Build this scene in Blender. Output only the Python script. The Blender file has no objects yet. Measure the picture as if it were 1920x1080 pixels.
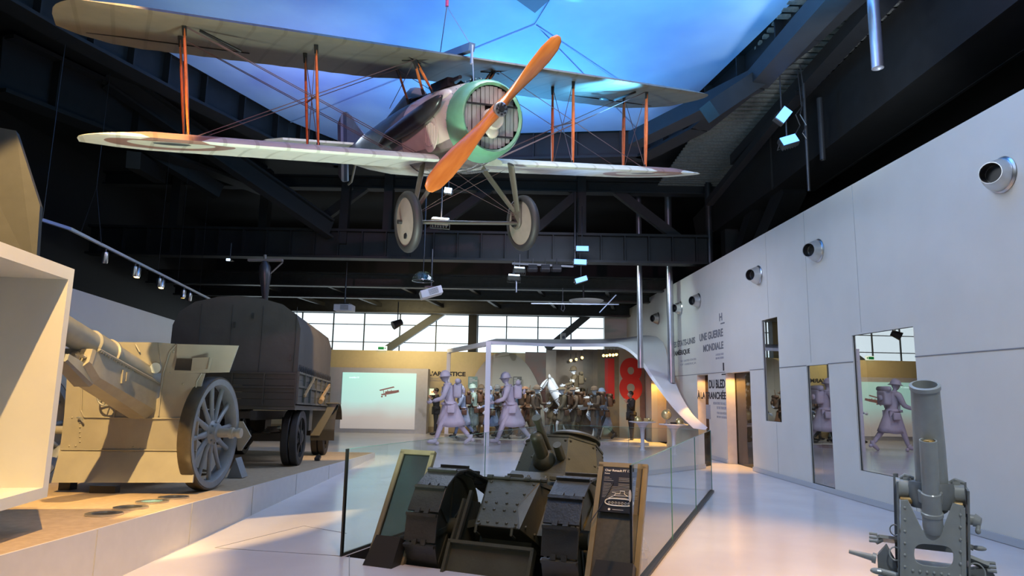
import bpy, bmesh, math, random
from mathutils import Vector, Matrix, Euler
random.seed(7)
S = bpy.context.scene
COL = S.collection
PI = math.pi
# ------------------------------------------------------------------ camera
FPX = 1250.0
CAM = Vector((0, 0, 1.65))
_t = math.atan(196 / FPX); _r = math.radians(1.0)
_F = Vector((0, math.cos(_t), math.sin(_t)))
_U0 = Vector((0, -math.sin(_t), math.cos(_t))); _R0 = Vector((1, 0, 0))
_R = _R0 * math.cos(_r) + _U0 * math.sin(_r)
_U = -_R0 * math.sin(_r) + _U0 * math.cos(_r)
cd = bpy.data.cameras.new('camera'); cam = bpy.data.objects.new('camera', cd); COL.objects.link(cam)
cd.sensor_width = 36; cd.lens = FPX / 1920 * 36; cd.clip_end = 200
cam.matrix_world = Matrix(((_R.x, _U.x, -_F.x, CAM.x), (_R.y, _U.y, -_F.y, CAM.y), (_R.z, _U.z, -_F.z, CAM.z), (0, 0, 0, 1)))
S.camera = cam
# ------------------------------------------------------------------ world, light, exposure
w = bpy.data.worlds.new('overcast_sky'); S.world = w; w.use_nodes = True
w.node_tree.nodes['Background'].inputs[0].default_value = (0.80, 0.93, 1.0, 1)
w.node_tree.nodes['Background'].inputs[1].default_value = 1.5
S.view_settings.view_transform = 'Standard'; S.view_settings.look = 'None'
S.view_settings.exposure = 0.2; S.view_settings.gamma = 1.0; S.view_settings.use_curve_mapping = False

def lamp(name, kind, loc, target, energy, color, size=0.3, spot=60, blend=0.2):
    d = bpy.data.lights.new(name, kind); d.energy = energy; d.color = color
    if kind == 'AREA': d.shape = 'DISK' if size < 1 else 'SQUARE'; d.size = size
    else: d.shadow_soft_size = size
    if kind == 'SPOT': d.spot_size = math.radians(spot); d.spot_blend = blend
    o = bpy.data.objects.new(name, d); COL.objects.link(o); o.location = loc
    v = Vector(target) - Vector(loc)
    o.rotation_euler = v.to_track_quat('-Z', 'Y').to_euler()
    return o
# warm gallery spots, with added fills for floor and mortar among them
lamp('warm_spot', 'SPOT', (-3.8, 2.9, 7.0), (-4.9, 8.3, 1.2), 4600, (1.0, 0.62, 0.22), 0.04, 38, 0.2)
lamp('warm_spot_box', 'SPOT', (-1.8, 2.95, 7.0), (-4.1, 5.2, 1.3), 3200, (1.0, 0.60, 0.22), 0.03, 34, 0.4)
lamp('warm_spot_floor', 'SPOT', (2.6, 4.9, 6.8), (2.35, 7.3, 0), 2300, (1.0, 0.50, 0.09), 0.2, 42, 0.75)
lamp('floor_fill_warm', 'SPOT', (-0.2, 3.4, 6.8), (-1.9, 5.9, 0), 650, (1.0, 0.52, 0.20), 0.2, 44, 0.9)  # added spot that warms the near left floor, no fixture behind it
lamp('hall_fill_left', 'AREA', (-1.6, 11.0, 5.6), (-1.6, 10.8, 0), 75, (0.74, 0.84, 1.0), 2.0)  # added cool fill that lifts the floor under the aircraft
lamp('mortar_fill', 'SPOT', (2.4, 1.2, 6.0), (3.1, 4.9, 1.0), 520, (0.92, 0.97, 1.0), 0.1, 22, 0.8)  # added neutral spot, only there to brighten the mortar
lamp('warm_spot_tank', 'SPOT', (4.4, 6.2, 6.4), (1.2, 8.8, 0.6), 500, (1.0, 0.78, 0.42), 0.08, 34, 0.5)
lamp('warm_spot_truck', 'SPOT', (-0.8, 11.5, 6.4), (-3.9, 15.2, 1.9), 2200, (1.0, 0.66, 0.26), 0.05, 34, 0.4)
# pink and lilac spots on the aircraft
lamp('pink_spot', 'SPOT', (-2.4, -2.5, 5.6), (-1.1, 7.0, 4.75), 1500, (1.0, 0.42, 0.56), 0.12, 40, 0.6)
lamp('pink_spot_truck', 'SPOT', (1.5, 5.5, 7.6), (-4.8, 12.0, 3.2), 420, (1.0, 0.60, 0.72), 0.1, 34, 0.5)
lamp('wing_underlight', 'SPOT', (-1.2, 5.2, 0.7), (-1.2, 7.6, 4.3), 760, (0.80, 1.0, 0.86), 0.3, 120, 0.8)
# ambient fill of the hall
lamp('hall_fill', 'AREA', (0.5, -6.5, 5.0), (0.5, 8, 1.5), 118, (0.98, 1.0, 0.95), 6.0)
lamp('hall_fill_right', 'AREA', (0.5, 6.0, 6.6), (5.6, 9.0, 1.5), 135, (0.92, 0.97, 1.0), 2.2)
lamp('hall_fill_floor', 'AREA', (1.5, 15.0, 6.0), (0.8, 16.0, 0), 250, (0.74, 0.80, 1.0), 3.0)
lamp('far_wall_fill', 'SPOT', (1.8, 19.5, 5.9), (5.2, 20.5, 3.2), 520, (0.80, 1.0, 0.96), 0.3, 75, 0.9)  # added spot that brightens the far stretch of the right wall
for _x in (-1.6, -0.2, 1.2, 2.6): lamp('crowd_fill', 'SPOT', (_x, 22.5, 3.1), (_x + .1, 24.2, 1.0), 125, (1.0, 0.95, 0.92), 0.06, 110, 0.8)  # added spots that lift the dark figures inside the case
lamp('crowd_lilac', 'SPOT', (-2.5, 18.0, 5.6), (-1.2, 21.5, 1.2), 300, (0.94, 0.86, 1.0), 0.2, 50, 0.5)
lamp('back_wall_warm', 'AREA', (-4.0, 25.2, 4.2), (-4.0, 28.4, 2.6), 95, (1.0, 0.80, 0.42), 2.2)
# blue and cyan flood light on the stretched canopy over the aircraft
for l, t, e, c, sz in (
    ((0.2, 12.4, 5.4), (-0.4, 11.4, 11.0), 200, (0.06, 0.46, 1.0), 2.0),
    ((3.5, 7.4, 6.3), (2.6, 9.0, 11.0), 160, (0.05, 0.50, 1.0), 1.6),
    ((-2.2, 5.0, 5.6), (-1.6, 7.0, 11.0), 160, (0.05, 0.45, 1.0), 2.0),
    ((-4.2, 12.4, 6.0), (-3.6, 12.0, 11.0), 26, (0.50, 0.40, 1.0), 1.2),
    ((4.4, 6.5, 6.4), (4.2, 7.5, 11.0), 80, (0.60, 0.50, 1.0), 1.2)):
    lamp('canopy_flood', 'AREA', l, t, e, c, sz)
lamp('deck_fill', 'SPOT', (4.2, 8.0, 5.0), (5.6, 11.5, 8.0), 420, (0.85, 0.95, 1.0), 0.2, 80, 0.9)  # added spot to lighten the grey decking, not a canopy flood
lamp('blue_wing_flood', 'SPOT', (2.2, 7.2, 4.1), (1.25, 8.45, 5.75), 9000, (0.10, 0.50, 1.0), 0.04, 22, 1.0)
lamp('blue_wing_flood_low', 'SPOT', (2.0, 6.6, 2.0), (1.0, 8.9, 4.68), 500, (0.10, 0.42, 1.0), 0.04, 15, 1.0)

# ------------------------------------------------------------------ pixel helpers (1920x1080 photograph frame)
def ray(x, y): return _F + _R * ((x - 960) / FPX) + _U * ((540 - y) / FPX)
def at(x, y, Y): d = ray(x, y); return CAM + d * (Y / d.y)            # point at depth Y
def onz(x, y, z=0.0): d = ray(x, y); return CAM + d * ((z - CAM.z) / d.z)
def onp(x, y, p, n): d = ray(x, y); n = Vector(n); return CAM + d * ((Vector(p) - CAM).dot(n) / d.dot(n))

# ------------------------------------------------------------------ materials
def mat(name, col, rough=0.5, metal=0.0, noise=0.0, nscale=8.0, bump=0.0, bscale=60.0, spec=None, emis=None, estr=0.0, coat=0.0, col2=None, stretch=None):
    m = bpy.data.materials.new(name); m.use_nodes = True; nt = m.node_tree; b = nt.nodes['Principled BSDF']
    b.inputs['Base Color'].default_value = (*col, 1); b.inputs['Roughness'].default_value = rough; b.inputs['Metallic'].default_value = metal
    if spec is not None: b.inputs['Specular IOR Level'].default_value = spec
    if coat: b.inputs['Coat Weight'].default_value = coat; b.inputs['Coat Roughness'].default_value = 0.12
    if emis: b.inputs['Emission Color'].default_value = (*emis, 1); b.inputs['Emission Strength'].default_value = estr
    tc = nt.nodes.new('ShaderNodeTexCoord'); src = tc.outputs['Object']
    if stretch:
        mp = nt.nodes.new('ShaderNodeMapping'); mp.inputs['Scale'].default_value = stretch; nt.links.new(src, mp.inputs[0]); src = mp.outputs[0]
    if noise or col2:
        n = nt.nodes.new('ShaderNodeTexNoise'); n.inputs['Scale'].default_value = nscale; n.inputs['Detail'].default_value = 5
        nt.links.new(src, n.inputs['Vector'])
        r = nt.nodes.new('ShaderNodeValToRGB'); r.color_ramp.elements[0].position = 0.3; r.color_ramp.elements[1].position = 0.7
        c0 = col2 if col2 else tuple(c * (1 - noise) for c in col); c1 = col if col2 else tuple(min(1, c * (1 + noise)) for c in col)
        r.color_ramp.elements[0].color = (*c0, 1); r.color_ramp.elements[1].color = (*c1, 1)
        nt.links.new(n.outputs[0], r.inputs[0]); nt.links.new(r.outputs[0], b.inputs['Base Color'])
    if bump:
        n2 = nt.nodes.new('ShaderNodeTexNoise'); n2.inputs['Scale'].default_value = bscale; nt.links.new(src, n2.inputs['Vector'])
        bp = nt.nodes.new('ShaderNodeBump'); bp.inputs['Strength'].default_value = bump; bp.inputs['Distance'].default_value = 0.01
        nt.links.new(n2.outputs[0], bp.inputs['Height']); nt.links.new(bp.outputs[0], b.inputs['Normal'])
    return m
def glassmat(name, tint, refl=0.12, rough=0.0):
    m = bpy.data.materials.new(name); m.use_nodes = True; nt = m.node_tree; nt.nodes.clear()
    o = nt.nodes.new('ShaderNodeOutputMaterial'); tr = nt.nodes.new('ShaderNodeBsdfTransparent'); gl = nt.nodes.new('ShaderNodeBsdfGlossy')
    tr.inputs[0].default_value = (*tint, 1); gl.inputs['Roughness'].default_value = rough
    ge = nt.nodes.new('ShaderNodeNewGeometry'); dt = nt.nodes.new('ShaderNodeVectorMath'); dt.operation = 'DOT_PRODUCT'
    nt.links.new(ge.outputs['Incoming'], dt.inputs[0]); nt.links.new(ge.outputs['Normal'], dt.inputs[1])
    prev = dt.outputs['Value']
    for op, v in (('ABSOLUTE', None), ('SUBTRACT', 1.0), ('POWER', 5.0), ('MULTIPLY', 0.96)):
        n = nt.nodes.new('ShaderNodeMath'); n.operation = op
        if op == 'SUBTRACT': n.inputs[0].default_value = v; nt.links.new(prev, n.inputs[1])
        else:
            nt.links.new(prev, n.inputs[0])
            if v is not None: n.inputs[1].default_value = v
        prev = n.outputs[0]
    n = nt.nodes.new('ShaderNodeMath'); n.operation = 'MULTIPLY'; n.inputs[1].default_value = 1.6; nt.links.new(prev, n.inputs[0]); prev = n.outputs[0]
    ad = nt.nodes.new('ShaderNodeMath'); ad.operation = 'ADD'; ad.inputs[1].default_value = refl + 0.04; ad.use_clamp = True
    nt.links.new(prev, ad.inputs[0]); mx = nt.nodes.new('ShaderNodeMixShader')
    nt.links.new(ad.outputs[0], mx.inputs[0]); nt.links.new(tr.outputs[0], mx.inputs[1]); nt.links.new(gl.outputs[0], mx.inputs[2]); nt.links.new(mx.outputs[0], o.inputs[0])
    return m
M = {}
M['floor'] = mat('epoxy_floor', (0.60, 0.58, 0.60), 0.24, noise=0.05, nscale=1.2, coat=0.2)
M['wall'] = mat('wall_paint', (0.62, 0.61, 0.565), 0.42, noise=0.03, nscale=1.5)
M['white'] = mat('white_paint', (0.66, 0.67, 0.62), 0.45, noise=0.03, nscale=3)
M['platform_side'] = mat('platform_side', (0.55, 0.54, 0.54), 0.4, noise=0.03)
M['platform_top'] = mat('platform_top', (0.37, 0.285, 0.19), 0.7, noise=0.12, nscale=14, bump=0.2)
M['seam'] = mat('seam', (0.20, 0.21, 0.23), 0.6); M['faintseam'] = mat('faint_seam', (0.44, 0.44, 0.42), 0.5)
M['black'] = mat('black_steel', (0.0075, 0.0078, 0.009), 0.55, noise=0.2, nscale=5, bump=0.1)
M['deck'] = mat('dark_decking', (0.007, 0.0072, 0.008), 0.6, noise=0.2)
M['deckgrey'] = mat('grey_decking', (0.13, 0.135, 0.13), 0.6, noise=0.25, nscale=20)
M['pipe'] = mat('steel_pipe', (0.45, 0.46, 0.52), 0.3, 0.9, noise=0.06)
M['darkpipe'] = mat('dark_pipe', (0.05, 0.05, 0.055), 0.35, 0.6)
M['alu'] = mat('brushed_aluminium', (0.62, 0.63, 0.64), 0.28, 1.0, noise=0.05)
M['cream'] = mat('yellow_wall', (0.62, 0.52, 0.30), 0.6, noise=0.03)
M['greypanel'] = mat('grey_panel', (0.45, 0.44, 0.46), 0.5, noise=0.04)
M['winframe'] = mat('window_frame', (0.06, 0.07, 0.075), 0.5)
M['glass'] = glassmat('clear_glass', (0.86, 0.95, 0.93), 0.02)
M['winglass'] = glassmat('window_glass', (0.97, 0.99, 1.0), 0.0)
M['mirror'] = glassmat('reflecting_glass', (0.42, 0.42, 0.42), 0.50)
M['canopy'] = mat('stretched_sky_fabric', (0.38, 0.58, 0.80), 0.6, nscale=0.5, col2=(0.24, 0.38, 0.68))
M['letters'] = mat('dark_lettering', (0.02, 0.02, 0.025), 0.6)
M['greyletters'] = mat('grey_lettering', (0.16, 0.17, 0.19), 0.6)
M['red'] = mat('red_print', (0.55, 0.02, 0.012), 0.5)
M['led_blue'] = mat('blue_led_panel', (0.1, 0.2, 0.6), 0.4, emis=(0.10, 0.34, 1.0), estr=2.4)
M['led_white'] = mat('white_led_panel', (0.5, 0.6, 0.8), 0.4, emis=(0.5, 0.72, 1.0), estr=8)
M['warmlamp'] = mat('warm_lamp_face', (0.8, 0.5, 0.2), 0.4, emis=(1.0, 0.55, 0.15), estr=18)
M['track'] = mat('white_track', (0.62, 0.68, 0.72), 0.4)
M['rubber'] = mat('black_rubber', (0.022, 0.021, 0.023), 0.6, noise=0.1)

# ------------------------------------------------------------------ mesh builder
class MB:
    def __init__(s): s.bm = bmesh.new()
    def _x(s, vs, m):
        if m is not None:
            for v in vs: v.co = m @ v.co
    def box(s, c, d, m=None, bev=0.0):
        c = Vector(c); h = Vector(d) / 2
        vs = [s.bm.verts.new(c + Vector((h.x * a, h.y * b, h.z * e))) for a in (-1, 1) for b in (-1, 1) for e in (-1, 1)]
        fs = [(0, 1, 3, 2), (4, 6, 7, 5), (0, 4, 5, 1), (2, 3, 7, 6), (0, 2, 6, 4), (1, 5, 7, 3)]
        F_ = [s.bm.faces.new([vs[i] for i in f]) for f in fs]
        if bev:
            e = list({e for f in F_ for e in f.edges})
            r = bmesh.ops.bevel(s.bm, geom=e, offset=bev, segments=2, affect='EDGES', profile=0.6)
            vs = list({v for f in r['faces'] for v in f.verts} | {v for v in vs if v.is_valid})
        s._x(vs, m); return s
    def bar(s, a, b, w, h=None, up=(0, 0, 1)):            # box beam from a to b, w across, h along up
        a = Vector(a); b = Vector(b); h = w if h is None else h
        d = (b - a); L = d.length; d.normalize(); up = Vector(up)
        if abs(d.dot(up)) > 0.98: up = Vector((0, 1, 0))
        x = d.cross(up).normalized(); u = x.cross(d).normalized()
        m = Matrix(((x.x, d.x, u.x, (a.x + b.x) / 2), (x.y, d.y, u.y, (a.y + b.y) / 2), (x.z, d.z, u.z, (a.z + b.z) / 2), (0, 0, 0, 1)))
        return s.box((0, 0, 0), (w, L, h), m)
    def ring(s, c, u, v, ru, rv=None, n=16):
        rv = ru if rv is None else rv
        return [s.bm.verts.new(c + u * (ru * math.cos(2 * PI * i / n)) + v * (rv * math.sin(2 * PI * i / n))) for i in range(n)]
    def bridge(s, A, B):
        n = len(A)
        for i in range(n): s.bm.faces.new((A[i], A[(i + 1) % n], B[(i + 1) % n], B[i]))
    def cap(s, A, flip=False): s.bm.faces.new(A[::-1] if flip else A)
    def loft(s, rings, caps=True, m=None):                # rings: lists of points of equal count
        R_ = [[s.bm.verts.new(Vector(p)) for p in r] for r in rings]
        for a, b in zip(R_, R_[1:]): s.bridge(a, b)
        if caps: s.cap(R_[0], True); s.cap(R_[-1])
        s._x([v for r in R_ for v in r], m); return s
    def tube(s, a, b, r0, r1=None, n=12, caps=True, m=None):
        a = Vector(a); b = Vector(b); r1 = r0 if r1 is None else r1
        d = (b - a).normalized(); t = Vector((0, 0, 1)) if abs(d.z) < 0.9 else Vector((1, 0, 0))
        u = d.cross(t).normalized(); v = d.cross(u)
        A = s.ring(a, u, v, r0, n=n); B = s.ring(b, u, v, r1, n=n); s.bridge(A, B)
        if caps: s.cap(A, True); s.cap(B)
        s._x(A + B, m); return s
    def path(s, pts, r, n=8):                             # bent tube, r number or list
        pts = [Vector(p) for p in pts]; R_ = []; u = None
        for i, p in enumerate(pts):
            d = (pts[min(i + 1, len(pts) - 1)] - pts[max(i - 1, 0)]).normalized()
            if u is None:
                t = Vector((0, 0, 1)) if abs(d.z) < 0.9 else Vector((1, 0, 0)); u = d.cross(t).normalized()
            u = (u - d * u.dot(d)).normalized(); v = d.cross(u)
            R_.append(s.ring(p, u, v, r[i] if isinstance(r, (list, tuple)) else r, n=n))
        for a, b in zip(R_, R_[1:]): s.bridge(a, b)
        s.cap(R_[0], True); s.cap(R_[-1]); return s
    def lathe(s, prof, c=(0, 0, 0), ax=(0, 0, 1), n=24, closed=False, m=None):   # prof: (r, h)
        c = Vector(c); ax = Vector(ax).normalized(); t = Vector((1, 0, 0)) if abs(ax.x) < 0.9 else Vector((0, 1, 0))
        u = ax.cross(t).normalized(); v = ax.cross(u); R_ = []
        for r, h in prof: R_.append(s.ring(c + ax * h, u, v, max(r, 1e-4), n=n))
        for a, b in zip(R_, R_[1:]): s.bridge(a, b)
        if closed: s.bridge(R_[-1], R_[0])
        else: s.cap(R_[0], True); s.cap(R_[-1])
        s._x([v for r in R_ for v in r], m); return s
    def prism(s, pts, off):                               # polygon (3D points) swept by vector off
        off = Vector(off); A = [s.bm.verts.new(Vector(p)) for p in pts]; B = [s.bm.verts.new(Vector(p) + off) for p in pts]
        s.cap(A, True); s.cap(B); s.bridge(A, B); return s
    def quad(s, *p): s.bm.faces.new([s.bm.verts.new(Vector(q)) for q in p]); return s
    def ball(s, c, r, sx=1, sy=1, sz=1, n=12, m=None):
        g = bmesh.ops.create_uvsphere(s.bm, u_segments=n, v_segments=max(6, n // 2 + 2), radius=1)
        c = Vector(c)
        for v in g['verts']: v.co = Vector((v.co.x * r * sx, v.co.y * r * sy, v.co.z * r * sz)) + c
        s._x(g['verts'], m); return s
    def rivets(s, pts, r=0.012, nrm=(0, -1, 0)):
        nrm = Vector(nrm).normalized()
        for p in pts: s.tube(Vector(p) - nrm * r * .3, Vector(p) + nrm * r * 0.7, r, r * 0.5, 8)
        return s
    def build(s, name, material, parent=None, smooth=None, m=None):
        if m is not None:
            bmesh.ops.transform(s.bm, matrix=m, verts=s.bm.verts)
        bmesh.ops.recalc_face_normals(s.bm, faces=s.bm.faces)
        me = bpy.data.meshes.new(name)
        if smooth is not None:
            for f in s.bm.faces: f.smooth = True
            for e in s.bm.edges:
                if len(e.link_faces) == 2 and e.calc_face_angle() > math.radians(smooth): e.smooth = False
        s.bm.to_mesh(me); s.bm.free()
        me.materials.append(material); o = bpy.data.objects.new(name, me); COL.objects.link(o)
        if parent: o.parent = parent
        return o
def tag(o, label, cat, group=None, kind=None):
    if label: o['label'] = label
    if cat: o['category'] = cat
    if group: o['group'] = group
    if kind: o['kind'] = kind
    return o
def empty(name, loc=(0, 0, 0), rz=0.0, label=None, cat=None, group=None):
    o = bpy.data.objects.new(name, None); COL.objects.link(o); o.location = loc; o.rotation_euler = (0, 0, rz)
    o.empty_display_size = 0.1
    return tag(o, label, cat, group)
def struct(o): o['kind'] = 'structure'; return o
def kids(o): return [c for c in o.children]
def copy_tree(o, parent=None):
    c = o.copy(); COL.objects.link(c)
    if parent is not None: c.parent = parent
    for ch in list(o.children): copy_tree(ch, c)
    return c
def text_mesh(name, body, size, material, parent=None, align='LEFT', ext=0.002, bold=0.0, sx=1.0, m=None):
    cu = bpy.data.curves.new(name, 'FONT'); cu.body = body; cu.size = size; cu.align_x = align; cu.extrude = ext; cu.offset = bold
    t = bpy.data.objects.new(name, cu); COL.objects.link(t)
    dg = bpy.context.evaluated_depsgraph_get(); me = bpy.data.meshes.new_from_object(t.evaluated_get(dg))
    bpy.data.objects.remove(t); bpy.data.curves.remove(cu)
    me.transform(Matrix.Diagonal((sx, 1, 1, 1)))
    if m is not None: me.transform(m)
    me.materials.clear(); me.materials.append(material); me.name = name
    o = bpy.data.objects.new(name, me); COL.objects.link(o)
    if parent: o.parent = parent
    return o
def frame(o, x, y, z):                                     # 4x4 from origin and axes
    o, x, y, z = map(Vector, (o, x, y, z))
    return Matrix(((x.x, y.x, z.x, o.x), (x.y, y.y, z.y, o.y), (x.z, y.z, z.z, o.z), (0, 0, 0, 1)))
def inset_wall(mb, m, u0, u1, v0, v1, holes, th):          # wall in local x/z of matrix m with rectangular holes, th along local y
    us = sorted({u0, u1, *[h[0] for h in holes], *[h[1] for h in holes]}); vs = sorted({v0, v1, *[h[2] for h in holes], *[h[3] for h in holes]})
    inside = lambda u, v: any(h[0] < u < h[1] and h[2] < v < h[3] for h in holes)
    cell = [[not inside((a + b) / 2, (c + d) / 2) for c, d in zip(vs, vs[1:])] for a, b in zip(us, us[1:])]
    V = {}
    def vt(i, j, k):
        if (i, j, k) not in V: V[(i, j, k)] = mb.bm.verts.new(m @ Vector((us[i], th * k, vs[j])))
        return V[(i, j, k)]
    for i in range(len(us) - 1):
        for j in range(len(vs) - 1):
            if not cell[i][j]: continue
            for k in (0, 1): mb.bm.faces.new([vt(i, j, k), vt(i + 1, j, k), vt(i + 1, j + 1, k), vt(i, j + 1, k)])
            for (di, dj, e) in ((-1, 0, ((i, j), (i, j + 1))), (1, 0, ((i + 1, j), (i + 1, j + 1))), (0, -1, ((i, j), (i + 1, j))), (0, 1, ((i, j + 1), (i + 1, j + 1)))):
                a, b = i + di, j + dj
                if not (0 <= a < len(us) - 1 and 0 <= b < len(vs) - 1 and cell[a][b]):
                    mb.bm.faces.new([vt(*e[0], 0), vt(*e[1], 0), vt(*e[1], 1), vt(*e[0], 1)])
# ================================================================== SETTING
WP = Vector((6.2, 0, 0)); WN = Vector((1, 0.045, 0))                       # right wall plane
def onwall(x, y): return onp(x, y, WP, WN)
WU = Vector((-0.045, 1, 0)).normalized()
WM = frame(WP, WU, WN.normalized(), (0, 0, 1))                          # local x along wall away from camera, y into the wall, z up
WMi = WM.inverted()
def wl(x, y): p = WMi @ onwall(x, y); return p.x, p.z
# pit (tank trench) frame: origin at the near right corner
PO = Vector((1.02, 5.93, 0)); PU = Vector((math.sin(math.radians(22.2)), math.cos(math.radians(22.2)), 0)); PV = Vector((-PU.y, PU.x, 0))
PW, PL = 2.86, 6.65
pit = [PO, PO + PV * PW, PO + PV * PW + PU * 5.0, PO + PU * 5.0]; pitg = [PO, PO + PV * PW, PO + PV * PW + PU * PL, PO + PU * PL]
mb = MB(); bm = mb.bm
outer = [Vector(p) for p in ((9.5, -9, 0), (-13, -9, 0), (-13, 31, 0), (9.5, 31, 0))]
o_ = [bm.verts.new(p) for p in outer]; i_ = [bm.verts.new(p) for p in pit]
for a in range(4):                                                            # floor with a hole: four quads round the pit
    b = (a + 1) % 4; bm.faces.new((o_[a], o_[b], i_[b], i_[a]))
struct(mb.build('floor', M['floor']))
M['pit'] = mat('dark_pit', (0.02, 0.02, 0.02), 0.8, noise=0.2)
mb = MB()
for a in range(4):
    b = (a + 1) % 4; mb.quad(pit[a] + Vector((0, 0, 0)), pit[b], pit[b] + Vector((0, 0, -1.6)), pit[a] + Vector((0, 0, -1.6)))
mb.quad(*[p + Vector((0, 0, -1.6)) for p in pit])
struct(mb.build('trim_1', M['pit']))
# floor joints around the pit
mb = MB()
for a, b in (((403, 1027), (570, 986)), ((403, 1027), (648, 1043)), ((570, 986), (650, 1000)), ((655, 1043), (655, 1079))):
    mb.bar(onz(*a, 0.001), onz(*b, 0.001), 0.006, 0.004)
struct(mb.build('trim_2', M['seam']))
# ---- right wall with its openings
L1 = 31.2; H = 5.22
def hole(x0, y0, x1, y1): u0, a = wl(x0, y0); u1, b = wl(x1, y1); return (min(u0, u1), max(u0, u1), min(a, b), max(a, b))
m1 = (wl(1428, 601)[0], wl(1457, 593)[0], 1.14, 3.32); m1 = (m1[1], m1[0], m1[2], m1[3])
m2 = (wl(1553, 682)[0], wl(1512, 685)[0], 0.07, 2.25)
m3 = (wl(1712, 612)[0], wl(1597, 628)[0], 0.50, 2.69)
dr = (wl(1410, 800)[0], wl(1363, 800)[0], 0.0, 2.23)
dr2 = (wl(1330, 800)[0], wl(1309, 800)[0], 0.0, 2.23); dr3 = (wl(1250, 780)[0], wl(1222, 780)[0], 0.0, 2.15)
mb = MB(); inset_wall(mb, WM, -9, L1, 0, H, [m1, m2, m3, dr, dr2, dr3], 0.22)
struct(mb.build('wall_right', M['wall']))
mb = MB()
mb.bar(WM @ Vector((-9, -0.004, 2.255)), WM @ Vector((m3[0], -0.004, 2.255)), 0.008, 0.014)
mb.bar(WM @ Vector((m3[1], -0.004, 2.255)), WM @ Vector((m2[0], -0.004, 2.255)), 0.008, 0.014)
mb.bar(WM @ Vector((m2[1], -0.004, 2.255)), WM @ Vector((m1[0], -0.004, 2.255)), 0.008, 0.014)
mb.bar(WM @ Vector((m1[1], -0.004, 2.255)), WM @ Vector((dr[0], -0.004, 2.255)), 0.008, 0.014)
mb.bar(WM @ Vector((dr[1], -0.004, 2.255)), WM @ Vector((22, -0.004, 2.255)), 0.008, 0.014)
struct(mb.build('trim_3', M['seam']))
mb = MB()
for px, z0, z1 in ((1452, 0.05, 1.14), (1446, 3.33, 5.2), (1522, 2.3, 5.2), (1620, 2.72, 5.2), (1700, 0.05, .5)):
    u = wl(px, 700)[0]; mb.bar(WM @ Vector((u, -0.002, z0)), WM @ Vector((u, -0.002, z1)), 0.005, 0.006)
struct(mb.build('trim_25', M['faintseam']))
mb = MB()
for a, b in ((-9, dr[0]), (dr[1], dr2[0]), (dr2[1], dr3[0]), (dr3[1], L1 - 2)):
    mb.bar(WM @ Vector((a, -0.012, 0.05)), WM @ Vector((b, -0.012, 0.05)), 0.02, 0.09)
struct(mb.build('baseboard_right', mat('baseboard_paint', (0.42, 0.44, 0.47), 0.4)))
# reflecting windows in the right wall
M['bronze'] = mat('thin_bronze_frame', (0.05, 0.05, 0.045), 0.4, 0.6)
def wall_window(n, h, mt):
    mb = MB(); mb.quad(*[WM @ Vector(p) for p in ((h[0], 0.03, h[2]), (h[1], 0.03, h[2]), (h[1], 0.03, h[3]), (h[0], 0.03, h[3]))])
    o = struct(mb.build('window_%d' % n, mt))
    mb = MB()
    for a, b in (((h[0], h[2]), (h[1], h[2])), ((h[1], h[2]), (h[1], h[3])), ((h[1], h[3]), (h[0], h[3])), ((h[0], h[3]), (h[0], h[2]))):
        mb.bar(WM @ Vector((a[0], 0.03, a[1])), WM @ Vector((b[0], 0.03, b[1])), 0.014, 0.014, up=WN)
    mb.build('window_frame', M['bronze'], o)
    return o
wall_window(1, m1, M['mirror']); wall_window(2, m2, M['mirror']); wall_window(3, m3, M['mirror'])
# alcoves behind the windows (dim showcase room) and behind the doors
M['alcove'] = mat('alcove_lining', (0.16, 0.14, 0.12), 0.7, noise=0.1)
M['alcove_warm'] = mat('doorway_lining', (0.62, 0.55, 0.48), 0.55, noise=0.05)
def alcove(name, h, depth, mt, ext=0.0):
    a, b, c, d = h[0] - ext, h[1] + ext, h[2], h[3] + (0.02 if not ext else 0.1); y0 = 0.221; q = lambda u, y, z: WM @ Vector((u, y, z))
    mb = MB()
    mb.quad(q(a, depth, c), q(b, depth, c), q(b, depth, d), q(a, depth, d))
    for (u0, y0_, z0), (u1, y1, z1), (u2, y2, z2), (u3, y3, z3) in (
        ((a, y0, c), (a, depth, c), (a, depth, d), (a, y0, d)), ((b, y0, c), (b, depth, c), (b, depth, d), (b, y0, d)),
        ((a, y0, c), (b, y0, c), (b, depth, c), (a, depth, c)), ((a, y0, d), (b, y0, d), (b, depth, d), (a, depth, d))):
        mb.quad(q(u0, y0_, z0), q(u1, y1, z1), q(u2, y2, z2), q(u3, y3, z3))
    return struct(mb.build(name, mt))
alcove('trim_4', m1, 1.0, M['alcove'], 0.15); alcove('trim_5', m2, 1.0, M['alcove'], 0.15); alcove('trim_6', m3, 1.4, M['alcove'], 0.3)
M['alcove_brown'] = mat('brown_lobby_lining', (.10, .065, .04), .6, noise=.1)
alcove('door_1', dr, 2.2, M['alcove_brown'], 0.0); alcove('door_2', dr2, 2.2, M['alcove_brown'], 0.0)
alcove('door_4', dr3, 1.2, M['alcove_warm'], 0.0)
for k_, d_ in ((12, dr), (13, dr2)):
    mb = MB(); mb.box((d_[1] - .012, .115, 1.115), (.02, .23, 2.22), WM); struct(mb.build('trim_%d' % (k_ + 10), M['alcove_warm']))
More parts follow.
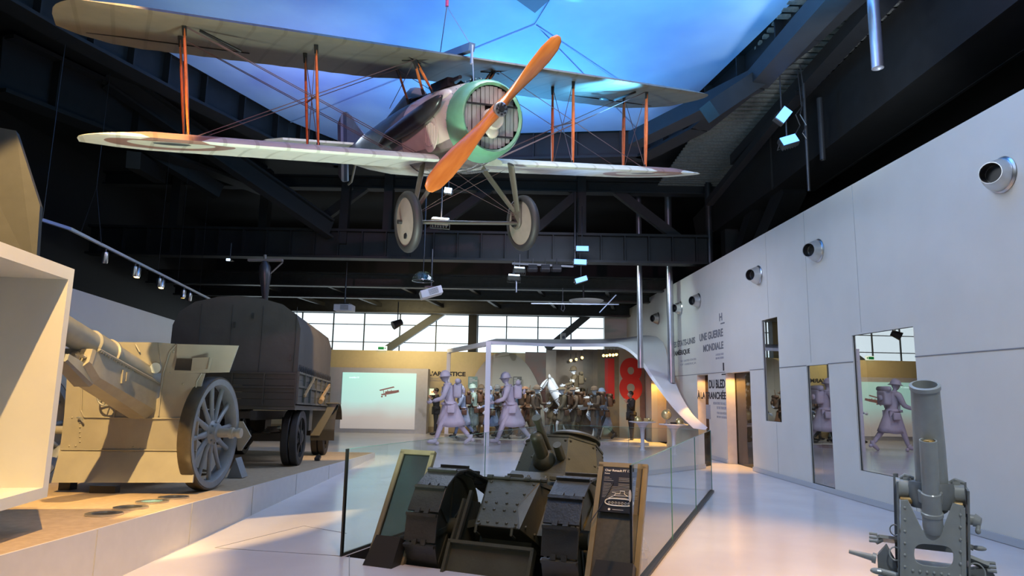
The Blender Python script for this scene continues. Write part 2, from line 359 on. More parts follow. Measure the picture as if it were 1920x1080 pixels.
for d_, e in ((dr, 60), (dr2, 30), (dr3, 110)):
    c = WM @ Vector((d_[1] - .45, 0.13, 2.15)); lamp('doorway_lamp', 'SPOT', c, WM @ Vector((d_[1], .12, .9)), e * .6, (1.0, 0.52, 0.10), 0.05, 130, 0.4)
    c2 = WM @ Vector(((d_[0] + d_[1]) / 2 + .2, 0.12, 2.1)); lamp('doorway_downlight', 'SPOT', c2, WM @ Vector(((d_[0] + d_[1]) / 2 - .1, -.45, 0)), e * 5, (1.0, 0.50, 0.08), 0.05, 62, 0.6)
# glass door leaf and dark cabinet seen through door 1
mb = MB(); a = (dr[0] + dr[1]) / 2 + .0
mb.quad(*[WM @ Vector(p) for p in ((dr[0], 0.25, 0.0), (dr[1], 0.25, 0.0), (dr[1], 0.25, 2.22), (dr[0], 0.25, 2.22))])
g = mb.build('door_3', M['glass']); struct(g)
mb = MB(); c_ = WM @ Vector(((dr[0] + dr[1]) / 2, 1.7, 1.0)); mb.box((0, 0, 0), (0.5, 1.2, 1.9)); 
cab = mb.build('display_cabinet', mat('dark_cabinet', (0.05, 0.03, 0.02), 0.4, noise=.2), None); cab.location = c_ - Vector((0, 0, .05)); cab.rotation_euler = (0, 0, 0.045)
tag(cab, 'dark tall cabinet standing inside the orange-lit doorway', 'cabinet')
mb = MB(); mb.box((-0.27, 0, .12), (0.05, 1.0, 0.03)); mb.box((-0.27, 0, -.3), (0.05, 1.0, 0.03)); mb.build('shelf', M['alcove_warm'], cab)
# ---- left wall (blue-white) and far structure
LD = Vector((-0.165, 1, 0)).normalized()
p0 = at(325, 600, 17.5); p1 = p0 - LD * 14
mb = MB(); nrm = Vector((LD.y, -LD.x, 0)) * 0.15
p2 = p0 + LD * 5
mb.prism([Vector((p1.x, p1.y, 0)), Vector((p2.x, p2.y, 0)), Vector((p2.x, p2.y, p0.z)), Vector((p1.x, p1.y, p0.z))], -nrm)
struct(mb.build('wall_left', M['wall']))
mb = MB()
for q in ((-13, -9, 9.5, -9), (-13, -9, -13, 31), (9.5, -9, 9.5, 31)):
    mb.quad((q[0], q[1], 0), (q[2], q[3], 0), (q[2], q[3], 8.6), (q[0], q[1], 8.6))
struct(mb.build('wall_rear', mat('dark_hall_wall', (0.01, 0.01, 0.012), 0.7, noise=0.1)))
# ---- back wall with the window band
YB = 28.8
zt = at(850, 590, YB).z; zb = at(850, 657, YB).z; xr = at(1133, 600, YB).x; xl = -12.0
BM_ = frame((0, YB, 0), (1, 0, 0), (0, 1, 0), (0, 0, 1))
mb = MB(); inset_wall(mb, BM_, -13, 9.5, 0, 8.6, [(xl, xr, zb - 0.6, zt)], 0.3)
struct(mb.build('wall_back', M['deck']))
mb = MB(); mb.quad((xl, YB + .1, zb - .6), (xr, YB + .1, zb - .6), (xr, YB + .1, zt), (xl, YB + .1, zt))
wn = struct(mb.build('window_4', M['winglass']))
mb = MB()
xs = [at(p, 600, YB).x for p in (566, 625, 683, 750, 818, 880, 896, 950, 1009, 1071, 1133)]
x = xs[0]
while x > xl: x -= 1.45; xs.append(x)
for x in xs: mb.box((x, YB + .08, (zt + zb) / 2 - .3), (0.05, 0.06, zt - zb + .6))
for z in (at(850, 611, YB).z, at(850, 644, YB).z, zt, zb - .55): mb.box(((xl + xr) / 2, YB + .07, z), (xr - xl, 0.06, 0.035))
mb.build('window_frame', M['winframe'], wn)
mb = MB(); c = at(887, 600, YB - .3); mb.box((c.x, c.y, 2.9), (0.36, 0.4, 5.8))
struct(mb.build('trim_7', M['black']))
mb = MB(); mb.box((at(1133, 600, YB - .4).x + .55, YB - .3, 2.8), (1.1, 0.3, 5.2)); struct(mb.build('trim_8', mat('grey_column', (.55, .57, .56), .5)))
# yellow exhibition wall in front of the windows
YY = 27.6
mb = MB(); z = at(700, 657, YY).z; xa, xb = -11.5, at(1160, 700, YY).x
mb.box(((xa + xb) / 2, YY, z / 2), (xb - xa, 0.15, z)); struct(mb.build('wall_back.001', M['cream']))
mb = MB(); mb.box(((xa + xb) / 2, YY - .1, 0.12), (xb - xa, 0.06, 0.22)); struct(mb.build('baseboard_back', mat('tan_baseboard', (.35, .26, .14), .5)))
# projected-film wall: grey panel
YS = 26.6
a = at(600, 688, YS); b = at(803, 688, YS)
mb = MB(); mb.box(((a.x + b.x) / 2, YS + .35, a.z / 2), (b.x - a.x, 0.7, a.z)); struct(mb.build('wall_back.002', M['greypanel']))

# ---- sloping platform on the left
def hp(Y): return max(0.0, 0.66 - 0.032 * Y)
XE = -3.45
mb = MB()
Y0, Y1 = -4.0, 17.0
pts = [(-12, Y0), (XE, Y0), (XE + .1, Y1), (-12, Y1)]
top = [Vector((x, y, hp(y))) for x, y in pts]; bot = [Vector((x, y, 0)) for x, y in pts]
mb.quad(*top); mb.quad(bot[0], bot[1], bot[2], bot[3])
struct(mb.build('trim_9', M['platform_top']))
mb = MB(); w_ = .02
mb.quad(bot[1] + Vector((w_, 0, 0)), bot[2] + Vector((w_, 0.0, 0)), top[2] + Vector((w_, 0, .004)), top[1] + Vector((w_, 0, .004)))
mb.quad(top[1] + Vector((w_, 0, .004)), top[2] + Vector((w_, 0, .004)), top[2] + Vector((-.0, 0, .004)), top[1] + Vector((-.0, 0, .004)))
mb.quad(bot[2] + Vector((w_, 0, 0)), bot[3], top[3], top[2] + Vector((w_, 0, .004)))
struct(mb.build('trim_10', M['platform_side']))
mb = MB()
for px in (101, 272): 
    p = at(px, 1000, 5); 
for Y in (5.75, 7.4, 9.1, 10.9, 12.8): mb.bar((XE + w_ + .006 * 0 + 0.0065 * Y * 0 + .003 + (Y + 4) / 21 * .1, Y, 0.0), (XE + w_ + .003 + (Y + 4) / 21 * .1, Y, hp(Y)), 0.004, 0.006, up=(1, 0, 0))
struct(mb.build('trim_11', M['faintseam']))

# ================================================================== CEILING
ZC = 8.0
mb = MB(); mb.quad((-13, -9, 8.5), (9.5, -9, 8.5), (9.5, 31, 8.5), (-13, 31, 8.5)); struct(mb.build('ceiling', M['deck']))
def steel(mb, a, b, w=0.3, h=0.6, fl=0.05, stiff=0, up=(0, 0, 1)):           # plate girder: web, two flanges, stiffeners
    a = Vector(a); b = Vector(b); u = Vector(up)
    mb.bar(a, b, 0.04, h, up)
    mb.bar(a + u * (h / 2), b + u * (h / 2), w, fl, up); mb.bar(a - u * (h / 2), b - u * (h / 2), w, fl, up)
    for i in range(stiff):
        t = (i + .5) / stiff; c = a.lerp(b, t); d = (b - a).normalized(); mb.bar(c - u * (h / 2), c + u * (h / 2), 0.03, w * .9, up=d.cross(u))
# stretched sky canopy
edge = [onz(150, 0, ZC), onz(350, 118, ZC), onz(545, 228, ZC), onz(635, 264, ZC), onz(960, 250, ZC), onz(1197, 244, ZC), onz(1300, 183, ZC), onz(1490, 0, ZC), Vector((5.0, 2.5, ZC)), Vector((3.5, 0, ZC)), Vector((-5, 0, ZC)), Vector((-7.5, 5, ZC))]
node = onz(1003, 45, 7.75); n2 = onz(640, 40, ZC + .1); n3 = onz(1240, 90, ZC + .15)
mb = MB(); ev = [mb.bm.verts.new(p) for p in edge]; nv = mb.bm.verts.new(node)
for i in range(len(ev)): mb.bm.faces.new((ev[i], ev[(i + 1) % len(ev)], nv))
can = mb.build('sky_canopy', M['canopy']); tag(can, 'blue sky fabric ceiling stretched above the hanging biplane', 'canopy')
M['canopy_seam'] = mat('canopy_seam', (0.30, 0.42, 0.62), 0.5)
sm = MB()
for p in (edge[2], edge[5], onz(1172, 160, ZC - .12), edge[9]): sm.bar(node + Vector((0, 0, -.02)), Vector(p) + Vector((0, 0, -.02)), 0.02, 0.01)
sm.bar(onz(1155, 0, ZC - .13), onz(1172, 200, ZC - .07), 0.018, 0.01)
sm.bar(onz(320, 0, ZC - .03), onz(330, 20, ZC - .03), 0.02, 0.01)
sm.build('seam', M['canopy_seam'], can)
mb = MB(); q = [onz(1003, 18, 7.72), onz(950, -20, 7.72), onz(1000, -60, 7.72), onz(1045, -20, 7.72)]
mb.prism(q, (0, 0, -.06)); hb = mb.build('hatch', mat('dark_hatch', (.08, .1, .16), .6), can)
# ring of deep girders round the canopy
mb = MB()
ringp = [Vector((-8.2, 7.0, 0)), *[Vector((p.x, p.y, 0)) for p in edge[0:8]], Vector((5.3, 4.0, 0)), Vector((4.4, -2, 0))]
cx = Vector((-1, 9, 0))
for i in range(len(ringp) - 1):
    a, b = ringp[i], ringp[i + 1]
    if (b - a).length < 0.05: continue
    o1 = (a - cx).normalized() * .22; o2 = (b - cx).normalized() * .22
    steel(mb, a + o1 + Vector((0, 0, 7.72)), b + o2 + Vector((0, 0, 7.72)), 0.42, 0.72, 0.06, 3)
struct(mb.build('trim_12', M['black']))
mb = MB()
rp = [onz(1290, 205, 7.3), onz(1440, 95, 7.2), onz(1560, -20, 7.2)]
for a, b in ((onz(1190, 262, 7.1), onz(1420, 150, 7.1)), (onz(1420, 150, 7.1), onz(1590, -40, 7.1)), (onz(1420, 150, 7.1), onz(1330, 210, 6.4))):
    mb.bar(a, b, 0.35, 0.30)
struct(mb.build('trim_13', M['black']))
# longitudinal box girder above the right wall
mb = MB(); mb.box((6.62, 6.5, 7.2), (0.95, 17.5, 1.4)); mb.box((6.15, 6.5, 6.52), (0.06, 17.5, 0.06)); mb.box((7.1, 6.5, 6.52), (0.06, 17.5, 0.06))
a = onz(1635, 282, 6.5); mb.prism([(6.1, 15.2, 6.5), (6.1, 15.2, 7.9), (6.1, 22, 7.6), (6.1, 21.5, 6.6)], (0.8, 0, 0))
mb.bar((6.6, 15.2, 6.6), (6.6, 17.4, 5.3), 0.55, 0.5); mb.bar((6.5, 16.8, 7), (6.5, 19.4, 5.0), 0.35, 0.4); mb.bar((6.5, 19.5, 7), (6.5, 19.5, 4.0), 0.4, 0.4)
struct(mb.build('trim_14', M['black']))
# corrugated grey deck strip between ring and box girder
mb = MB(); n = 70
a0, a1 = 5.0, 20.0
for i in range(n):
    y = a0 + (a1 - a0) * i / n; mb.box((6.2, y + .04, 8.0), (3.6, 0.09, 0.05))
mb.quad((4.5, a0, 8.06), (8.0, a0, 8.06), (8.0, a1, 8.06), (4.5, a1, 8.06))
struct(mb.build('trim_15', M['deckgrey']))
mb = MB()
mb.bar(at(1380, 300, 16), onz(1690, -40, 7.5), 0.3, 0.25); mb.bar(onz(1500, 170, 7.4), onz(1330, 380, 6.9), 0.18, 0.18)
struct(mb.build('trim_16', M['black']))
# cross girder and trusses toward the windows
YG = 19.3
mb = MB()
zg = (at(1000, 440, YG).z + at(1000, 490, YG).z) / 2; hg = at(1000, 440, YG).z - at(1000, 490, YG).z
steel(mb, (-12.5, YG, zg), (5.75, YG, zg), 0.4, hg, 0.07, 26)
zt2 = 7.9
steel(mb, (-12.5, YG + .4, zt2), (9, YG + .4, zt2), 0.35, 0.35, 0.05)
for x0, x1 in ((0.3, 2.2), (5.2, 3.0), (-2.8, -0.6), (-6.5, -4.4)): mb.bar((x0, YG + .4, zg + .3), (x1, YG + .4, zt2), 0.22, 0.26)
mb.bar((at(650, 330, YG).x, YG, zg), (at(650, 330, YG).x, YG + .1, 8), 0.25, 0.25)
for px in (330, 497, 728, 1090): mb.bar((at(px, 400, YG + .2).x, YG + .2, zg), (at(px, 400, YG + .2).x, YG + .2, 8.2), 0.26, 0.3)
struct(mb.build('trim_17', M['black']))
mb = MB()
for i, (Y, zc, h_, w_) in enumerate(((22.6, at(700, 526, 22.6).z, .42, .3), (24.5, at(700, 551, 24.5).z, .3, .3), (25.8, at(700, 552, 25.8).z + .5, .35, .3), (27.8, at(700, 574, 27.8).z, .5, .3))):
    steel(mb, (-12.5, Y, zc), (5.3, Y, zc), w_, h_, 0.06)
for x in (-9, -6.6, -4.0, -1.6, 0.8, 3.2):
    mb.bar((x, 22.6, at(700, 530, 22.6).z), (x + 1.1, 27.8, at(700, 572, 27.8).z), 0.12, 0.14)
struct(mb.build('trim_18', mat('grey_steel', (0.03, 0.032, 0.032), 0.5, noise=.2)))
# diagonal wind braces before the window band
mb = MB()
for (a, b) in (((700, 672), (868, 560)), ((1025, 655), (1140, 560))):
    mb.bar(at(*a, YB - .5), at(*b, YB - .5), 0.3, 0.30, up=(0, 1, 0))
struct(mb.build('trim_19', M['winframe']))
# left dark girders
mb = MB()
steel(mb, at(0, 120, 12), at(500, 330, 20), 0.5, 1.1, 0.08, 4)
steel(mb, at(60, 40, 13), at(430, 60, 13), 0.4, 0.6, 0.06, 4)
steel(mb, at(200, 140, 14), at(620, 430, 19), 0.3, .5, 0.06)
for a, b in (((130, 190), (410, 360)), ((250, 300), (300, 330))): mb.bar(at(*a, 15), at(*b, 18), 0.3, 0.4)
struct(mb.build('trim_20', M['black']))
# tilted grey slab, upper left
mb = MB(); q = [at(-80, 225, 7.0), at(30, 245, 7.1), at(75, 385, 7.2), at(66, 520, 7.2), at(-80, 520, 7.0)]
mb.prism(q, (-.05, .12, 0)); tag(mb.build('acoustic_panel', mat('grey_felt', (.050, .052, .054), .8, noise=.08)), 'tall pale grey slanted panel behind the white display box at upper left', 'panel')
# ================================================================== BIPLANE
def roundel(name, col, cx, cy, rings, rough=0.55, top=None, ribs=True, aj=1.0):
    """doped fabric with a painted roundel (object x,y) and rib tapes"""
    m = bpy.data.materials.new(name); m.use_nodes = True; nt = m.node_tree; b = nt.nodes['Principled BSDF']; b.inputs['Roughness'].default_value = rough
    N = nt.nodes.new; Lk = nt.links.new
    tc = N('ShaderNodeTexCoord'); sp = N('ShaderNodeSeparateXYZ'); Lk(tc.outputs['Object'], sp.inputs[0])
    nz = N('ShaderNodeTexNoise'); nz.inputs['Scale'].default_value = 7; nz.inputs['Detail'].default_value = 6; Lk(tc.outputs['Object'], nz.inputs['Vector'])
    cr = N('ShaderNodeValToRGB'); cr.color_ramp.elements[0].position = .3; cr.color_ramp.elements[1].position = .75
    cr.color_ramp.elements[0].color = (*[c * .86 for c in col], 1); cr.color_ramp.elements[1].color = (*col, 1); Lk(nz.outputs[0], cr.inputs[0])
    cur = cr.outputs[0]
    def math_(op, a, b_=None, c=None):
        n = N('ShaderNodeMath'); n.operation = op
        for k, v in enumerate((a, b_, c)):
            if v is None: continue
            if isinstance(v, (int, float)): n.inputs[k].default_value = v
            else: Lk(v, n.inputs[k])
        return n.outputs[0]
    if rings:
        ax = math_('ABSOLUTE', sp.outputs[0])
        dx = math_('SUBTRACT', ax, cx); dy = math_('SUBTRACT', sp.outputs[1], cy)
        r = math_('SQRT', math_('ADD', math_('MULTIPLY', dx, dx), math_('MULTIPLY', dy, dy)))
        for rad, c in rings:
            mx = N('ShaderNodeMixRGB'); Lk(math_('LESS_THAN', r, rad), mx.inputs[0]); Lk(cur, mx.inputs[1]); mx.inputs[2].default_value = (*c, 1); cur = mx.outputs[0]
    if ribs:
        fr = math_('FRACT', math_('MULTIPLY', sp.outputs[0], 3.4)); st = math_('LESS_THAN', fr, 0.12)
        mx = N('ShaderNodeMixRGB'); mx.blend_type = 'MULTIPLY'; Lk(math_('MULTIPLY', st, 0.6), mx.inputs[0]); Lk(cur, mx.inputs[1]); mx.inputs[2].default_value = (.62, .6, .55, 1); cur = mx.outputs[0]
    Lk(cur, b.inputs['Base Color'])
    return m
CRM = (0.52, 0.50, 0.43)
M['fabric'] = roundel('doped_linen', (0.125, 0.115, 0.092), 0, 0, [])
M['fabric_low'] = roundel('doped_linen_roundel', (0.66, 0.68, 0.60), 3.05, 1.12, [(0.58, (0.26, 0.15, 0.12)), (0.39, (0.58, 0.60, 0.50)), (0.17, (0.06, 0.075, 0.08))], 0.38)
M['cowl'] = mat('cream_cowling', (0.60, 0.52, 0.44), 0.35, noise=0.05, coat=.2)
M['cowlgreen'] = mat('green_cowl_ring', (0.13, 0.33, 0.20), 0.35, noise=0.1, coat=.3)
M['metalbelly'] = mat('polished_belly', (0.55, 0.50, 0.45), 0.22, 0.85, noise=0.1)
M['fuselage'] = mat('blue_grey_fabric', (0.16, 0.19, 0.22), 0.55, noise=0.1)
M['strut'] = mat('orange_varnished_strut', (0.60, 0.15, 0.04), 0.35, noise=0.15, nscale=20)
M['propwood'] = mat('varnished_propeller_wood', (0.58, 0.19, 0.035), 0.22, nscale=3.0, col2=(0.42, 0.11, 0.02), stretch=(1, 6, 6), coat=.6)
M['steelpart'] = mat('machined_steel', (0.42, 0.42, 0.42), 0.3, 0.9, noise=.1)
M['wire'] = mat('bracing_wire', (0.20, 0.13, 0.13), 0.4, 0.5)
M['blackpart'] = mat('black_enamel', (0.02, 0.02, 0.022), 0.3)
M['gearpaint'] = mat('beige_gear_leg', (0.095, 0.085, 0.068), 0.45, noise=.08); M['wheelpaint'] = mat('beige_wheel_cover', (0.22, 0.19, 0.165), 0.5, noise=.1)
M['louvre'] = mat('radiator_shutter', (0.42, 0.42, 0.40), 0.35, 0.4, noise=.1)
PZU, PZL, PYU, PYL, S1, S2, CA, CB = 0.665, -0.50, 0.60, 0.58, 1.664, 2.92, 0.345, 0.833
WT, WY, WZ, BU, BL, CUH, CLH = 0.72, 0.678, -1.196, 3.99, 3.84, 1.58, 1.26
yaw, pit_, rol = 0.5431, 0.2095, -0.1344
PROT = Matrix.Rotation(yaw, 4, 'Z') @ Matrix.Rotation(pit_, 4, 'X') @ Matrix.Rotation(rol, 4, 'Y')
PLM = Matrix.Translation((-0.1966, 6.755, 4.6294)) @ PROT
pl = empty('biplane'); pl.matrix_world = PLM
tag(pl, 'cream and green biplane with orange propeller hanging under the blue canopy', 'biplane')

def wing(half, LE, chord, zc, tipcut, dih=0.0, cut=None, n=170, th=0.075):
    """span along x; returns loft rings of an airfoil, rounded tips, scalloped trailing edge"""
    rings = []
    xs = [-half * math.cos(PI * i / n) for i in range(n + 1)] if False else [(-half + 2 * half * i / n) for i in range(n + 1)]
    xs = sorted(set([round(v, 4) for v in xs] + [s * half * k for s in (-1, 1) for k in (.995, .985, .97, .95)]))
    for x in xs:
        t = abs(x) / half
        k = max(0.0, (t - tipcut) / (1 - tipcut)); k2 = max(0.0, (t - .93) / .07); c_front = chord * 0.42 * (1 - math.sqrt(max(0, 1 - k2 * k2))); c_back = chord * 0.34 * (k ** 2.2)
        le = LE + c_front * .9; te = LE + chord - c_back
        if cut and abs(x) < cut[0]: te -= cut[1] * (0.5 + 0.5 * math.cos(PI * x / cut[0]))
        if te - le < 0.05: m_ = (te + le) / 2; le, te = m_ - .03, m_ + .03
        te -= 0.024 * abs(math.sin(x * 3.4 * PI))
        c = te - le; tt = th * min(1, (1.02 - t) * 6) * c / chord; z0 = zc + dih * abs(x)
        prof = [(0, 0), (.03, .45), (.12, .95), (.3, 1.15), (.6, .85), (.88, .35), (1, 0.03), (1, -.03), (.88, 0.12), (.6, .20), (.3, .06), (.12, -.22), (.03, -.28)]
        rings.append([Vector((x, le + u * c, z0 + v * tt)) for u, v in prof])
    return rings
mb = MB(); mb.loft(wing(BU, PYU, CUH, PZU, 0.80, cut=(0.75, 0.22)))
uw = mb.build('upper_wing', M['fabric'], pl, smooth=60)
for s in (-1, 1):                                                            # lower wings
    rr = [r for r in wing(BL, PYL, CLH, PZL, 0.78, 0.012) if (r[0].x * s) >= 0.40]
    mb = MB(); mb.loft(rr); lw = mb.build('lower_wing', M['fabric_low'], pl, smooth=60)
# aileron gap and leading edge tape
mb = MB()
for s in (-1, 1):
    mb.bar((s * 2.2, PYU + CUH * .74, PZU + .01), (s * 3.75, PYU + CUH * .74, PZU + .01), 0.01, 0.02)
mb.build('aileron_gap', M['blackpart'], uw)
# fuselage sections: y, half width, top z, bottom z, squareness
def sec(y, hw, zt_, zb_, p=2.0, n=28):
    out = []
    zc = (zt_ + zb_) / 2; hh = (zt_ - zb_) / 2
    for i in range(n):
        a = 2 * PI * i / n; c, s_ = math.cos(a), math.sin(a)
        out.append(Vector((hw * math.copysign(abs(c) ** (2 / p), c), y, zc + hh * math.copysign(abs(s_) ** (2 / p), s_))))
    return out
ZO = -0.06
mb = MB()
mb.loft([sec(.10, .335, ZO + .345, ZO - .345), sec(.075, .36, ZO + .37, ZO - .37), sec(.09, .38, ZO + .39, ZO - .39), sec(.14, .40, ZO + .41, ZO - .415), sec(.24, .415, ZO + .425, ZO - .44), sec(.38, .42, ZO + .43, ZO - .47)], caps=False)
cg = mb.build('cowl_ring', M['cowlgreen'], pl, smooth=50)
# cowl is cream, belly polished metal: split by z on faces
SEC = [(.38, .418, .368, -.528, 2.0), (.6, .43, .385, -.56, 2.1), (.95, .435, .40, -.59, 2.2), (1.3, .435, .41, -.59, 2.3), (1.7, .43, .39, -.58, 2.4)]
def part_sections(secs, lo, hi, name, mt, n=40):
    R_ = []
    for y, hw, zt_, zb_, p in secs:
        s_ = sec(y, hw, zt_, zb_, p, n); R_.append(s_[lo:hi + 1] if hi < n else s_[lo:] + s_[:hi - n + 1])
    mb = MB(); V = [[mb.bm.verts.new(p) for p in r] for r in R_]
    for a, b in zip(V, V[1:]):
        for i in range(len(a) - 1): mb.bm.faces.new((a[i], a[i + 1], b[i + 1], b[i]))
    return mb.build(name, mt, pl, smooth=50)
part_sections(SEC, -4 + 40, 24 + 40, 'cowling', M['cowl']) if False else None
def shell(secs, sel, name, mt, n=40):
    mb = MB(); V = [[mb.bm.verts.new(p) for p in sec(y, hw, a, b, p, n)] for y, hw, a, b, p in secs]
    for a, b in zip(V, V[1:]):
        for i in range(n):
            if sel(i, n): mb.bm.faces.new((a[i], a[(i + 1) % n], b[(i + 1) % n], b[i]))
    for v in list(mb.bm.verts):
        if not v.link_faces: mb.bm.verts.remove(v)
    return mb.build(name, mt, pl, smooth=50)
upper = lambda i, n: not (23 <= i < 37)
lower = lambda i, n: 23 <= i < 37
cw = shell(SEC, upper, 'cowling', M['cowl'])
bl = shell(SEC, lower, 'belly_panel', M['metalbelly'])
AFT = [(1.7, .43, .39, -.58, 2.4), (2.2, .41, .36, -.56, 2.6), (3.0, .33, .30, -.49, 3.0), (4.0, .22, .22, -.36, 3.4), (5.0, .11, .13, -.20, 3.6), (5.55, .04, .08, -.10, 3.0)]
mb = MB(); mb.loft([sec(*a, n=32) for a in AFT], caps=True); fu = mb.build('fuselage', M['fuselage'], pl, smooth=40)
AFB = [(a[0], a[1] + .006, a[2], a[3] - .006, a[4]) for a in AFT[:-1]]
fb = shell([(*a,) for a in AFB], lambda i, n: 22 <= i < 38, 'belly_fabric', M['fabric_low'])
# headrest fairing and cockpit
mb = MB(); mb.loft([[Vector((r * math.cos(a), y, .36 + z0 + r * 1.1 * math.sin(a))) for a in [PI * 2 * k / 12 for k in range(12)]] for y, r, z0 in ((2.15, .13, .10), (2.3, .14, .12), (2.9, .09, .02), (3.6, .03, -.08))])
mb.build('headrest', M['fuselage'], pl, smooth=50)
mb = MB(); mb.lathe([(.22, .0), (.235, .015), (.22, .03), (.20, .0)], (0, 1.95, .385), (0, 0, 1), 20); mb.build('cockpit_rim', M['blackpart'], pl, smooth=60)
mb = MB(); mb.prism([(-.14, 1.62, .40), (.14, 1.62, .40), (.10, 1.7, .58), (-.10, 1.7, .58)], (0, .006, 0)); mb.build('windscreen', M['glass'], pl)
# cam bulges, louvres, panels on the cowling
mb = MB()
for s in (-1, 1): mb.ball((s * .31, .64, .22), .10, .75, 1.7, .75, 16)
mb.build('cylinder_bulge', M['cowl'], cw, smooth=60)
mb = MB()
for s in (-1, 1):
    c = Vector((s * .436, .78, -.20))
    mb.lathe([(.20, -.004), (.20, .003), (.19, .005), (.0, .005)], c - Vector((s * .006, 0, 0)), (s, 0, 0), 28)
    for k in range(-3, 4):
        L_ = .13 * math.sqrt(max(0.05, 1 - (k / 4) ** 2)); mb.box(c + Vector((s * .006, k * .042, 0)), (.008, .016, 2 * L_))
mb.build('access_panel', M['cowl'], cw, smooth=40)
mb = MB(); 
for j in range(6):
    for i in range(5):
        a = -PI / 2 + (i - 2) * .17; mb.box((.47 * math.cos(a) * .9, .50 + j * .055, -.06 + .56 * math.sin(a)), (.07, .02, .012))
mb.build('louvre', M['steelpart'], bl)
mb = MB(); pts = []
for y in (.36, 1.3):
    for i in range(-3, 22): 
        a = 2 * PI * i / 40; pts.append(Vector((.432 * math.cos(a), y, -.085 + .48 * math.sin(a))))
mb2 = MB()
for p in pts: mb2.ball(p, .008, n=6)
mb2.build('fastener', M['steelpart'], cw)
# exhaust pipes with fishtail shields
def exhaust(s):
    mb = MB(); R_ = []
    for y, h_, w_, z in ((.42, .015, .01, .17), (.5, .07, .05, .12), (.75, .11, .07, .06), (1.3, .12, .08, -.02), (2.0, .10, .07, -.10), (2.35, .06, .04, -.15)):
        R_.append([Vector((s * (.445 + w_ * .5) + s * w_ * math.cos(a), y, z + h_ * math.sin(a))) for a in [2 * PI * k / 14 for k in range(14)]])
    mb.loft(R_); return mb.build('exhaust_shield', M['blackpart'], pl, smooth=60)
exhaust(-1); exhaust(1)
# radiator core behind the ring
mb = MB(); mb.lathe([(.36, 0), (.36, .02)], (0, .17, ZO), (0, 1, 0), 28); rd = mb.build('radiator', M['blackpart'], pl)
mb = MB()
for i in range(-6, 7):
    x = i * .052; h_ = math.sqrt(max(.01, .335 ** 2 - x * x))
    if abs(x) < .085:
        mb.box((x, .125, ZO + (h_ + .13) / 2), (.045, .012, h_ - .13)); mb.box((x, .125, ZO - (h_ + .17) / 2), (.045, .012, h_ - .17))
    else: mb.box((x, .125 + (i % 2) * .012, ZO), (.045, .012, 2 * h_))
mb.build('shutter', M['louvre'], rd)
mb = MB(); mb.bar((-.32, .105, ZO + .13), (.32, .105, ZO + .13), .02); mb.bar((-.26, .105, ZO - .20), (.26, .105, ZO - .20), .02); mb.build('shutter_bar', M['blackpart'], rd)
mb = MB(); mb.lathe([(.10, 0), (.115, .03), (.12, .10), (.09, .16)], (0, .02, ZO - .02), (0, 1, 0), 20); mb.ball((0, .1, -.20), .085, 1, .5, 1, 14); mb.build('crankcase_nose', M['cowl'], pl, smooth=50)
# propeller
pr_ = empty('propeller'); pr_.parent = pl; pr_.rotation_euler = (0, -0.829, 0)
mb = MB(); R_ = []
for i, (r, c, th, tw) in enumerate(((-1.19, .03, .012, 12), (-1.17, .09, .018, 12), (-1.08, .155, .024, 14), (-.9, .185, .03, 18), (-.65, .175, .045, 25), (-.4, .135, .065, 36), (-.2, .115, .09, 52), (-.1, .14, .12, 70), (0, .16, .14, 90),
                          (.1, .14, .12, 110), (.2, .115, .09, 128), (.4, .135, .065, 144), (.65, .175, .045, 155), (.9, .185, .03, 162), (1.08, .155, .024, 166), (1.17, .09, .018, 168), (1.19, .03, .012, 168))):
    a = math.radians(tw); ring = []
    for k in range(14):
        q = 2 * PI * k / 14; u = c / 2 * math.cos(q) * 1.15; v = th / 2 * math.sin(q)
        ring.append(Vector((r, (u * math.sin(a) + v * math.cos(a)), u * math.cos(a) - v * math.sin(a))))
    R_.append(ring)
mb.loft(R_); mb.build('blade', M['propwood'], pr_, smooth=60)
mb = MB(); mb.lathe([(.07, -.10), (.078, -.095), (.078, -.06)], (0, 0, 0), (0, 1, 0), 24); hb = mb.build('hub_plate', M['steelpart'], pr_, smooth=40)
mb = MB()
for k in range(8): mb.tube((.056 * math.cos(k * PI / 4), -.115, .056 * math.sin(k * PI / 4)), (.056 * math.cos(k * PI / 4), -.095, .056 * math.sin(k * PI / 4)), .012, n=6)
mb.tube((0, -.13, 0), (0, -.09, 0), .026, n=10); mb.lathe([(.035, 0), (.035, .01), (.03, .012)], (0, -.112, 0), (0, 1, 0), 16); mb.build('hub_bolt', M['blackpart'], hb)
# interplane struts (streamlined), with black end fittings
def strut(a, b, w1=.055, mt='strut', par=None, name='interplane_strut', fit=True):
    a = Vector(a); b = Vector(b); R_ = []
    for t in (0, .06, .25, .5, .75, .94, 1):
        k = .55 + .45 * math.sin(PI * min(1, max(0, t))) ; c = a.lerp(b, t)
        R_.append([c + Vector((w1 * .28 * k * math.cos(q), w1 * k * math.sin(q) * .62, 0)) for q in [2 * PI * j / 10 for j in range(10)]])
    mb = MB(); mb.loft(R_); o = mb.build(name, M[mt], par or pl, smooth=60)
    if fit:
        mb = MB(); d = (b - a).normalized()
        mb.tube(b - d * .10, b + d * .01, .02, .024, 8); mb.tube(a - d * .01, a + d * .07, .022, .018, 8); mb.build('end_fitting', M['blackpart'], o)
    return o
for s in (-1, 1):
    for x, wd in ((S1, .055), (S2, .062)):
        for c in (CA, CB): strut((s * x, PYL + c, PZL + .05 + .012 * x), (s * x, PYU + c, PZU + .0), wd)
    # cabane struts
    strut((s * .30, 1.02, .33), (s * .52, PYU + .40, PZU), .05, name='cabane_strut')
    strut((s * .30, 1.30, .36), (s * .52, PYU + .44, PZU), .05, name='cabane_strut')
    strut((s * .33, 1.70, .30), (s * .52, PYU + .98, PZU), .045, name='cabane_strut')
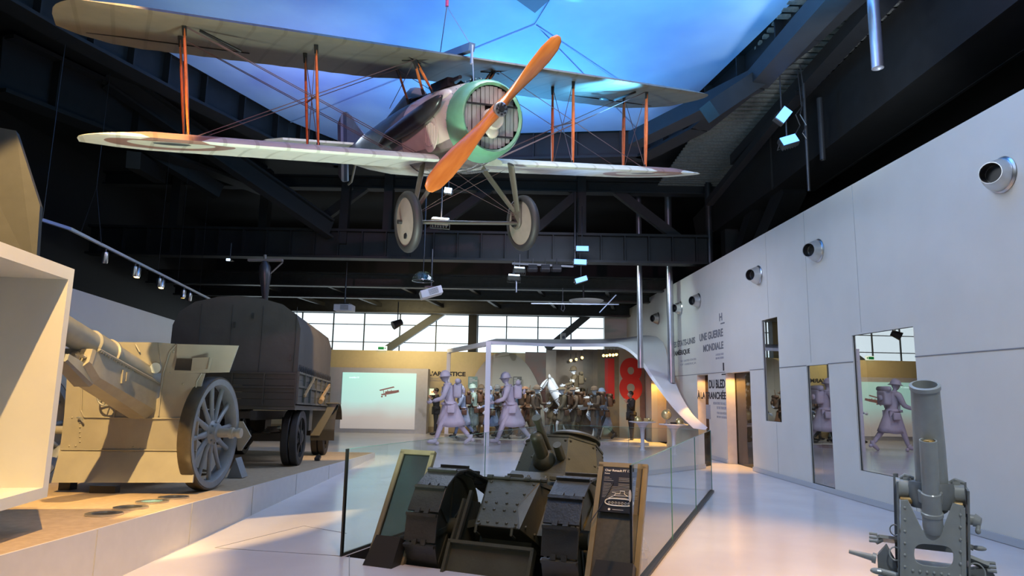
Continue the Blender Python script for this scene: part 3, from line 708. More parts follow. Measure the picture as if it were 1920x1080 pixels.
# bracing wires
mb = MB()
def wr(a, b, r=.0045): mb.tube(a, b, r, n=5)
for s in (-1, 1):
    for c in (CA, CB):
        zb_ = lambda x: PZL + .05 + .012 * x
        wr((s * .42, PYL + c, zb_(.4)), (s * S2, PYU + c, PZU)); wr((s * .52, PYU + c, PZU), (s * S2, PYL + c, zb_(S2)))
        wr((s * .46, PYL + c + .03, zb_(.4)), (s * S2, PYU + c + .03, PZU))
    for x in (S1, S2):
        wr((s * x, PYL + CA, zb_(x)), (s * x, PYU + CB, PZU)); wr((s * x, PYL + CB, zb_(x)), (s * x, PYU + CA, PZU))
    m_ = Vector((s * S1, 0, (PZU + PZL) / 2 + .05)); wr(m_ + Vector((0, PYL + CA, 0)), m_ + Vector((0, PYL + CB + .05, 0)), .010)
    wr((s * .52, PYU + .42, PZU), (s * .40, 2.2, .3)); wr((s * .52, PYU + .98, PZU), (-s * .30, 1.7, .35))
    wr((s * .72, WY, WZ + .05), (-s * .36, .45, -.58), .0025); wr((s * .72, WY, WZ + .05), (-s * .36, 1.05, -.58), .0025)
mb.build('bracing_wire', M['wire'], pl)
mb = MB()
for s in (-1, 1):
    for x in (.52,):
        for dx, dy in ((.12, .10), (-.12, .12), (.14, -.14), (-.12, -.14)): mb.tube((s * x, PYU + .42, PZU - .015), (s * (x + dx), PYU + .42 + dy, PZU + .0), .009, n=6)
    mb.tube((s * 2.78, PYU + .42, PZU - .01), (s * 2.4, PYU + .42, PZU - .16), .016, n=6)
mb.build('spar_fitting', M['blackpart'], pl)
mb = MB(); mb.ball((2.45, PYU + .70, PZU - .10), .05, 1.8, .6, .5, 10); mb.build('pitot_venturi', M['blackpart'], pl, smooth=60)
# undercarriage
for s in (-1, 1):
    A = Vector((s * .66, WY, WZ + .02))
    for y0, y1 in ((.38, WY - .03), (1.08, WY + .05)):
        a = Vector((s * (.40), y0, -.52)); b = Vector((s * .66, y1, WZ + .14)); R_ = []
        d = (b - a).normalized(); u = Vector((0, 1, 0)); u = (u - d * u.dot(d)).normalized(); v = d.cross(u)
        for t, wdt in ((0, .06), (.3, .058), (.7, .05), (1.06, .045)):
            R_.append([a.lerp(b, t) + u * (wdt * math.cos(q)) + v * (.020 * math.sin(q)) for q in [2 * PI * j / 12 for j in range(12)]])
        mb = MB(); mb.loft(R_); mb.build('undercarriage_leg', M['gearpaint'], pl, smooth=60)
    mb = MB(); mb.lathe([(.09, -.02), (.10, 0), (.09, .02)], A + Vector((0, 0, 0)), (1, 0, 0), 20); mb.prism([A + Vector((-.018, -.07, .2)), A + Vector((-.018, .10, .22)), A + Vector((-.018, .09, 0)), A + Vector((-.018, -.09, 0))], (.036, 0, 0)); mb.build('leg_fork', M['gearpaint'], pl, smooth=40)
    wh = empty('wheel'); wh.parent = pl; wh.location = (s * (WT + .03), WY, WZ)
    mb = MB(); mb.lathe([(.272, -.045), (.29, -.052), (.32, -.045), (.342, -.02), (.345, 0), (.342, .02), (.32, .045), (.29, .052), (.272, .045)], (0, 0, 0), (1, 0, 0), 40, closed=True); mb.build('tyre', M['rubber'], wh, smooth=60)
    mb = MB(); mb.lathe([(.0, -.075), (.04, -.072), (.277, -.03), (.277, .03), (.04, .072), (.0, .075)], (0, 0, 0), (1, 0, 0), 40); mb.build('wheel_cover', M['wheelpaint'], wh, smooth=60)
    mb = MB(); mb.tube((s * .075, 0, 0), (s * .12, 0, 0), .025, n=10); mb.tube((-s * .14, 0, 0), (-s * .06, 0, 0), .05, n=12)
    mb.lathe([(.038, 0), (.038, .012)], (s * .047, -.06, -.15), (s, 0, .15), 14); mb.build('hub_cap', M['blackpart'], wh)
mb = MB(); R_ = []
for x in (-.70, 0, .70): R_.append([Vector((x, WY + .07 * math.cos(q), WZ + .022 * math.sin(q))) for q in [2 * PI * j / 12 for j in range(12)]])
mb.loft(R_); mb.build('axle_fairing', M['gearpaint'], pl, smooth=60)
# tail: fin, rudder with stripes and figure, tailplane, skid
mb = MB(); mb.prism([(-.012, 4.35, .17), (-.012, 5.45, .10), (-.012, 5.45, .74), (-.012, 5.25, .66)], (.024, 0, 0)); mb.build('fin', M['fuselage'], pl)
M['rudder'] = roundel('striped_rudder', (.10, .14, .17), 0, 0, [], ribs=False)
rud = empty('rudder'); rud.parent = pl
YR = 5.46
def rstrip(y0, y1, mt):
    def zt_(y): return .76 - .9 * max(0, y - YR - .22) ** 1.6 - .12 * max(0, YR + .12 - y)
    def zb_(y): return -.46 + .9 * max(0, y - YR - .25) ** 1.6
    mb = MB(); n = 5; pts = [(-.015, y0 + (y1 - y0) * i / n, zt_(y0 + (y1 - y0) * i / n)) for i in range(n + 1)] + [(-.015, y1 - (y1 - y0) * i / n, zb_(y1 - (y1 - y0) * i / n)) for i in range(n + 1)]
    mb.prism(pts, (.03, 0, 0)); return mb.build('stripe', mt, rud)
rstrip(YR, YR + .20, mat('rudder_blue', (.06, .08, .11), .5)); rstrip(YR + .20, YR + .36, mat('rudder_white', (.30, .33, .36), .5)); rstrip(YR + .36, YR + .56, mat('rudder_red', (.03, .028, .03), .5))
text_mesh('number', '9', .34, M['blackpart'], rud, 'CENTER', .002, .012, .8, frame((-.018, YR + .30, -.02), (0, -1, 0), (0, 0, 1), (-1, 0, 0)))
mb = MB(); mb.prism([(-1.45, 5.15, .10), (-1.25, 4.75, .10), (1.25, 4.75, .10), (1.45, 5.15, .10), (1.45, 5.55, .10), (1.2, 5.75, .10), (.1, 5.45, .10), (-.1, 5.45, .10), (-1.2, 5.75, .10), (-1.45, 5.55, .10)], (0, 0, .035)); mb.build('tailplane', M['fabric_low'], pl)
mb = MB(); mb.path([(0, 5.0, -.18), (0, 5.25, -.48), (0, 5.45, -.52)], .02); mb.build('tail_skid', M['gearpaint'], pl)
# gun and fairing before the windscreen
mb = MB(); mb.box((-.07, 1.25, .47), (.09, .5, .10)); mb.tube((-.07, .75, .48), (-.07, 1.0, .48), .022); mb.box((.06, 1.3, .45), (.14, .25, .08)); mb.path([(.1, 1.3, .45), (.16, 1.2, .52), (.2, 1.1, .45)], .025)
mb.build('machine_gun', M['blackpart'], pl)
# hoist: spreader bar, rods and slings above the wing
hp_ = empty('hoist_bar', label='blue-grey steel spreader bar with cables hanging above the biplane', cat='hoist')
mb = MB(); b0 = at(885, 88, 6.9); b1 = at(820, 112, 7.9) ; b1 = b0 + (b1 - b0) * 1.0; mb.bar(b0, b1, .07, .09); mb.build('bar', mat('blue_steel', (.10, .16, .26), .4, .3), hp_)
mb = MB(); top = at(838, 12, 7.0); mb.tube(b0, top, .006, n=5); mb.tube(top, top + Vector((.0, 0, 1.6)), .012, n=6); mb.tube(at(825, 102, 7.6), top, .006, n=5)
mb.tube(b0, at(888, 153, 6.9), .008, n=6); mb.tube(b0 + Vector((.0, 0, .02)), b0 + Vector((0, 0, -.2)), .018, n=6)
mb.build('cable', M['pipe'], hp_)
mb = MB(); mb.tube(top + Vector((0, 0, .0)), top + Vector((0, 0, 1.7)), .02, n=6); mb.build('red_sling', mat('red_sling', (.4, .03, .10), .6), hp_)
# ================================================================== TANK IN ITS PIT
M['tank'] = mat('olive_black_armour', (0.050, 0.050, 0.032), 0.42, noise=0.15, nscale=6, bump=0.15, bscale=40)
M['tanktrack'] = mat('track_steel', (0.030, 0.031, 0.027), 0.38, noise=0.2, nscale=9, bump=0.3, bscale=50)
M['tankdark'] = mat('tank_inner', (0.02, 0.018, 0.015), 0.5)
UP = Vector((0, 0, 1)); TX = -PV
tp = math.radians(22)
TY = PU * math.cos(tp) - UP * math.sin(tp); TZ = PU * math.sin(tp) + UP * math.cos(tp)
TC = Vector((-0.7905, 7.2845, 0.2672)); TO = TC - (TX * -.87 + TY * .62 + TZ * .66) + TX * .012
tk = empty('tank', label='small dark olive light tank climbing out of the floor pit, riveted turret on top', cat='tank')
tk.matrix_world = frame(TO, TX, TY, TZ)
def plate(mb, pts, th=0.02):
    """thick plate from a planar polygon, thickness inward (against the polygon normal)"""
    pts = [Vector(p) for p in pts]; n = (pts[1] - pts[0]).cross(pts[2] - pts[0]).normalized(); mb.prism(pts, n * -th); return n
def riv_line(a, b, n, nrm, r=.016):
    a = Vector(a); b = Vector(b); return [(a.lerp(b, i / (n - 1)) if n > 1 else a, nrm) for i in range(n)]
def rivets(name, rows, par, mt, r=.016):
    mb = MB()
    for p, n in rows:
        n = Vector(n).normalized(); p = Vector(p); mb.lathe([(r, -.004), (r * .95, .004), (r * .6, .010), (r * .15, .012)], p, n, 8)
    o = mb.build(name, mt, par, smooth=50); o['kind'] = 'stuff' if len(rows) > 100 else ''
    if len(rows) <= 100: del o['kind']
    return o
# hull: closed outline extruded across (side profile y,z)
mb = MB()
prof = [(.95, .45), (.62, .66), (.80, 1.08), (1.25, 1.24), (1.30, 1.42), (2.75, 1.42), (3.6, 1.18), (4.0, .8), (3.7, .45)]
mb.prism([(-.40, y, z) for y, z in prof], (.80, 0, 0))
hull = mb.build('hull', M['tank'], tk)
# nose box with bevelled cheeks
A = [(-.33, .60, 1.175), (.25, .60, 1.175)]; B = [(-.25, .40, .86), (.12, .40, .86)]; C_ = [(-.25, .28, .64), (.22, .28, .64)]; D = [(-.36, 1.0, .52), (.36, 1.0, .52)]
mb = MB(); V = [mb.bm.verts.new(Vector(p)) for p in A + B + C_ + D]
for f in ((0, 1, 3, 2), (2, 3, 5, 4), (4, 5, 7, 6), (0, 2, 4, 6), (1, 7, 5, 3), (0, 6, 7, 1)): mb.bm.faces.new([V[i] for i in f])
bmesh.ops.bevel(mb.bm, geom=list(mb.bm.edges), offset=.008, segments=1, affect='EDGES')
nose = mb.build('nose', M['tank'], tk)
mb = MB(); mb.prism([(-.33, .60, 1.14), (.25, .60, 1.14), (.38, 1.10, 1.18), (-.38, 1.10, 1.18)], (0, 0, .035)); mb.prism([(-.32, .62, .5), (.24, .62, .5), (.36, 1.05, .5), (-.36, 1.05, .5)], (0, 0, .64)); mb.build('bonnet', M['tank'], tk)
n1 = (Vector(B[0]) - Vector(A[0])).cross(Vector(A[1]) - Vector(A[0])).normalized(); n1 = n1 if n1.y < 0 else -n1
n2_ = (Vector(C_[0]) - Vector(B[0])).cross(Vector(B[1]) - Vector(B[0])).normalized(); n2_ = n2_ if n2_.y < 0 else -n2_
rows = riv_line(Vector(A[0]).lerp(Vector(B[0]), .12) + Vector((.04, 0, 0)), Vector(A[1]).lerp(Vector(B[1]), .12) + Vector((-.04, 0, 0)), 2, n1) + riv_line(Vector(B[0]).lerp(Vector(A[0]), .12) + Vector((.03, 0, 0)), Vector(B[1]).lerp(Vector(A[1]), .12) + Vector((-.03, 0, 0)), 4, n1)
rows += riv_line(Vector(A[0]).lerp(Vector(B[0]), .5) + Vector((.05, 0, 0)), Vector(A[1]).lerp(Vector(B[1]), .5) + Vector((-.05, 0, 0)), 3, n1)
rows += riv_line(Vector(B[0]).lerp(Vector(C_[0]), .18) + Vector((.03, 0, 0)), Vector(B[1]).lerp(Vector(C_[1]), .18) + Vector((-.03, 0, 0)), 4, n2_) + riv_line(Vector(C_[0]).lerp(Vector(B[0]), .2) + Vector((.03, 0, 0)), Vector(C_[1]).lerp(Vector(B[1]), .2) + Vector((-.03, 0, 0)), 5, n2_)
for s, P_ in ((1, 1), (-1, 0)):
    n3 = (Vector(A[P_]) - Vector(B[P_])).cross(Vector(C_[P_]) - Vector(B[P_])).normalized(); n3 = n3 if n3.x * s > 0 else -n3
    for t in (.15, .4, .65, .9):
        rows.append((Vector(B[P_]).lerp(Vector(A[P_]), t) + Vector((0, .02, -.04)) + n3 * .002, n3)); rows.append((Vector(C_[P_]).lerp(Vector(D[P_]), t) + Vector((0, 0.0, .06)) + n3 * .002, n3))
rivets('rivet', rows, nose, M['tank'])
# driver plate, hinged visor flaps
mb = MB(); mb.prism([(-.42, 1.06, 1.16), (.42, 1.06, 1.16), (.36, 1.28, 1.46), (-.36, 1.28, 1.46)], (0, .03, 0)); dp = mb.build('driver_plate', M['tank'], tk)
mb = MB(); mb.box((0, 1.08, 1.29), (.30, .05, .05)); 
for s in (-1, 1): mb.box((s * .25, 1.14, 1.36), (.18, .05, .035)); mb.tube((s * .10, 1.10, 1.28), (s * .10, 1.16, 1.38), .016)
mb.box((0, 1.12, 1.22), (.55, .05, .02)); mb.tube((-.33, .60, 1.19), (.25, .60, 1.19), .016, n=8)
for x in (-.3, -.1, .12, .3): mb.tube((x - .04, .60, 1.195), (x + .02, .60, 1.195), .026, n=8)
mb.build('visor_flap', M['tank'], dp, smooth=40)
# turret: octagon, riveted
tur = empty('turret'); tur.parent = tk; tur.location = (.02, 1.93, 0)
ZB_, ZT_ = 1.42, 1.95; RB, RT = .60, .48
oc = lambda r, z, k: Vector((r * 1.0 * math.cos(math.radians(22.5 + 45 * k)), r * math.sin(math.radians(22.5 + 45 * k)), z))
M['tanklid'] = M['tank']
for k in range(8):
    q = [oc(RB, ZB_, k), oc(RB, ZB_, k + 1), oc(RT, ZT_, k + 1), oc(RT, ZT_, k)]
    mb = MB(); n = plate(mb, q, .03); c = (q[0] + q[1] + q[2] + q[3]) / 4
    if n.dot(Vector((c.x, c.y, 0))) < 0: n = -n
    o = mb.build('side_plate', M['tank'], tur)
    ins = lambda p: p.lerp(c, .16)
    w0, w1, w2, w3 = map(ins, q); rows = []
    for a, b, m_ in ((w0, w1, 2), (w3, w2, 2), (w0, w3, 3), (w1, w2, 3)): rows += riv_line(a, b, m_, n)
    rivets('rivet', rows, o, M['tank'], .017)
mb = MB(); mb.prism([oc(RT + .01, ZT_, k) for k in range(8)], (0, 0, .025)); rt = mb.build('roof_plate', M['tank'], tur)
mb = MB(); mb.lathe([(.27, 0), (.27, .06), (.25, .065), (.25, .085), (.33, .09), (.33, .11), (.27, .15), (.16, .185), (.0, .20)], (.10, .05, ZT_ + .02), (0, 0, 1), 32); mb.build('cupola', M['tank'], tur, smooth=40)
mb = MB(); mb.prism([oc(RB + .03, ZB_ - .04, k) for k in range(8)], (0, 0, .04)); mb.build('turret_ring', M['tank'], tur)
# gun mantlet with thick sleeve and barrel
mb = MB(); g0 = Vector((-.06, -.50, 1.64)); gd = Vector((-.05, -1.0, .50)).normalized(); gu = Vector((0, 0, 1))
mb.ball(g0 + gd * .02, .14, 1, .8, 1, 16); gm = mb.build('mantlet', M['tank'], tur, smooth=60)
mb = MB(); mb.tube(g0, g0 + gd * .36, .082, .075, 16); mb.ball(g0 + gd * .36, .075, n=14); mb.build('recoil_sleeve', M['tank'], gm, smooth=40)
mb = MB(); o2 = Vector((.035, -.02, .115)); mb.tube(g0 + o2, g0 + o2 + gd * .50, .05, .042, 14); mb.tube(g0 + o2 + gd * .46, g0 + o2 + gd * .52, .054, .054, 14); mb.build('gun_barrel', M['tank'], gm, smooth=40)
mb = MB(); o3 = Vector((.20, .0, .05)); mb.tube(g0 + o3, g0 + o3 + gd * .20, .055, .05, 12); mb.build('sight_port', M['tank'], gm, smooth=40)
# tracks: one link plate after another round the running gear
def track_path():
    """closed centre line in y,z: big idler in front, sprocket behind"""
    ci, ri = Vector((.62, .66)), .585; cs, rs = Vector((3.55, .70)), .36; pts = []
    for i in range(41):
        a = math.radians(98 + 172 * i / 40); pts.append(ci + Vector((ri * math.cos(a), ri * math.sin(a))))
    pts += [Vector((1.3, .07)), Vector((3.0, .07))]
    for i in range(21):
        a = math.radians(-70 + 150 * i / 20); pts.append(cs + Vector((rs * math.cos(a), rs * math.sin(a))))
    pts += [Vector((2.6, 1.22)), Vector((1.5, 1.30))]
    return pts
tpth = track_path()
def resample(pts, n):
    P_ = pts + [pts[0]]; L = [0]
    for a, b in zip(P_, P_[1:]): L.append(L[-1] + (b - a).length)
    out = []
    for i in range(n):
        s = L[-1] * i / n; k = max(j for j in range(len(L)) if L[j] <= s); k = min(k, len(P_) - 2)
        out.append(P_[k].lerp(P_[k + 1], (s - L[k]) / max(1e-6, L[k + 1] - L[k])))
    return out
NL = 32
nodes = resample(tpth, NL)
lm = None
for s in (-1, 1):
    xc = s * .70
    tr_ = empty('track'); tr_.parent = tk
    for i in range(NL):
        a, b = nodes[i], nodes[(i + 1) % NL]; L = (b - a).length; d = (b - a).normalized(); n = Vector((d.y, -d.x))
        if lm is None:
            mb = MB(); mb.box((0, 0, 0), (.34, L * .93, .022), bev=.004); mb.box((0, -L * .43, .022), (.33, .028, .035)); 
            mb.box((0, 0, -.03), (.22, L * .8, .03))
            for x in (-.05, .05): mb.box((x, L * .47, .012), (.05, .05, .035))
            proto = mb.build('track_link', M['tanktrack'], tr_); lm = proto.data; ob = proto
        else:
            ob = bpy.data.objects.new('track_link', lm); COL.objects.link(ob); ob.parent = tr_
        out = -n if (a.lerp(b, .5) - Vector((2.0, .65))).dot(n) < 0 else n
        Y_ = Vector((0, d.x, d.y)); Z_ = Vector((0, out.x, out.y)); X_ = Y_.cross(Z_)
        ob.matrix_local = frame((xc, (a.x + b.x) / 2, (a.y + b.y) / 2), X_, Y_, Z_)
    # running gear
    mb = MB(); mb.lathe([(.555, -.09), (.575, -.09), (.575, .09), (.555, .09), (.50, .05), (.50, -.05)], (xc, .62, .66), (1, 0, 0), 40, closed=True)
    for k in range(7):
        a = 2 * PI * k / 7; mb.bar((xc, .62, .66), (xc, .62 + .52 * math.cos(a), .66 + .52 * math.sin(a)), .05, .07, up=(1, 0, 0))
    mb.lathe([(.53, -.02), (.53, .02)], (xc, .62, .66), (1, 0, 0), 40); mb.lathe([(.09, -.12), (.09, .12)], (xc, .62, .66), (1, 0, 0), 20); mb.build('idler_wheel', M['tank'], tk, smooth=40)
    mb = MB(); mb.lathe([(.33, -.03), (.33, .03)], (xc, 3.55, .70), (1, 0, 0), 24); mb.build('sprocket', M['tank'], tk)
    for k in range(8): 
        mb = MB(); mb.lathe([(.11, -.05), (.11, .05)], (xc, 1.28 + k * .235, .20), (1, 0, 0), 16); mb.build('road_wheel', M['tank'], tk)
    mb = MB(); mb.prism([(xc - .05, .75, .55), (xc - .05, 1.1, .30), (xc - .05, 3.2, .28), (xc - .05, 3.6, .62), (xc - .05, 2.4, .72), (xc - .05, 1.0, .78)], (.10, 0, 0)); mb.build('track_frame', M['tank'], tk)
    mb = MB(); mb.prism([(s * .50 - .012, .35, .50), (s * .50 - .012, .75, .30), (s * .50 - .012, 1.2, .62), (s * .50 - .012, .85, .98), (s * .50 - .012, .45, .92)], (.024, 0, 0)); mb.bar((s * .36, .85, .80), (s * .52, .65, .70), .07, .07); mb.bar((s * .47, .40, .35), (s * .47, .55, 1.02), .03, .05); mb.build('idler_bracket', M['tank'], tk)
    for k in range(2):
        mb = MB(); c = Vector((s * .36, 1.05 + k * .5, .86)); mb.lathe([(.0, 0), (.06, 0), (.06, .03), (.09, .03), (.09, .06), (.07, .06), (.07, .10), (.05, .14), (.0, .14)], c, (s, 0, 0), 18); mb.build('spring_cup', M['tank'], tk, smooth=40)
# tow hook and lamp bracket
mb = MB(); mb.path([(-.20, .30, .66), (-.20, .22, .63), (-.20, .22, .57), (-.20, .32, .56)], .014); mb.path([(.17, .30, .66), (.17, .22, .63), (.17, .22, .57), (.17, .32, .56)], .014); mb.build('tow_hook', M['tank'], nose)
# ramp slab that carries the tank
mb = MB(); mb.box((0, 2.2, -.10), (1.9, 4.4, .14)); rp_ = mb.build('ramp', M['pit'], None); rp_.matrix_world = frame(TO, TX, TY, TZ); struct(rp_); rp_.name = 'trim_21'
# leaning framed panels beside the tank and the tray between the tracks
el = math.radians(61); PD = PU * math.cos(el) + UP * math.sin(el); PB = onz(693, 1050, 0); PN = TX.cross(PD).normalized(); PN = PN if PN.y < 0 else -PN
M['frameolive'] = mat('olive_frame', (0.20, 0.17, 0.10), 0.4, noise=.1)
M['mesh'] = glassmat('fine_mesh_sheet', (0.34, 0.40, 0.38), 0.06, 0.3)
def lp(s, l, n=0.0): return PB + TX * s + PD * l + PN * n
def lean_panel(s0, s1, top, label, sheet):
    o = empty('lean_panel', label=label, cat='panel', group='leaning framed panels beside the tank')
    w_ = .045; mb = MB()
    for a, b in (((s0, -.55), (s0, top)), ((s1, -.55), (s1, top))): mb.bar(lp(a[0], a[1]), lp(b[0], b[1]), w_, .05, up=PN)
    mb.bar(lp(s0 - w_ / 2, top), lp(s1 + w_ / 2, top), w_, .05, up=PN); mb.build('frame', M['frameolive'], o)
    mb = MB(); mb.prism([lp(s0 + .02, -.5), lp(s1 - .02, -.5), lp(s1 - .02, top - .02), lp(s0 + .02, top - .02)], PN * .006); mb.build('mesh_sheet', sheet, o)
    mb = MB(); mb.prism([lp(s0 - .02, -.5, .03), lp(s1, -.5, .03), lp(s1, .20, .03), lp(s0 + .1, .20, .03)], PN * .14); mb.build('tray', M['tankdark'], o)
    return o
lean_panel(0.0, .37, 1.135, 'leaning olive framed mesh panel at the left of the tank', M['mesh'])
o = lean_panel(2.20, 2.62, 1.12, 'leaning olive framed panel at the right of the tank, behind its black text board', mat('olive_mesh_sheet', (.055, .05, .035), .5, noise=.2, nscale=30))
bd = empty('text_board', label='black text board with white tank outline drawing on the right leaning panel', cat='sign')
mb = MB(); mb.prism([lp(2.235, .66, .03), lp(2.60, .66, .03), lp(2.60, 1.085, .03), lp(2.235, 1.085, .03)], PN * .012); mb.build('board', M['blackpart'], bd)
M['paleprint'] = mat('pale_print', (.72, .72, .70), .5)
def tmx(s, l): return frame(lp(s, l, .044), TX, PD, PN)
text_mesh('heading', 'Char Renault FT 17', .030, M['paleprint'], bd, 'LEFT', .0005, .0006, 1, tmx(2.25, 1.045))
text_mesh('heading', 'France', .018, M['paleprint'], bd, 'LEFT', .0005, .0003, 1, tmx(2.25, 1.018))
mb = MB()
for i in range(14):
    l = .985 - i * .0145
    if i in (3,): continue
    for a, b in (((2.25, 2.30 + .02 * (i % 3)), (2.39, 2.53 + .02 * (i % 2))) if i < 6 else ((2.25, 2.575 - .02 * (i % 3 == 2)),)):
        mb.bar(lp(a, l, .043), lp(b, l, .043), .004, .002, up=PN)
mb.build('text_line', mat('dim_print', (.28, .28, .27), .6), bd)
mb = MB()                                                                     # outline drawing of the tank
cx_, cy_ = 2.415, .765
pts = [(.13 * math.copysign(abs(math.cos(a)) ** .6, math.cos(a)), .032 * math.copysign(abs(math.sin(a)) ** .8, math.sin(a)) - .012) for a in [2 * PI * k / 40 for k in range(41)]]
mb.path([lp(cx_ + x, cy_ + y, .045) for x, y in pts], .006, 6)
for k in range(7): mb.path([lp(cx_ - .09 + k * .03 + .009 * math.cos(q), cy_ - .018 + .009 * math.sin(q), .045) for q in [2 * PI * j / 8 for j in range(9)]], .002, 4)
mb.path([lp(cx_ + x, cy_ + y, .045) for x, y in ((-.10, .022), (-.05, .05), (-.04, .07), (.0, .07), (.0, .095), (.04, .095), (.04, .07), (.07, .05), (.12, .03))], .003, 5)
mb.path([lp(cx_ - .04, cy_ + .075, .045), lp(cx_ - .075, cy_ + .078, .045)], .003, 5); mb.path([lp(cx_ - .05, cy_ + .05, .045), lp(cx_ + .07, cy_ + .05, .045)], .002, 5)
mb.build('tank_drawing', M['paleprint'], bd)
mb = MB(); mb.lathe([(.011, 0), (.011, .002)], lp(2.33, .685, .043), PN, 14); mb.bar(lp(2.36, .685, .044), lp(2.46, .685, .044), .003, .001, up=PN); mb.build('logo', M['paleprint'], bd)
# sloping tray between the tracks
ty_ = empty('floor_tray', label='dark sloping tray with raised rim between the tank tracks', cat='tray')
mb = MB(); mb.prism([lp(.84, -.5), lp(1.68, -.5), lp(1.68, .235), lp(.84, .235)], PN * .02); mb.build('tray_plate', M['tank'], ty_)
mb = MB(); mb.bar(lp(.84, -.5, .03), lp(.84, .25, .03), .03, .09, up=PN); mb.bar(lp(.825, .25, .03), lp(1.69, .25, .03), .03, .09, up=PN); mb.bar(lp(1.68, -.5, .03), lp(1.68, .25, .03), .03, .09, up=PN); mb.build('rim', M['tank'], ty_)
# glass balustrade round the pit
M['glassedge'] = mat('dark_glass_edge', (.01, .012, .012), .3)
M['greenedge'] = mat('green_glass_edge', (.12, .30, .26), .2)
GH = 1.05
def balus(a, b, label, joints=(), dark_at=(), shoe=False):
    o = empty('glass_balustrade', label=label, cat='balustrade', group='glass balustrades around the tank pit')
    mb = MB(); d = (b - a).normalized(); ts = [0, *joints, 1]
    for t0, t1 in zip(ts, ts[1:]):
        p0 = a.lerp(b, t0) + d * (.006 if t0 else 0); p1 = a.lerp(b, t1) - d * (.006 if t1 < 1 else 0)
        mb = MB(); mb.quad(p0 + UP * .0, p1 + UP * .0, p1 + UP * GH, p0 + UP * GH); g = mb.build('glass_pane', M['glass'], o)
        mb = MB(); mb.bar(p0 + UP * GH, p1 + UP * GH, .012, .004); mb.build('top_edge', M['greenedge'], g)
        mb = MB(); mb.bar(p1, p1 + UP * GH, .012, .005, up=d); mb.build('side_edge', M['greenedge'], g)
    for t in dark_at:
        p = a.lerp(b, t); mb = MB(); mb.bar(p, p + UP * GH, .02, .035, up=d); mb.build('end_edge', M['glassedge'], o)
    mb = MB(); w_ = .07 if shoe else .025; mb.bar(a + UP * .012, b + UP * .012, w_, .03); mb.build('shoe', M['bronze'], o)
    return o
e_ = .035
balus(pitg[0] - PV * e_ , pitg[3] - PV * e_, 'glass balustrade along the right edge of the tank pit, with a dark shoe', (.33, .66), (0,), True)
balus(pitg[1] + PV * e_, pitg[2] + PV * e_, 'greenish glass balustrade along the left edge of the tank pit', (.52,), (0,))
balus(pitg[2] + PU * e_, pitg[3] + PU * e_, 'glass balustrade across the far end of the tank pit', (.5,), ())
mb = MB(); c = onp(1181, 930, pit[0] - PV * (e_ + .01), PV); mb.lathe([(.05, 0), (.05, .002)], c, -PV, 20); st = mb.build('round_sticker', mat('pale_sticker', (.6, .6, .56), .6)); tag(st, 'small round pale sticker on the right glass balustrade', 'sticker')
# cable barrier rope
mb = MB(); a = onp(1150, 905, lp(2.3, .6, .05), PN); b = onp(1106, 980, lp(2.3, .6, .10), PN); mb.path([a, a.lerp(b, .5) + Vector((0, 0, -.02)), b], .004); tag(mb.build('barrier_cord', M['blackpart']), 'thin black cord hanging from the text board beside the tank', 'cord')
# ================================================================== FIELD GUN
def onplat(x, y):
    p = onz(x, y, .4)
    for _ in range(12): p = onz(x, y, hp(p.y))
    return p
M['gun'] = mat('grey_gun_paint', (0.31, 0.30, 0.26), 0.38, noise=0.08, nscale=4, coat=.15)
M['gunblue'] = mat('blue_grey_wheel_paint', (0.20, 0.225, 0.25), 0.42, noise=0.1)
M['guntube'] = mat('grey_barrel_paint', (0.30, 0.30, 0.27), 0.32, noise=0.08)
M['tread'] = mat('dark_tyre_band', (0.06, 0.05, 0.035), 0.35, noise=.25)
YA = 8.62; GX = -4.86; gz = hp(YA); AXZ = gz + .70
gun = empty('field_gun', (0, 0, 0), 0, 'grey shielded heavy field gun with large spoked wheels on the left platform', 'cannon')
def gx(px, Y): return at(px, 700, Y).x
YSH = 8.22
def sp(x, y, Y=YSH): return at(x, y, Y)
# shield: apron, middle plate, curved upper plates either side of the barrel opening, ear plate
Wt = Vector((0, .02, 0))
mb = MB(); mb.prism([sp(96, 905, 8.05), sp(361, 905, 8.05), sp(368, 846), sp(112, 843)], Wt); ap = mb.build('shield_apron', M['gun'], gun)
mb = MB(); mb.prism([sp(112, 843), sp(368, 846), sp(372, 786), sp(120, 783)], Wt); mb.build('shield_plate', M['gun'], gun)
up_ = [(120, 783), (215, 783), (217, 742), (185, 742), (176, 690), (182, 640), (164, 637), (140, 655), (126, 700)]
mb = MB(); mb.prism([sp(x, y) for x, y in up_], Wt); mb.build('shield_plate', M['gun'], gun)
up2 = [(290, 785), (372, 786), (378, 720), (384, 700), (330, 699), (332, 645), (296, 642), (303, 690), (299, 742)]
mb = MB(); mb.prism([sp(x, y) for x, y in up2], Wt); mb.build('shield_plate', M['gun'], gun)
mb = MB(); mb.prism([sp(182, 641, YSH + .02), sp(297, 642, YSH + .02), sp(302, 700, YSH + .02), sp(176, 695, YSH + .02)], Wt); mb.build('shield_plate', M['gun'], gun)
mb = MB(); inn = [(215, 783), (290, 785), (299, 742), (304, 690), (300, 700), (255, 742), (217, 742)]
mb.prism([sp(217, 783), sp(290, 785), sp(299, 745), sp(262, 768), sp(234, 764), sp(217, 745)], Wt); mb.build('shield_plate', M['gun'], gun)
ear = [(330, 700), (332, 645), (447, 648), (429, 698), (388, 699)]
mb = MB(); mb.prism([sp(x, y, 8.16) for x, y in ear], Wt); er = mb.build('ear_plate', M['gun'], gun)
mb = MB(); mb.prism([sp(327, 694, 8.14), sp(331, 672, 8.14), sp(361, 673, 8.14), sp(358, 695, 8.14)], Wt * .5); mb.build('sight_window', M['blackpart'], er)
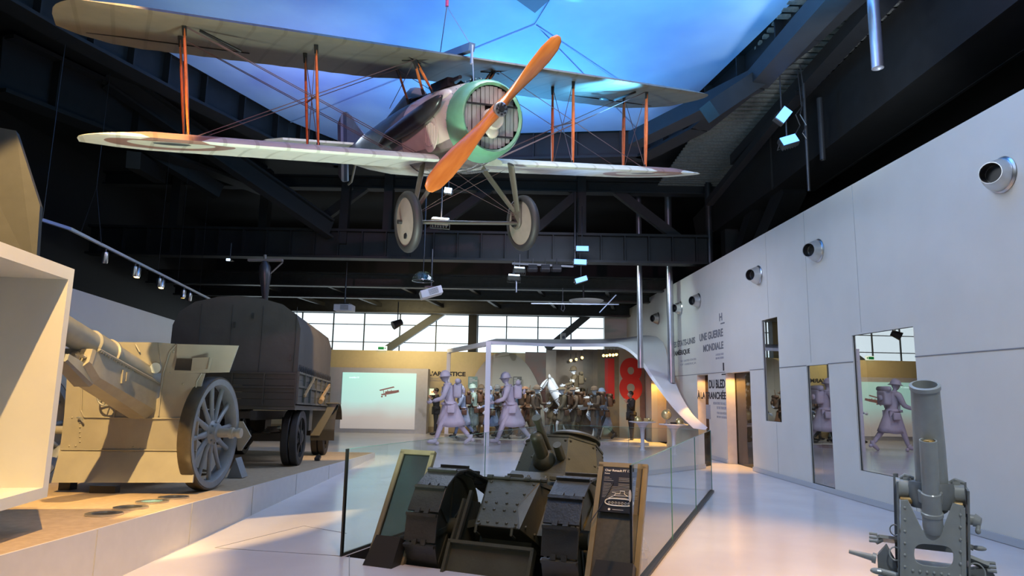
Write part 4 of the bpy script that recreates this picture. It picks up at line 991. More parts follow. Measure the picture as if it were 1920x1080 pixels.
mb = MB(); mb.prism([sp(358, 695, 8.12), sp(361, 671, 8.12), sp(392, 670, 8.05), sp(389, 692, 8.05)], Wt * .5); mb.prism([sp(388, 697, 8.0), sp(395, 672, 8.0), sp(398, 672, 8.0), sp(391, 698, 8.0)], Wt * .5); mb.build('sight_flap', M['gun'], er)
# raised seams along the shield plates
mb = MB()
for pts in ([(213, 784), (217, 760), (216, 745)], [(154, 715), (152, 770), (158, 782), (210, 783), (290, 785), (352, 784), (362, 770), (369, 715), (378, 700)], [(297, 780), (300, 745), (306, 700), (318, 660), (332, 645)], [(254, 646), (262, 660)], [(114, 843), (368, 845)]):
    mb.path([sp(x, y, YSH - .012) for x, y in pts], .009, 6)
mb.build('shield_seam', M['gun'], ap)
rows = [(sp(x, y, YSH), (0, -1, 0)) for x, y in [(150, 783 + i * 9) for i in range(6)] + [(357, 740 + i * 9) for i in range(11)] + [(130, 836), (142, 836), (250, 838), (262, 842), (252, 848), (130, 848), (135, 783), (343, 720), (318, 700), (325, 660)]]
rivets('rivet', rows, ap, M['gun'], .013)
# barrel and cradle: straight out of the shield, raised 16 degrees
BX = -4.52
def gl(Y, off=0.0, x=0.0):     # point on the gun axis at depth Y, off below it
    a = Vector((BX + x, 8.2, at(270, 703, 8.2).z)); b = Vector((BX + x, 6.9, at(140, 628, 6.9).z)); t = (8.2 - Y) / 1.3
    d = (b - a).normalized(); dn = Vector((0, d.z, -d.y)); dn = dn if dn.z < 0 else -dn
    return a.lerp(b, t) + dn * off
ba = (gl(6.0) - gl(8.0)).normalized()
mb = MB(); mb.lathe([(.155, -.5), (.155, 1.3), (.135, 1.32), (.128, 2.2), (.14, 2.22), (.14, 2.4), (.085, 2.4), (.08, 2.0), (.0, 2.0)], gl(8.4), ba, 32); br = mb.build('barrel', M['guntube'], gun, smooth=40)
mb = MB(); mb.lathe([(.155, .93), (.175, .94), (.175, .98), (.155, .99)], gl(8.4), ba, 32, closed=True); mb.build('barrel_ring', M['gun'], br, smooth=40)
gxv = Vector((1, 0, 0)); gnv = ba.cross(gxv).normalized(); gnv = gnv if gnv.z > 0 else -gnv
def cr_ring(Y, w1, top, bot, chf):
    c = gl(Y); P_ = [(-w1, top), (w1, top), (w1, bot + chf), (w1 - chf, bot), (-w1 + chf, bot), (-w1, bot + chf)]
    return [c + gxv * (x + .03) + gnv * z for x, z in P_]
mb = MB(); mb.loft([cr_ring(7.02, .155, -.13, -.32, .05), cr_ring(7.2, .165, -.10, -.42, .06), cr_ring(8.35, .20, -.08, -.50, .10)]); cd_ = mb.build('cradle', M['guntube'], gun)
mb = MB(); mb.loft([cr_ring(6.98, .15, -.12, -.31, .05), cr_ring(7.03, .16, -.12, -.32, .05)]); fp = mb.build('front_cap', M['gun'], cd_)
mb = MB(); c = gl(6.97) + gxv * .03 + gnv * -.215; mb.lathe([(.06, 0), (.06, .02), (.03, .03), (.03, .05)], c, ba, 16); mb.lathe([(.02, 0), (.02, .05)], c + gxv * .1, ba, 8); mb.build('cap_bolt', M['steelpart'], fp)
mb = MB()
mb.path([gl(7.05) + gxv * .20 + gnv * -.10, gl(8.3) + gxv * .235 + gnv * -.08], .015, 8)
for i in range(30): mb.ball(gl(7.08 + i * .041) + gxv * .205 + gnv * -.115, .013, n=6)
cr_s = mb.build('rail', M['gun'], cd_)
mb = MB(); c = gl(7.55) + gxv * .20 + gnv * -.23; mb.box(c, (.05, .05, .15)); mb.box(c + Vector((.01, .06, -.0)), (.05, .05, .10)); mb.build('bracket', M['gun'], cd_)
mb = MB(); mb.loft([cr_ring(6.75, .09, -.26, -.34, .02), cr_ring(7.2, .11, -.28, -.46, .03)]); mb.build('nose_block', M['gunblue'], cd_)
mb = MB(); mb.lathe([(.06, 0), (.10, .02), (.10, .16), (.05, .2)], gl(6.75, .27, -.12), ba, 16); mb.build('buffer_cap', M['gunblue'], cd_, smooth=40)
mb = MB(); mb.lathe([(.065, 0), (.065, .012)], sp(291, 690, YSH - .03), (0, 1, 0), 24); mb.build('peephole', mat('pale_port', (.6, .68, .70), .3), gun)
# elevating hand wheel
c = sp(201, 742, YSH - .12); mb = MB(); mb.path([c + Vector((.12 * math.cos(a), 0, .12 * math.sin(a))) for a in [2 * PI * k / 20 for k in range(21)]], .011, 6)
for k in range(3): a = k * PI / 3 + .3; mb.bar(c - Vector((.12 * math.cos(a), 0, .12 * math.sin(a))), c + Vector((.12 * math.cos(a), 0, .12 * math.sin(a))), .014)
mb.tube(c, c + Vector((0, .12, 0)), .02); mb.build('hand_wheel', M['gunblue'], gun)
mb = MB(); c = sp(145, 783, YSH - .03); mb.path([c, c + Vector((.06, -.03, .0)), c + Vector((.08, -.02, -.04))], .012); mb.build('catch_lever', M['gunblue'], gun)
# trail box and legs behind
mb = MB(); mb.loft([[Vector((GX + .12 + a * .38, 8.5, AXZ + b * .30)) for a, b in ((-1, -1), (1, -1), (1, 1), (-1, 1))], [Vector((GX + a * .25, 10.8, hp(10.8) + .14 + b * .12)) for a, b in ((-1, -1), (1, -1), (1, 1), (-1, 1))]]); mb.build('trail', M['gun'], gun)
mb = MB(); mb.prism([at(455, 790, 9.3), at(470, 818, 9.3), at(452, 845, 9.3), at(445, 845, 9.3), at(440, 790, 9.3)], (0, .03, 0)); mb.build('side_plate', M['gun'], gun)
mb = MB(); mb.tube((GX - 1.22, YA, AXZ), (gx(412, YA) + .02, YA, AXZ), .05, n=16); mb.build('axle', M['gun'], gun)
def gun_wheel(x, face):
    wh = empty('wheel'); wh.parent = gun; wh.location = (x, YA, AXZ)
    mb = MB(); mb.lathe([(.60, -.075), (.69, -.08), (.70, -.06), (.70, .06), (.69, .08), (.60, .075)], (0, 0, 0), (1, 0, 0), 56, closed=True); mb.build('tyre', M['tread'], wh, smooth=40)
    mb = MB(); mb.lathe([(.585, -.05), (.60, -.078), (.672, -.084), (.672, .084), (.60, .078), (.585, .05)], (0, 0, 0), (1, 0, 0), 56, closed=True); mb.build('rim', M['gunblue'], wh, smooth=40)
    for k in range(12):
        a = 2 * PI * k / 12 + .1; d = Vector((0, math.cos(a), math.sin(a))); t = Vector((0, -math.sin(a), math.cos(a))); R_ = []
        for r, w1, dx in ((.10, .05, 0), (.18, .042, .01), (.40, .030, .0), (.585, .034, 0)): R_.append([d * r + t * (w1 * math.cos(q)) + Vector((face * dx + .026 * math.sin(q), 0, 0)) for q in [2 * PI * j / 10 for j in range(10)]])
        mb = MB(); mb.loft(R_); mb.build('spoke', M['gunblue'], wh, smooth=60)
    mb = MB(); mb.lathe([(.15, -.05), (.155, .03), (.12, .06), (.11, .10), (.065, .11), (.0, .11)], (0, 0, 0), (face, 0, 0), 24); hb = mb.build('hub', M['gunblue'], wh, smooth=40)
    mb = MB()
    for k in range(8): a = 2 * PI * k / 8; mb.tube((face * .05, .125 * math.cos(a), .125 * math.sin(a)), (face * .075, .125 * math.cos(a), .125 * math.sin(a)), .014, n=6)
    mb.build('hub_bolt', M['gunblue'], hb)
    mb = MB(); mb.lathe([(.0, .08), (.062, .08), (.055, .24), (.07, .25), (.07, .29), (.05, .30), (.05, .34), (.065, .35), (.06, .39), (.0, .40)], (0, 0, 0), (face, 0, 0), 20); mb.build('hub_cap', M['gun'], wh, smooth=40)
gun_wheel(gx(404, YA), 1); gun_wheel(GX - 1.2, -1)
mb = MB(); p = onplat(425, 900); mb.prism([p + Vector((-.1, .25, 0)), p + Vector((.12, .25, 0)), p + Vector((.0, .25, .28))], (0, .22, 0)); mb.build('wheel_chock', M['gunblue'], gun)
mb = MB(); mb.box((GX + .1, 8.15, gz + .05), (.3, .1, .10)); mb.box((GX - .5, 8.4, gz + .06), (.14, .14, .12)); mb.build('foot_block', M['blackpart'], gun)
# ================================================================== LORRY
M['truck'] = mat('dark_olive_lorry_paint', (0.028, 0.026, 0.021), 0.5, noise=0.12)
M['trucklit'] = mat('lit_lorry_boards', (0.060, 0.060, 0.055), 0.5, noise=0.15, nscale=3)  # lighter copy of the lorry paint, light put into the colour
M['tarp'] = mat('brown_grey_tarpaulin', (0.05, 0.044, 0.04), 0.75, noise=0.12, nscale=3, bump=.3, bscale=12)
M['chassis'] = mat('black_chassis', (0.02, 0.018, 0.016), 0.5, noise=.2)
tr = empty('army_lorry', label='dark canvas covered army lorry on solid tyres seen from behind', cat='lorry')
TLm = Matrix.Translation((-4.80, 11.6, hp(11.6))) @ Matrix.Rotation(.115, 4, 'Z') @ Matrix.Rotation(-.032, 4, 'X')
tr.matrix_world = TLm
HW, BLn = 1.07, 3.75
mb = MB(); prof = []
base = [(-HW - .01, 1.60), (-HW - .01, 2.42), (-HW * .93, 2.66), (-HW * .70, 2.84), (-HW * .35, 2.94), (0, 2.97), (HW * .35, 2.94), (HW * .70, 2.84), (HW * .93, 2.66), (HW + .01, 2.42), (HW + .01, 1.60)]
R_ = []
ys = [0, .02, .25, .62, .94, 1.25, 1.6, 1.87, 2.2, 2.5, 2.8, 3.12, 3.4, BLn]
for j, y in enumerate(ys):
    sag = .0 if j in (1, 4, 7, 10, 13, 0) else .03
    R_.append([Vector((x * (1 - (sag * .6 if z > 2 else 0)), y, z - (sag if z > 2.5 else 0))) for x, z in base])
mb.loft(R_); tp_ = mb.build('canvas_cover', M['tarp'], tr, smooth=40)
mb = MB()
for x in (-.62, -.1, .42, 1.0): mb.path([(x, -.012, 2.8), (x + .01, -.018, 2.2), (x, -.012, 1.62)], .006, 5)
for x, z in ((-.05, 2.45), (.95, 1.9), (.25, 2.62)): mb.box((x, -.02, z), (.035, .02, .10))
mb.build('canvas_strap', M['chassis'], tp_)
mb = MB(); n = 22
for s in (-1, 1):
    for i in range(n):
        y = .08 + i * (BLn - .16) / (n - 1); mb.path([(s * (HW + .025), y - .07, 1.66), (s * (HW + .035), y - .03, 1.75), (s * (HW + .03), y, 1.78), (s * (HW + .035), y + .03, 1.75), (s * (HW + .025), y + .07, 1.66)], .008, 5)
mb.build('lacing_rope', M['blackpart'], tp_)
def boards(name, a, b, z0, z1, rows_, cols, mt, out):
    a = Vector(a); b = Vector(b); o = empty(name); o.parent = tr; d = (b - a)
    mb = MB(); h_ = (z1 - z0) / rows_
    for i in range(rows_): mb.bar(a + Vector((0, 0, z0 + (i + .5) * h_)), b + Vector((0, 0, z0 + (i + .5) * h_)), .03, h_ * .96)
    mb.build('board', mt, o)
    mb = MB(); ov = Vector(out)
    for i in range(cols + 1):
        c = a.lerp(b, i / cols) + ov * .03; mb.bar(c + Vector((0, 0, z0)), c + Vector((0, 0, z1)), .04, .03, up=d)
    for z in (z0 + .015, (z0 + z1) / 2 + .03, z1 - .015): mb.bar(a + ov * .035 + Vector((0, 0, z)), b + ov * .035 + Vector((0, 0, z)), .02, .035)
    mb.build('batten', mt, o); return o
boards('tailboard', (-HW, 0, 0), (HW, 0, 0), 1.06, 1.64, 5, 4, M['truck'], (0, -1, 0))
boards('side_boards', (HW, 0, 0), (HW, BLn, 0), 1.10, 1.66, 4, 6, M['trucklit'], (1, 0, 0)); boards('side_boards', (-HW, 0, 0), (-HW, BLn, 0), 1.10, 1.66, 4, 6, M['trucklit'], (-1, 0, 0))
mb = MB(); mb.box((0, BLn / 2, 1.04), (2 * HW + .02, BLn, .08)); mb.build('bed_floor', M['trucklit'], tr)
mb = MB(); mb.bar((HW + .06, .55, 1.25), (HW + .06, 1.45, 1.62), .03, .05); mb.bar((HW + .06, 2.3, 1.2), (HW + .07, 3.4, 1.56), .03, .07); mb.tube((HW + .08, 2.25, 1.18), (HW + .08, 2.45, 1.25), .05); mb.build('stowed_tool', mat('brass_brown_tool', (.30, .20, .10), .4, noise=.2), tr)
mb = MB()
for s in (-1, 1): mb.box((s * .42, 2.6, .90), (.10, 5.4, .16))
for y in (.1, 1.4, 2.6, 3.8, 5.0): mb.box((0, y, .9), (.84, .08, .12))
mb.box((0, 2.2, .66), (.30, .5, .30)); mb.tube((0, .95, .50), (0, 3.9, .60), .05); mb.box((0, .95, .5), (1.4, .14, .14)); mb.box((0, 3.9, .5), (1.5, .10, .12)); mb.ball((0, .95, .52), .22, 1, .9, 1, 12)
for s in (-1, 1):
    for k in range(5): mb.box((s * .5, .95, .60 + k * .022), (.07, 1.1 - k * .18, .018))
    mb.box((s * .58, 1.9, .75), (.10, .5, .22))
mb.build('chassis', M['chassis'], tr)
mb = MB(); mb.box((-.55, .2, .72), (.5, .3, .3)); mb.tube((-.2, .1, .6), (.35, .1, .6), .05); mb.box((-.85, .12, .55), (.12, .1, .5)); mb.bar((-.9, .05, .42), (.3, .05, .42), .04); mb.build('undergear', M['chassis'], tr)
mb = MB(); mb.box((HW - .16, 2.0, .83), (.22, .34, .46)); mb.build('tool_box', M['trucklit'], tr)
def lorry_wheel(x, y, s, r, dual):
    wh = empty('wheel'); wh.parent = tr; wh.location = (x, y, r)
    for k in range(dual):
        o_x = -s * k * .15; mb = MB(); mb.lathe([(r - .10, -.065), (r - .015, -.065), (r, -.05), (r, .05), (r - .015, .065), (r - .10, .065)], (o_x, 0, 0), (1, 0, 0), 44, closed=True); mb.build('tyre', M['rubber'], wh, smooth=40)
    mb = MB(); mb.lathe([(r - .14, -.06), (r - .10, -.068), (r - .10, .068), (r - .14, .06)], (0, 0, 0), (1, 0, 0), 44, closed=True)
    for k in range(6):
        a = 2 * PI * k / 6 + .3; mb.bar((s * .02, 0, 0), (s * .0, (r - .12) * math.cos(a), (r - .12) * math.sin(a)), .07, .06, up=(1, 0, 0))
    mb.lathe([(.13, -.05), (.13, .06), (.07, .09), (.0, .09)], (0, 0, 0), (s, 0, 0), 20); mb.build('wheel_disc', M['chassis'], wh, smooth=40)
for s in (-1, 1): lorry_wheel(s * (HW - .08), .95, s, .50, 2); lorry_wheel(s * (HW - .10), 4.15, s, .50, 2)
for s in (-1, 1):                                                            # front mudguards
    mb = MB(); R_ = []
    for k in range(9):
        a = math.radians(200 - 22 * k); y = 4.15 - .62 * math.cos(a) * -1 if False else 4.15 + .62 * math.cos(a); z = .55 + .60 * math.sin(a)
        R_.append((y, max(z, .34)))
    V = [[mb.bm.verts.new((s * x, y, z + dz)) for x, dz in ((HW - .30, 0), (HW + .22, 0), (HW + .22, .02), (HW - .30, .02))] for y, z in R_]
    for a, b in zip(V, V[1:]): mb.bridge(a, b)
    mb.cap(V[0], True); mb.cap(V[-1]); mb.build('mudguard', M['truck'], tr)
    mb = MB(); mb.prism([(s * (HW - .1), 3.52, .45), (s * (HW + .25), 3.52, 1.16), (s * (HW - .3), 3.52, 1.16), (s * (HW - .3), 3.52, .45)], (0, .02, 0)); mb.box((s * (HW + .0), 3.7, 1.17), (.56, .5, .02)); mb.build('splash_plate', M['gun'] if False else mat('lorry_fender', (.14, .125, .09), .45), tr)
mb = MB(); mb.box((0, 4.9, 1.35), (1.0, 1.3, .7)); mb.box((0, 3.95, 1.6), (1.7, .3, 1.1)); mb.box((0, 4.3, 1.15), (1.8, .9, .08)); mb.build('cab', M['truck'], tr)
# hanging post above the lorry
hs = empty('ceiling_bracket', label='dark bracket pole hanging above the canvas lorry', cat='bracket')
mb = MB(); q = [at(497, y, 13.2) for y in (565, 540, 515, 500, 490)]; mb.path(q, [.05, .08, .12, .11, .06], 12); mb.build('pole', M['darkpipe'], hs, smooth=50)
mb = MB(); mb.bar(at(466, 488, 13.2), at(530, 488, 13.2), .1, .05); mb.tube(at(530, 492, 13.2), at(506, 514, 13.2), .015); mb.tube(at(497, 490, 13.2), at(497, 478, 13.2), .03); mb.build('arm', mat('dull_bracket', (.15, .14, .14), .5, .4), hs)
# ================================================================== WHITE DISPLAY BOX
C1 = at(97, 932, 5.6); bz0 = at(97, 932, 5.6).z; bz1 = at(132, 505, 5.6).z
jamb = Vector(((at(132, 505, 5.6).x + at(97, 932, 5.6).x) / 2, 7.25, 0))
bd_ = Vector((-0.165, 1, 0)).normalized(); bx = Vector((bd_.y, -bd_.x, 0))    # bd_ runs back, bx faces right
BMx = frame(Vector((jamb.x, 5.6, bz0)), -bx, -bd_, UP)                      # local x: into the box (left), y: toward the camera, z up
Hb = bz1 - bz0; Dp, Ln, wt_ = 1.7, 3.6, .085
box = empty('display_box', label='large white open-fronted display box cut by the left edge of the photo', cat='display box')
box.matrix_world = BMx
mb = MB(); mb.box((Dp / 2, wt_ / 2, Hb / 2), (Dp, wt_, Hb)); mb.build('end_wall', M['white'], box)
mb = MB(); mb.box((Dp / 2, Ln / 2 + wt_, wt_ / 2), (Dp, Ln, wt_)); mb.build('bottom_panel', M['white'], box)
mb = MB(); mb.box((Dp / 2, Ln / 2 + wt_, Hb - wt_ * .6), (Dp, Ln, wt_ * 1.2)); mb.build('top_panel', M['white'], box)
mb = MB(); mb.box((Dp - wt_ / 2, Ln / 2 + wt_, Hb / 2), (wt_, Ln, Hb - 2 * wt_)); mb.build('back_panel', M['white'], box)
# ring uplights let into the platform edge
for i, (x, y, st) in enumerate(((195, 965, 'nearest the camera'), (245, 953, 'second from the camera'), (285, 942, 'third from the camera, pale blue lens'), (325, 934, 'farthest from the camera'))):
    p = onplat(x, y); o = empty('floor_light_ring', p, 0, 'round steel ring light set in the platform edge, ' + st, 'floor light', 'ring lights along the platform edge'); o.rotation_euler = (-.032, 0, 0)
    mb = MB(); mb.lathe([(.105, 0), (.16, 0), (.16, .014), (.105, .014)], (0, 0, .002), (0, 0, 1), 32, closed=True); mb.build('ring', M['alu'], o, smooth=40)
    mb = MB(); mb.lathe([(.104, 0), (.104, .006)], (0, 0, .002), (0, 0, 1), 28); mb.build('lens', mat('pale_lens', (.3, .6, .62), .1) if i == 2 else M['blackpart'], o)
mb = MB(); p = onplat(596, 864); mb.box((0, 0, .06), (.10, .14, .05), Matrix.Rotation(.3, 4, 'X')); mb.box((0, 0, .03), (.08, .08, .06)); o = mb.build('floor_spotlight', M['blackpart']); o.location = p; tag(o, 'small black floor spotlight beside the lorry front wheel', 'spotlight')

mb = MB(); mb.box((Dp / 2, 2.2, -(bz0 - hp(4.5)) / 2), (.9, 2.4, bz0 - hp(4.5) - .01)); mb.build('plinth_foot', M['blackpart'], box)
# ================================================================== RIGHT WALL FITTINGS AND LETTERING
for i, (x, y, lab) in enumerate(((1880, 328, 'largest and nearest round aluminium air nozzle on the right wall'), (1534, 470, 'second nearest round aluminium air nozzle on the right wall'), (1422, 516, 'third air nozzle along the right wall, counted from the camera'),
                                (1310, 564, 'fourth air nozzle along the right wall, above UNE GUERRE lettering'), (1276, 578, 'fifth air nozzle along the right wall, left of the fourth'), (1234, 597, 'farthest small air nozzle on the right wall, beside the steel pipe'))):
    u, z = wl(x, y); o = empty('air_nozzle', label=lab, cat='air nozzle', group='air nozzles along the right wall')
    o.matrix_world = frame(WM @ Vector((u, 0, z)), WU, WN.normalized(), UP)
    mb = MB(); mb.lathe([(.17, -.004), (.215, -.004), (.22, -.012), (.20, -.03), (.17, -.03)], (0, 0, 0), (0, 1, 0), 40, closed=True); mb.build('flange', M['alu'], o, smooth=40)
    ax = Vector((-.50, -1, -.06)).normalized(); mb = MB(); mb.lathe([(.19, -.02), (.195, .05), (.175, .12), (.15, .17), (.135, .23), (.128, .26), (.12, .26), (.11, .10), (.0, .10)], (0.02, 0, 0), ax, 40); nz = mb.build('nozzle_body', M['alu'], o, smooth=50)
    mb = MB(); mb.lathe([(.0, .12), (.112, .12), (.116, .255), (.119, .255), (.114, .11), (.0, .11)], (0.02, 0, 0), ax, 32); mb.build('nozzle_mouth', M['blackpart'], nz)
def fit_text(name, body, x0, x1, y0, y1, m, material, parent=None, bold=.03, ext=.002):
    t = text_mesh(name, body, 1.0, material, parent, 'LEFT', ext, bold); me = t.data
    xs = [v.co.x for v in me.vertices]; ys_ = [v.co.y for v in me.vertices]; a, b, c, d = min(xs), max(xs), min(ys_), max(ys_)
    for v in me.vertices: v.co.x = x0 + (v.co.x - a) / (b - a) * (x1 - x0); v.co.y = y0 + (v.co.y - c) / (d - c) * (y1 - y0)
    me.transform(m); return t
TWM = WM @ Matrix(((-1, 0, 0, 0), (0, 0, -1, -.003), (0, 1, 0, 0), (0, 0, 0, 1)))
def wtext(name, body, xl, xr_, yt, yb, mt, parent=None, bold=.03, xref=None):
    u0 = wl(xl, 700)[0]; u1 = wl(xr_, 700)[0]; xr2 = xref or xr_
    zt_ = wl(xr2, yt)[1]; zb_ = wl(xr2, yb)[1]
    return fit_text(name, body, -u0, -u1, zb_, zt_, TWM, mt, parent, bold)
def dash(x, y, mt, parent):
    u, z = wl(x, y); mb = MB(); mb.box((u, -.004, z), (.28, .004, .03), WM); return mb.build('dash', mt, parent)
def sign(label, group=None): return empty('wall_lettering', label=label, cat='lettering', group=group)
s1 = sign('dark lettering DU BLED À LA TRANCHÉE left of the orange doorway')
wtext('heading', 'DU BLED', 1329, 1359, 711, 728, M['letters'], s1); wtext('heading', 'À LA TRANCHÉE', 1307, 1360, 731.5, 749, M['letters'], s1); wtext('letter', 'I', 1356, 1358.2, 680, 695, M['letters'], s1); dash(1357, 702, M['letters'], s1)
M['faintprint'] = mat('faint_wall_print', (.33, .34, .38), .6)
for (t, a, y) in (('FROM OVER THE HILLS', 1336, 757), ('TO THE TRENCHES', 1342, 765.5), ('VON DER WÜSTE', 1342, 775), ('IN DIE GRÄBEN', 1342, 782.5)): wtext('small_print', t, a, 1360, y - 2.6, y + 2.6, M['faintprint'], s1, .01)
u0, z0 = wl(1324.5, 785); u1, z1 = wl(1332, 759); mb = MB(); mb.box(((u0 + u1) / 2, -.003, (z0 + z1) / 2), (abs(u0 - u1), .004, z1 - z0), WM); mb.build('print_block', M['faintprint'], s1)
s2 = sign('grey lettering UNE GUERRE MONDIALE high on the right wall')
wtext('heading', 'UNE GUERRE', 1313.5, 1358, 614.5, 630, M['greyletters'], s2); wtext('heading', 'MONDIALE', 1320, 1358, 639, 653.5, M['greyletters'], s2); wtext('letter', 'H', 1352, 1357.5, 585, 600, M['greyletters'], s2); dash(1355, 606, M['greyletters'], s2)
for t, y in (('A WORLD WAR', 663), ('EIN WELTKRIEG', 670)): wtext('small_print', t, 1343, 1358, y - 2, y + 2, M['faintprint'], s2, .01)
s3 = sign("grey lettering LES ÉTATS-UNIS D'AMÉRIQUE beside the hanging steel pipe")
wtext('heading', 'LES ÉTATS-UNIS', 1262, 1305, 628, 643, M['greyletters'], s3); wtext('heading', "D'AMÉRIQUE", 1261, 1294.5, 650.5, 664, M['letters'], s3, xref=1294); wtext('letter', 'J', 1260.5, 1263, 617, 628, M['greyletters'], s3)
for t, y in (('THE UNITED STATES', 673), ('OF AMERICA', 680)): wtext('small_print', t, 1276, 1306, y - 2, y + 2, M['faintprint'], s3, .01)
# coat in the big window's showcase
M['coat'] = mat('olive_wool', (.16, .13, .075), .9, noise=.15, bump=.3)
ct = empty('uniform_coat', label='olive wool uniform coat on a dark stand behind the big wall window', cat='coat')
mx_ = WM @ Matrix.Translation((m3[0] + .30, .75, 1.55)); ct.matrix_world = mx_
mb = MB(); R_ = []
for z, w_, d in ((-.55, .30, .20), (-.2, .24, .15), (.2, .22, .14), (.45, .25, .15), (.62, .24, .13), (.70, .12, .10), (.76, .08, .08)): R_.append([Vector((w_ * math.cos(a), d * math.sin(a), z)) for a in [2 * PI * k / 20 for k in range(20)]])
mb.loft(R_); mb.build('coat_body', M['coat'], ct, smooth=50)
for s in (-1, 1):
    mb = MB(); mb.path([(s * .2, 0, .60), (s * .30, 0, .48), (s * .36, -.02, .1), (s * .34, -.06, -.25)], [.07, .085, .07, .06], 12); mb.build('sleeve', M['coat'], ct, smooth=50)
mb = MB()
for k in range(5): mb.ball((-.06, -.15, .45 - k * .16), .014, n=8); mb.ball((.06, -.15, .45 - k * .16), .014, n=8)
mb.build('button', mat('brass', (.5, .35, .12), .3, .9), ct)
sk = empty('dark_plinth', label='dark box plinth on two legs under the uniform coat in the window', cat='plinth'); sk.matrix_world = mx_
mb = MB(); mb.box((0.0, .1, -.78), (.62, .5, .42)); mb.build('box', M['blackpart'], sk)
mb = MB(); mb.box((-.12, .1, -1.28), (.04, .04, .58)); mb.build('leg', M['blackpart'], sk); mb = MB(); mb.box((.12, .1, -1.28), (.04, .04, .58)); mb.build('leg', M['blackpart'], sk)
lamp('showcase_lamp', 'SPOT', WM @ Vector((m3[0] + .35, .45, 2.6)), WM @ Vector((m3[0] + .30, .8, 1.5)), 110, (1.0, .80, .50), .05, 80, .6)
# ================================================================== HANGING STEEL PIPES
def pipe(px0, py0, px1, py1, Y, r, mt, label, top=None):
    a = at(px1, py1, Y); b = Vector((a.x, a.y, top or 8.2)); o = empty('hanging_pipe', label=label, cat='pipe', group='steel pipes hanging from the ceiling')
    mb = MB(); mb.lathe([(r * .86, .02), (r * .86, 0), (r, 0), (r, (b - a).length), (r * .86, (b - a).length)], a, (0, 0, 1), 20); mb.build('tube', M[mt], o, smooth=40)
    mb = MB(); mb.lathe([(r * .85, .03), (r * .85, .035)], a, (0, 0, 1), 20); mb.build('bore', M['blackpart'], o); return o
pipe(1634, 0, 1646, 128, 8.5, .078, 'pipe', 'thick steel pipe hanging at the top right before the corrugated deck', 7.9)
pipe(1540, 190, 1543, 300, 12.0, .055, 'darkpipe', 'short dark pipe hanging right of the twin blue floodlights', 7.3)
pipe(1190, 497, 1201, 690, 20.4, .085, 'pipe', 'left of the two long steel pipes hanging before the far right wall')
pipe(1247, 375, 1259, 718, 20.6, .105, 'pipe', 'right of the two long steel pipes, beside the wall lettering')
pipe(1333, 496, 1332, 512, 19.4, .10, 'darkpipe', 'very short dark pipe stub under the cross girder at the right wall')
pipe(1075, 365, 1078, 500, 18.6, .035, 'darkpipe', 'thin dark pole beside the three stacked blue LED panels', 7.4)
# ================================================================== LAMPS IN THE CEILING
def led(px, py, Y, w_, h_, tilt, mt, label, pitch=60, group='LED floodlights under the ceiling', stem=.35):
    """box floodlight whose bright face looks toward the camera and down/up by pitch"""
    o = empty('led_floodlight', label=label, cat='floodlight', group=group); c = at(px, py, Y)
    o.matrix_world = Matrix.Translation(c) @ Matrix.Rotation(math.radians(tilt), 4, 'Y') @ Matrix.Rotation(math.radians(pitch), 4, 'X')
    mb = MB(); mb.box((0, .06, 0), (w_ * 1.12, .12, h_ * 1.15), bev=.01)
    for k in range(6): mb.box((-w_ / 2 + (k + .5) * w_ / 6, .14, 0), (.012, .05, h_))
    mb.build('housing', M['blackpart'], o)
    mb = MB(); mb.box((0, -.008, 0), (w_, .012, h_)); mb.build('light_face', M[mt], o)
    mb = MB(); mb.path([(-w_ * .6, .05, 0), (-w_ * .6, .2, 0), (w_ * .6, .2, 0), (w_ * .6, .05, 0)], .012, 6); mb.build('yoke', M['blackpart'], o)
    if stem:
        mb = MB(); mb.tube(c + Vector((0, .1, .05)), c + Vector((0, .1, .05 + stem)), .015, n=8); k = mb.build('hanger', M['darkpipe'], None); k.parent = o; k.matrix_parent_inverse = o.matrix_world.inverted()
    return o
led(1092, 466, 18.4, .34, .14, 0, 'led_blue', 'topmost of the three stacked blue LED floodlights', 0, stem=1.2)
led(1088, 491, 18.4, .34, .14, 2, 'led_blue', 'middle one of the three stacked blue LED floodlights', 0)
led(1090, 524, 18.4, .33, .13, -18, 'led_blue', 'lowest, tilted one of the three stacked blue LED floodlights', 0)
led(1470, 215, 11.0, .17, .26, 38, 'led_blue', 'upper blue floodlight on the right roof girder', 0, stem=.8)
led(1480, 262, 11.0, .28, .16, -18, 'led_blue', 'lower blue floodlight on the right roof girder', -20)
led(826, 410, 13.0, .32, .2, 4, 'led_white', 'blue-white floodlight seen between the biplane wheels', -70, stem=1.5)
led(840, 357, 13.6, .15, .11, 8, 'led_white', 'small bright floodlight just below the biplane belly', 0, stem=1.0)
led(974, 502, 18.0, .28, .16, 2, 'led_white', 'pinkish-white floodlight, upper of the pair under the girder', -72)
led(964, 516, 18.0, .30, .16, 2, 'led_white', 'pinkish-white floodlight, lower of the pair under the girder', -72)
for x, s_ in ((999, 'left'), (1023, 'middle'), (1044, 'right')): led(x, 500, 18.0, .22, .14, 0, 'darkpipe', 'unlit dark floodlight under the girder, %s one of three' % s_, -30, stem=.2)
led(428, 487, 16.5, .09, .05, 0, 'led_white', 'tiny bright lamp at the left above the lorry canvas', 0, stem=.4)
mb = MB(); mb.tube(at(968, 520, 18), at(968, 548, 18), .025); tag(mb.build('lamp_pole', M['pipe']), 'short pale pole under the pinkish floodlights', 'pole')
mb = MB(); a = at(960, 494, 18.1); b = at(1075, 500, 18.1); mb.bar(a, b, .05, .05); tag(mb.build('lighting_bar', M['darkpipe']), 'dark bar carrying the row of floodlights under the girder', 'bar')
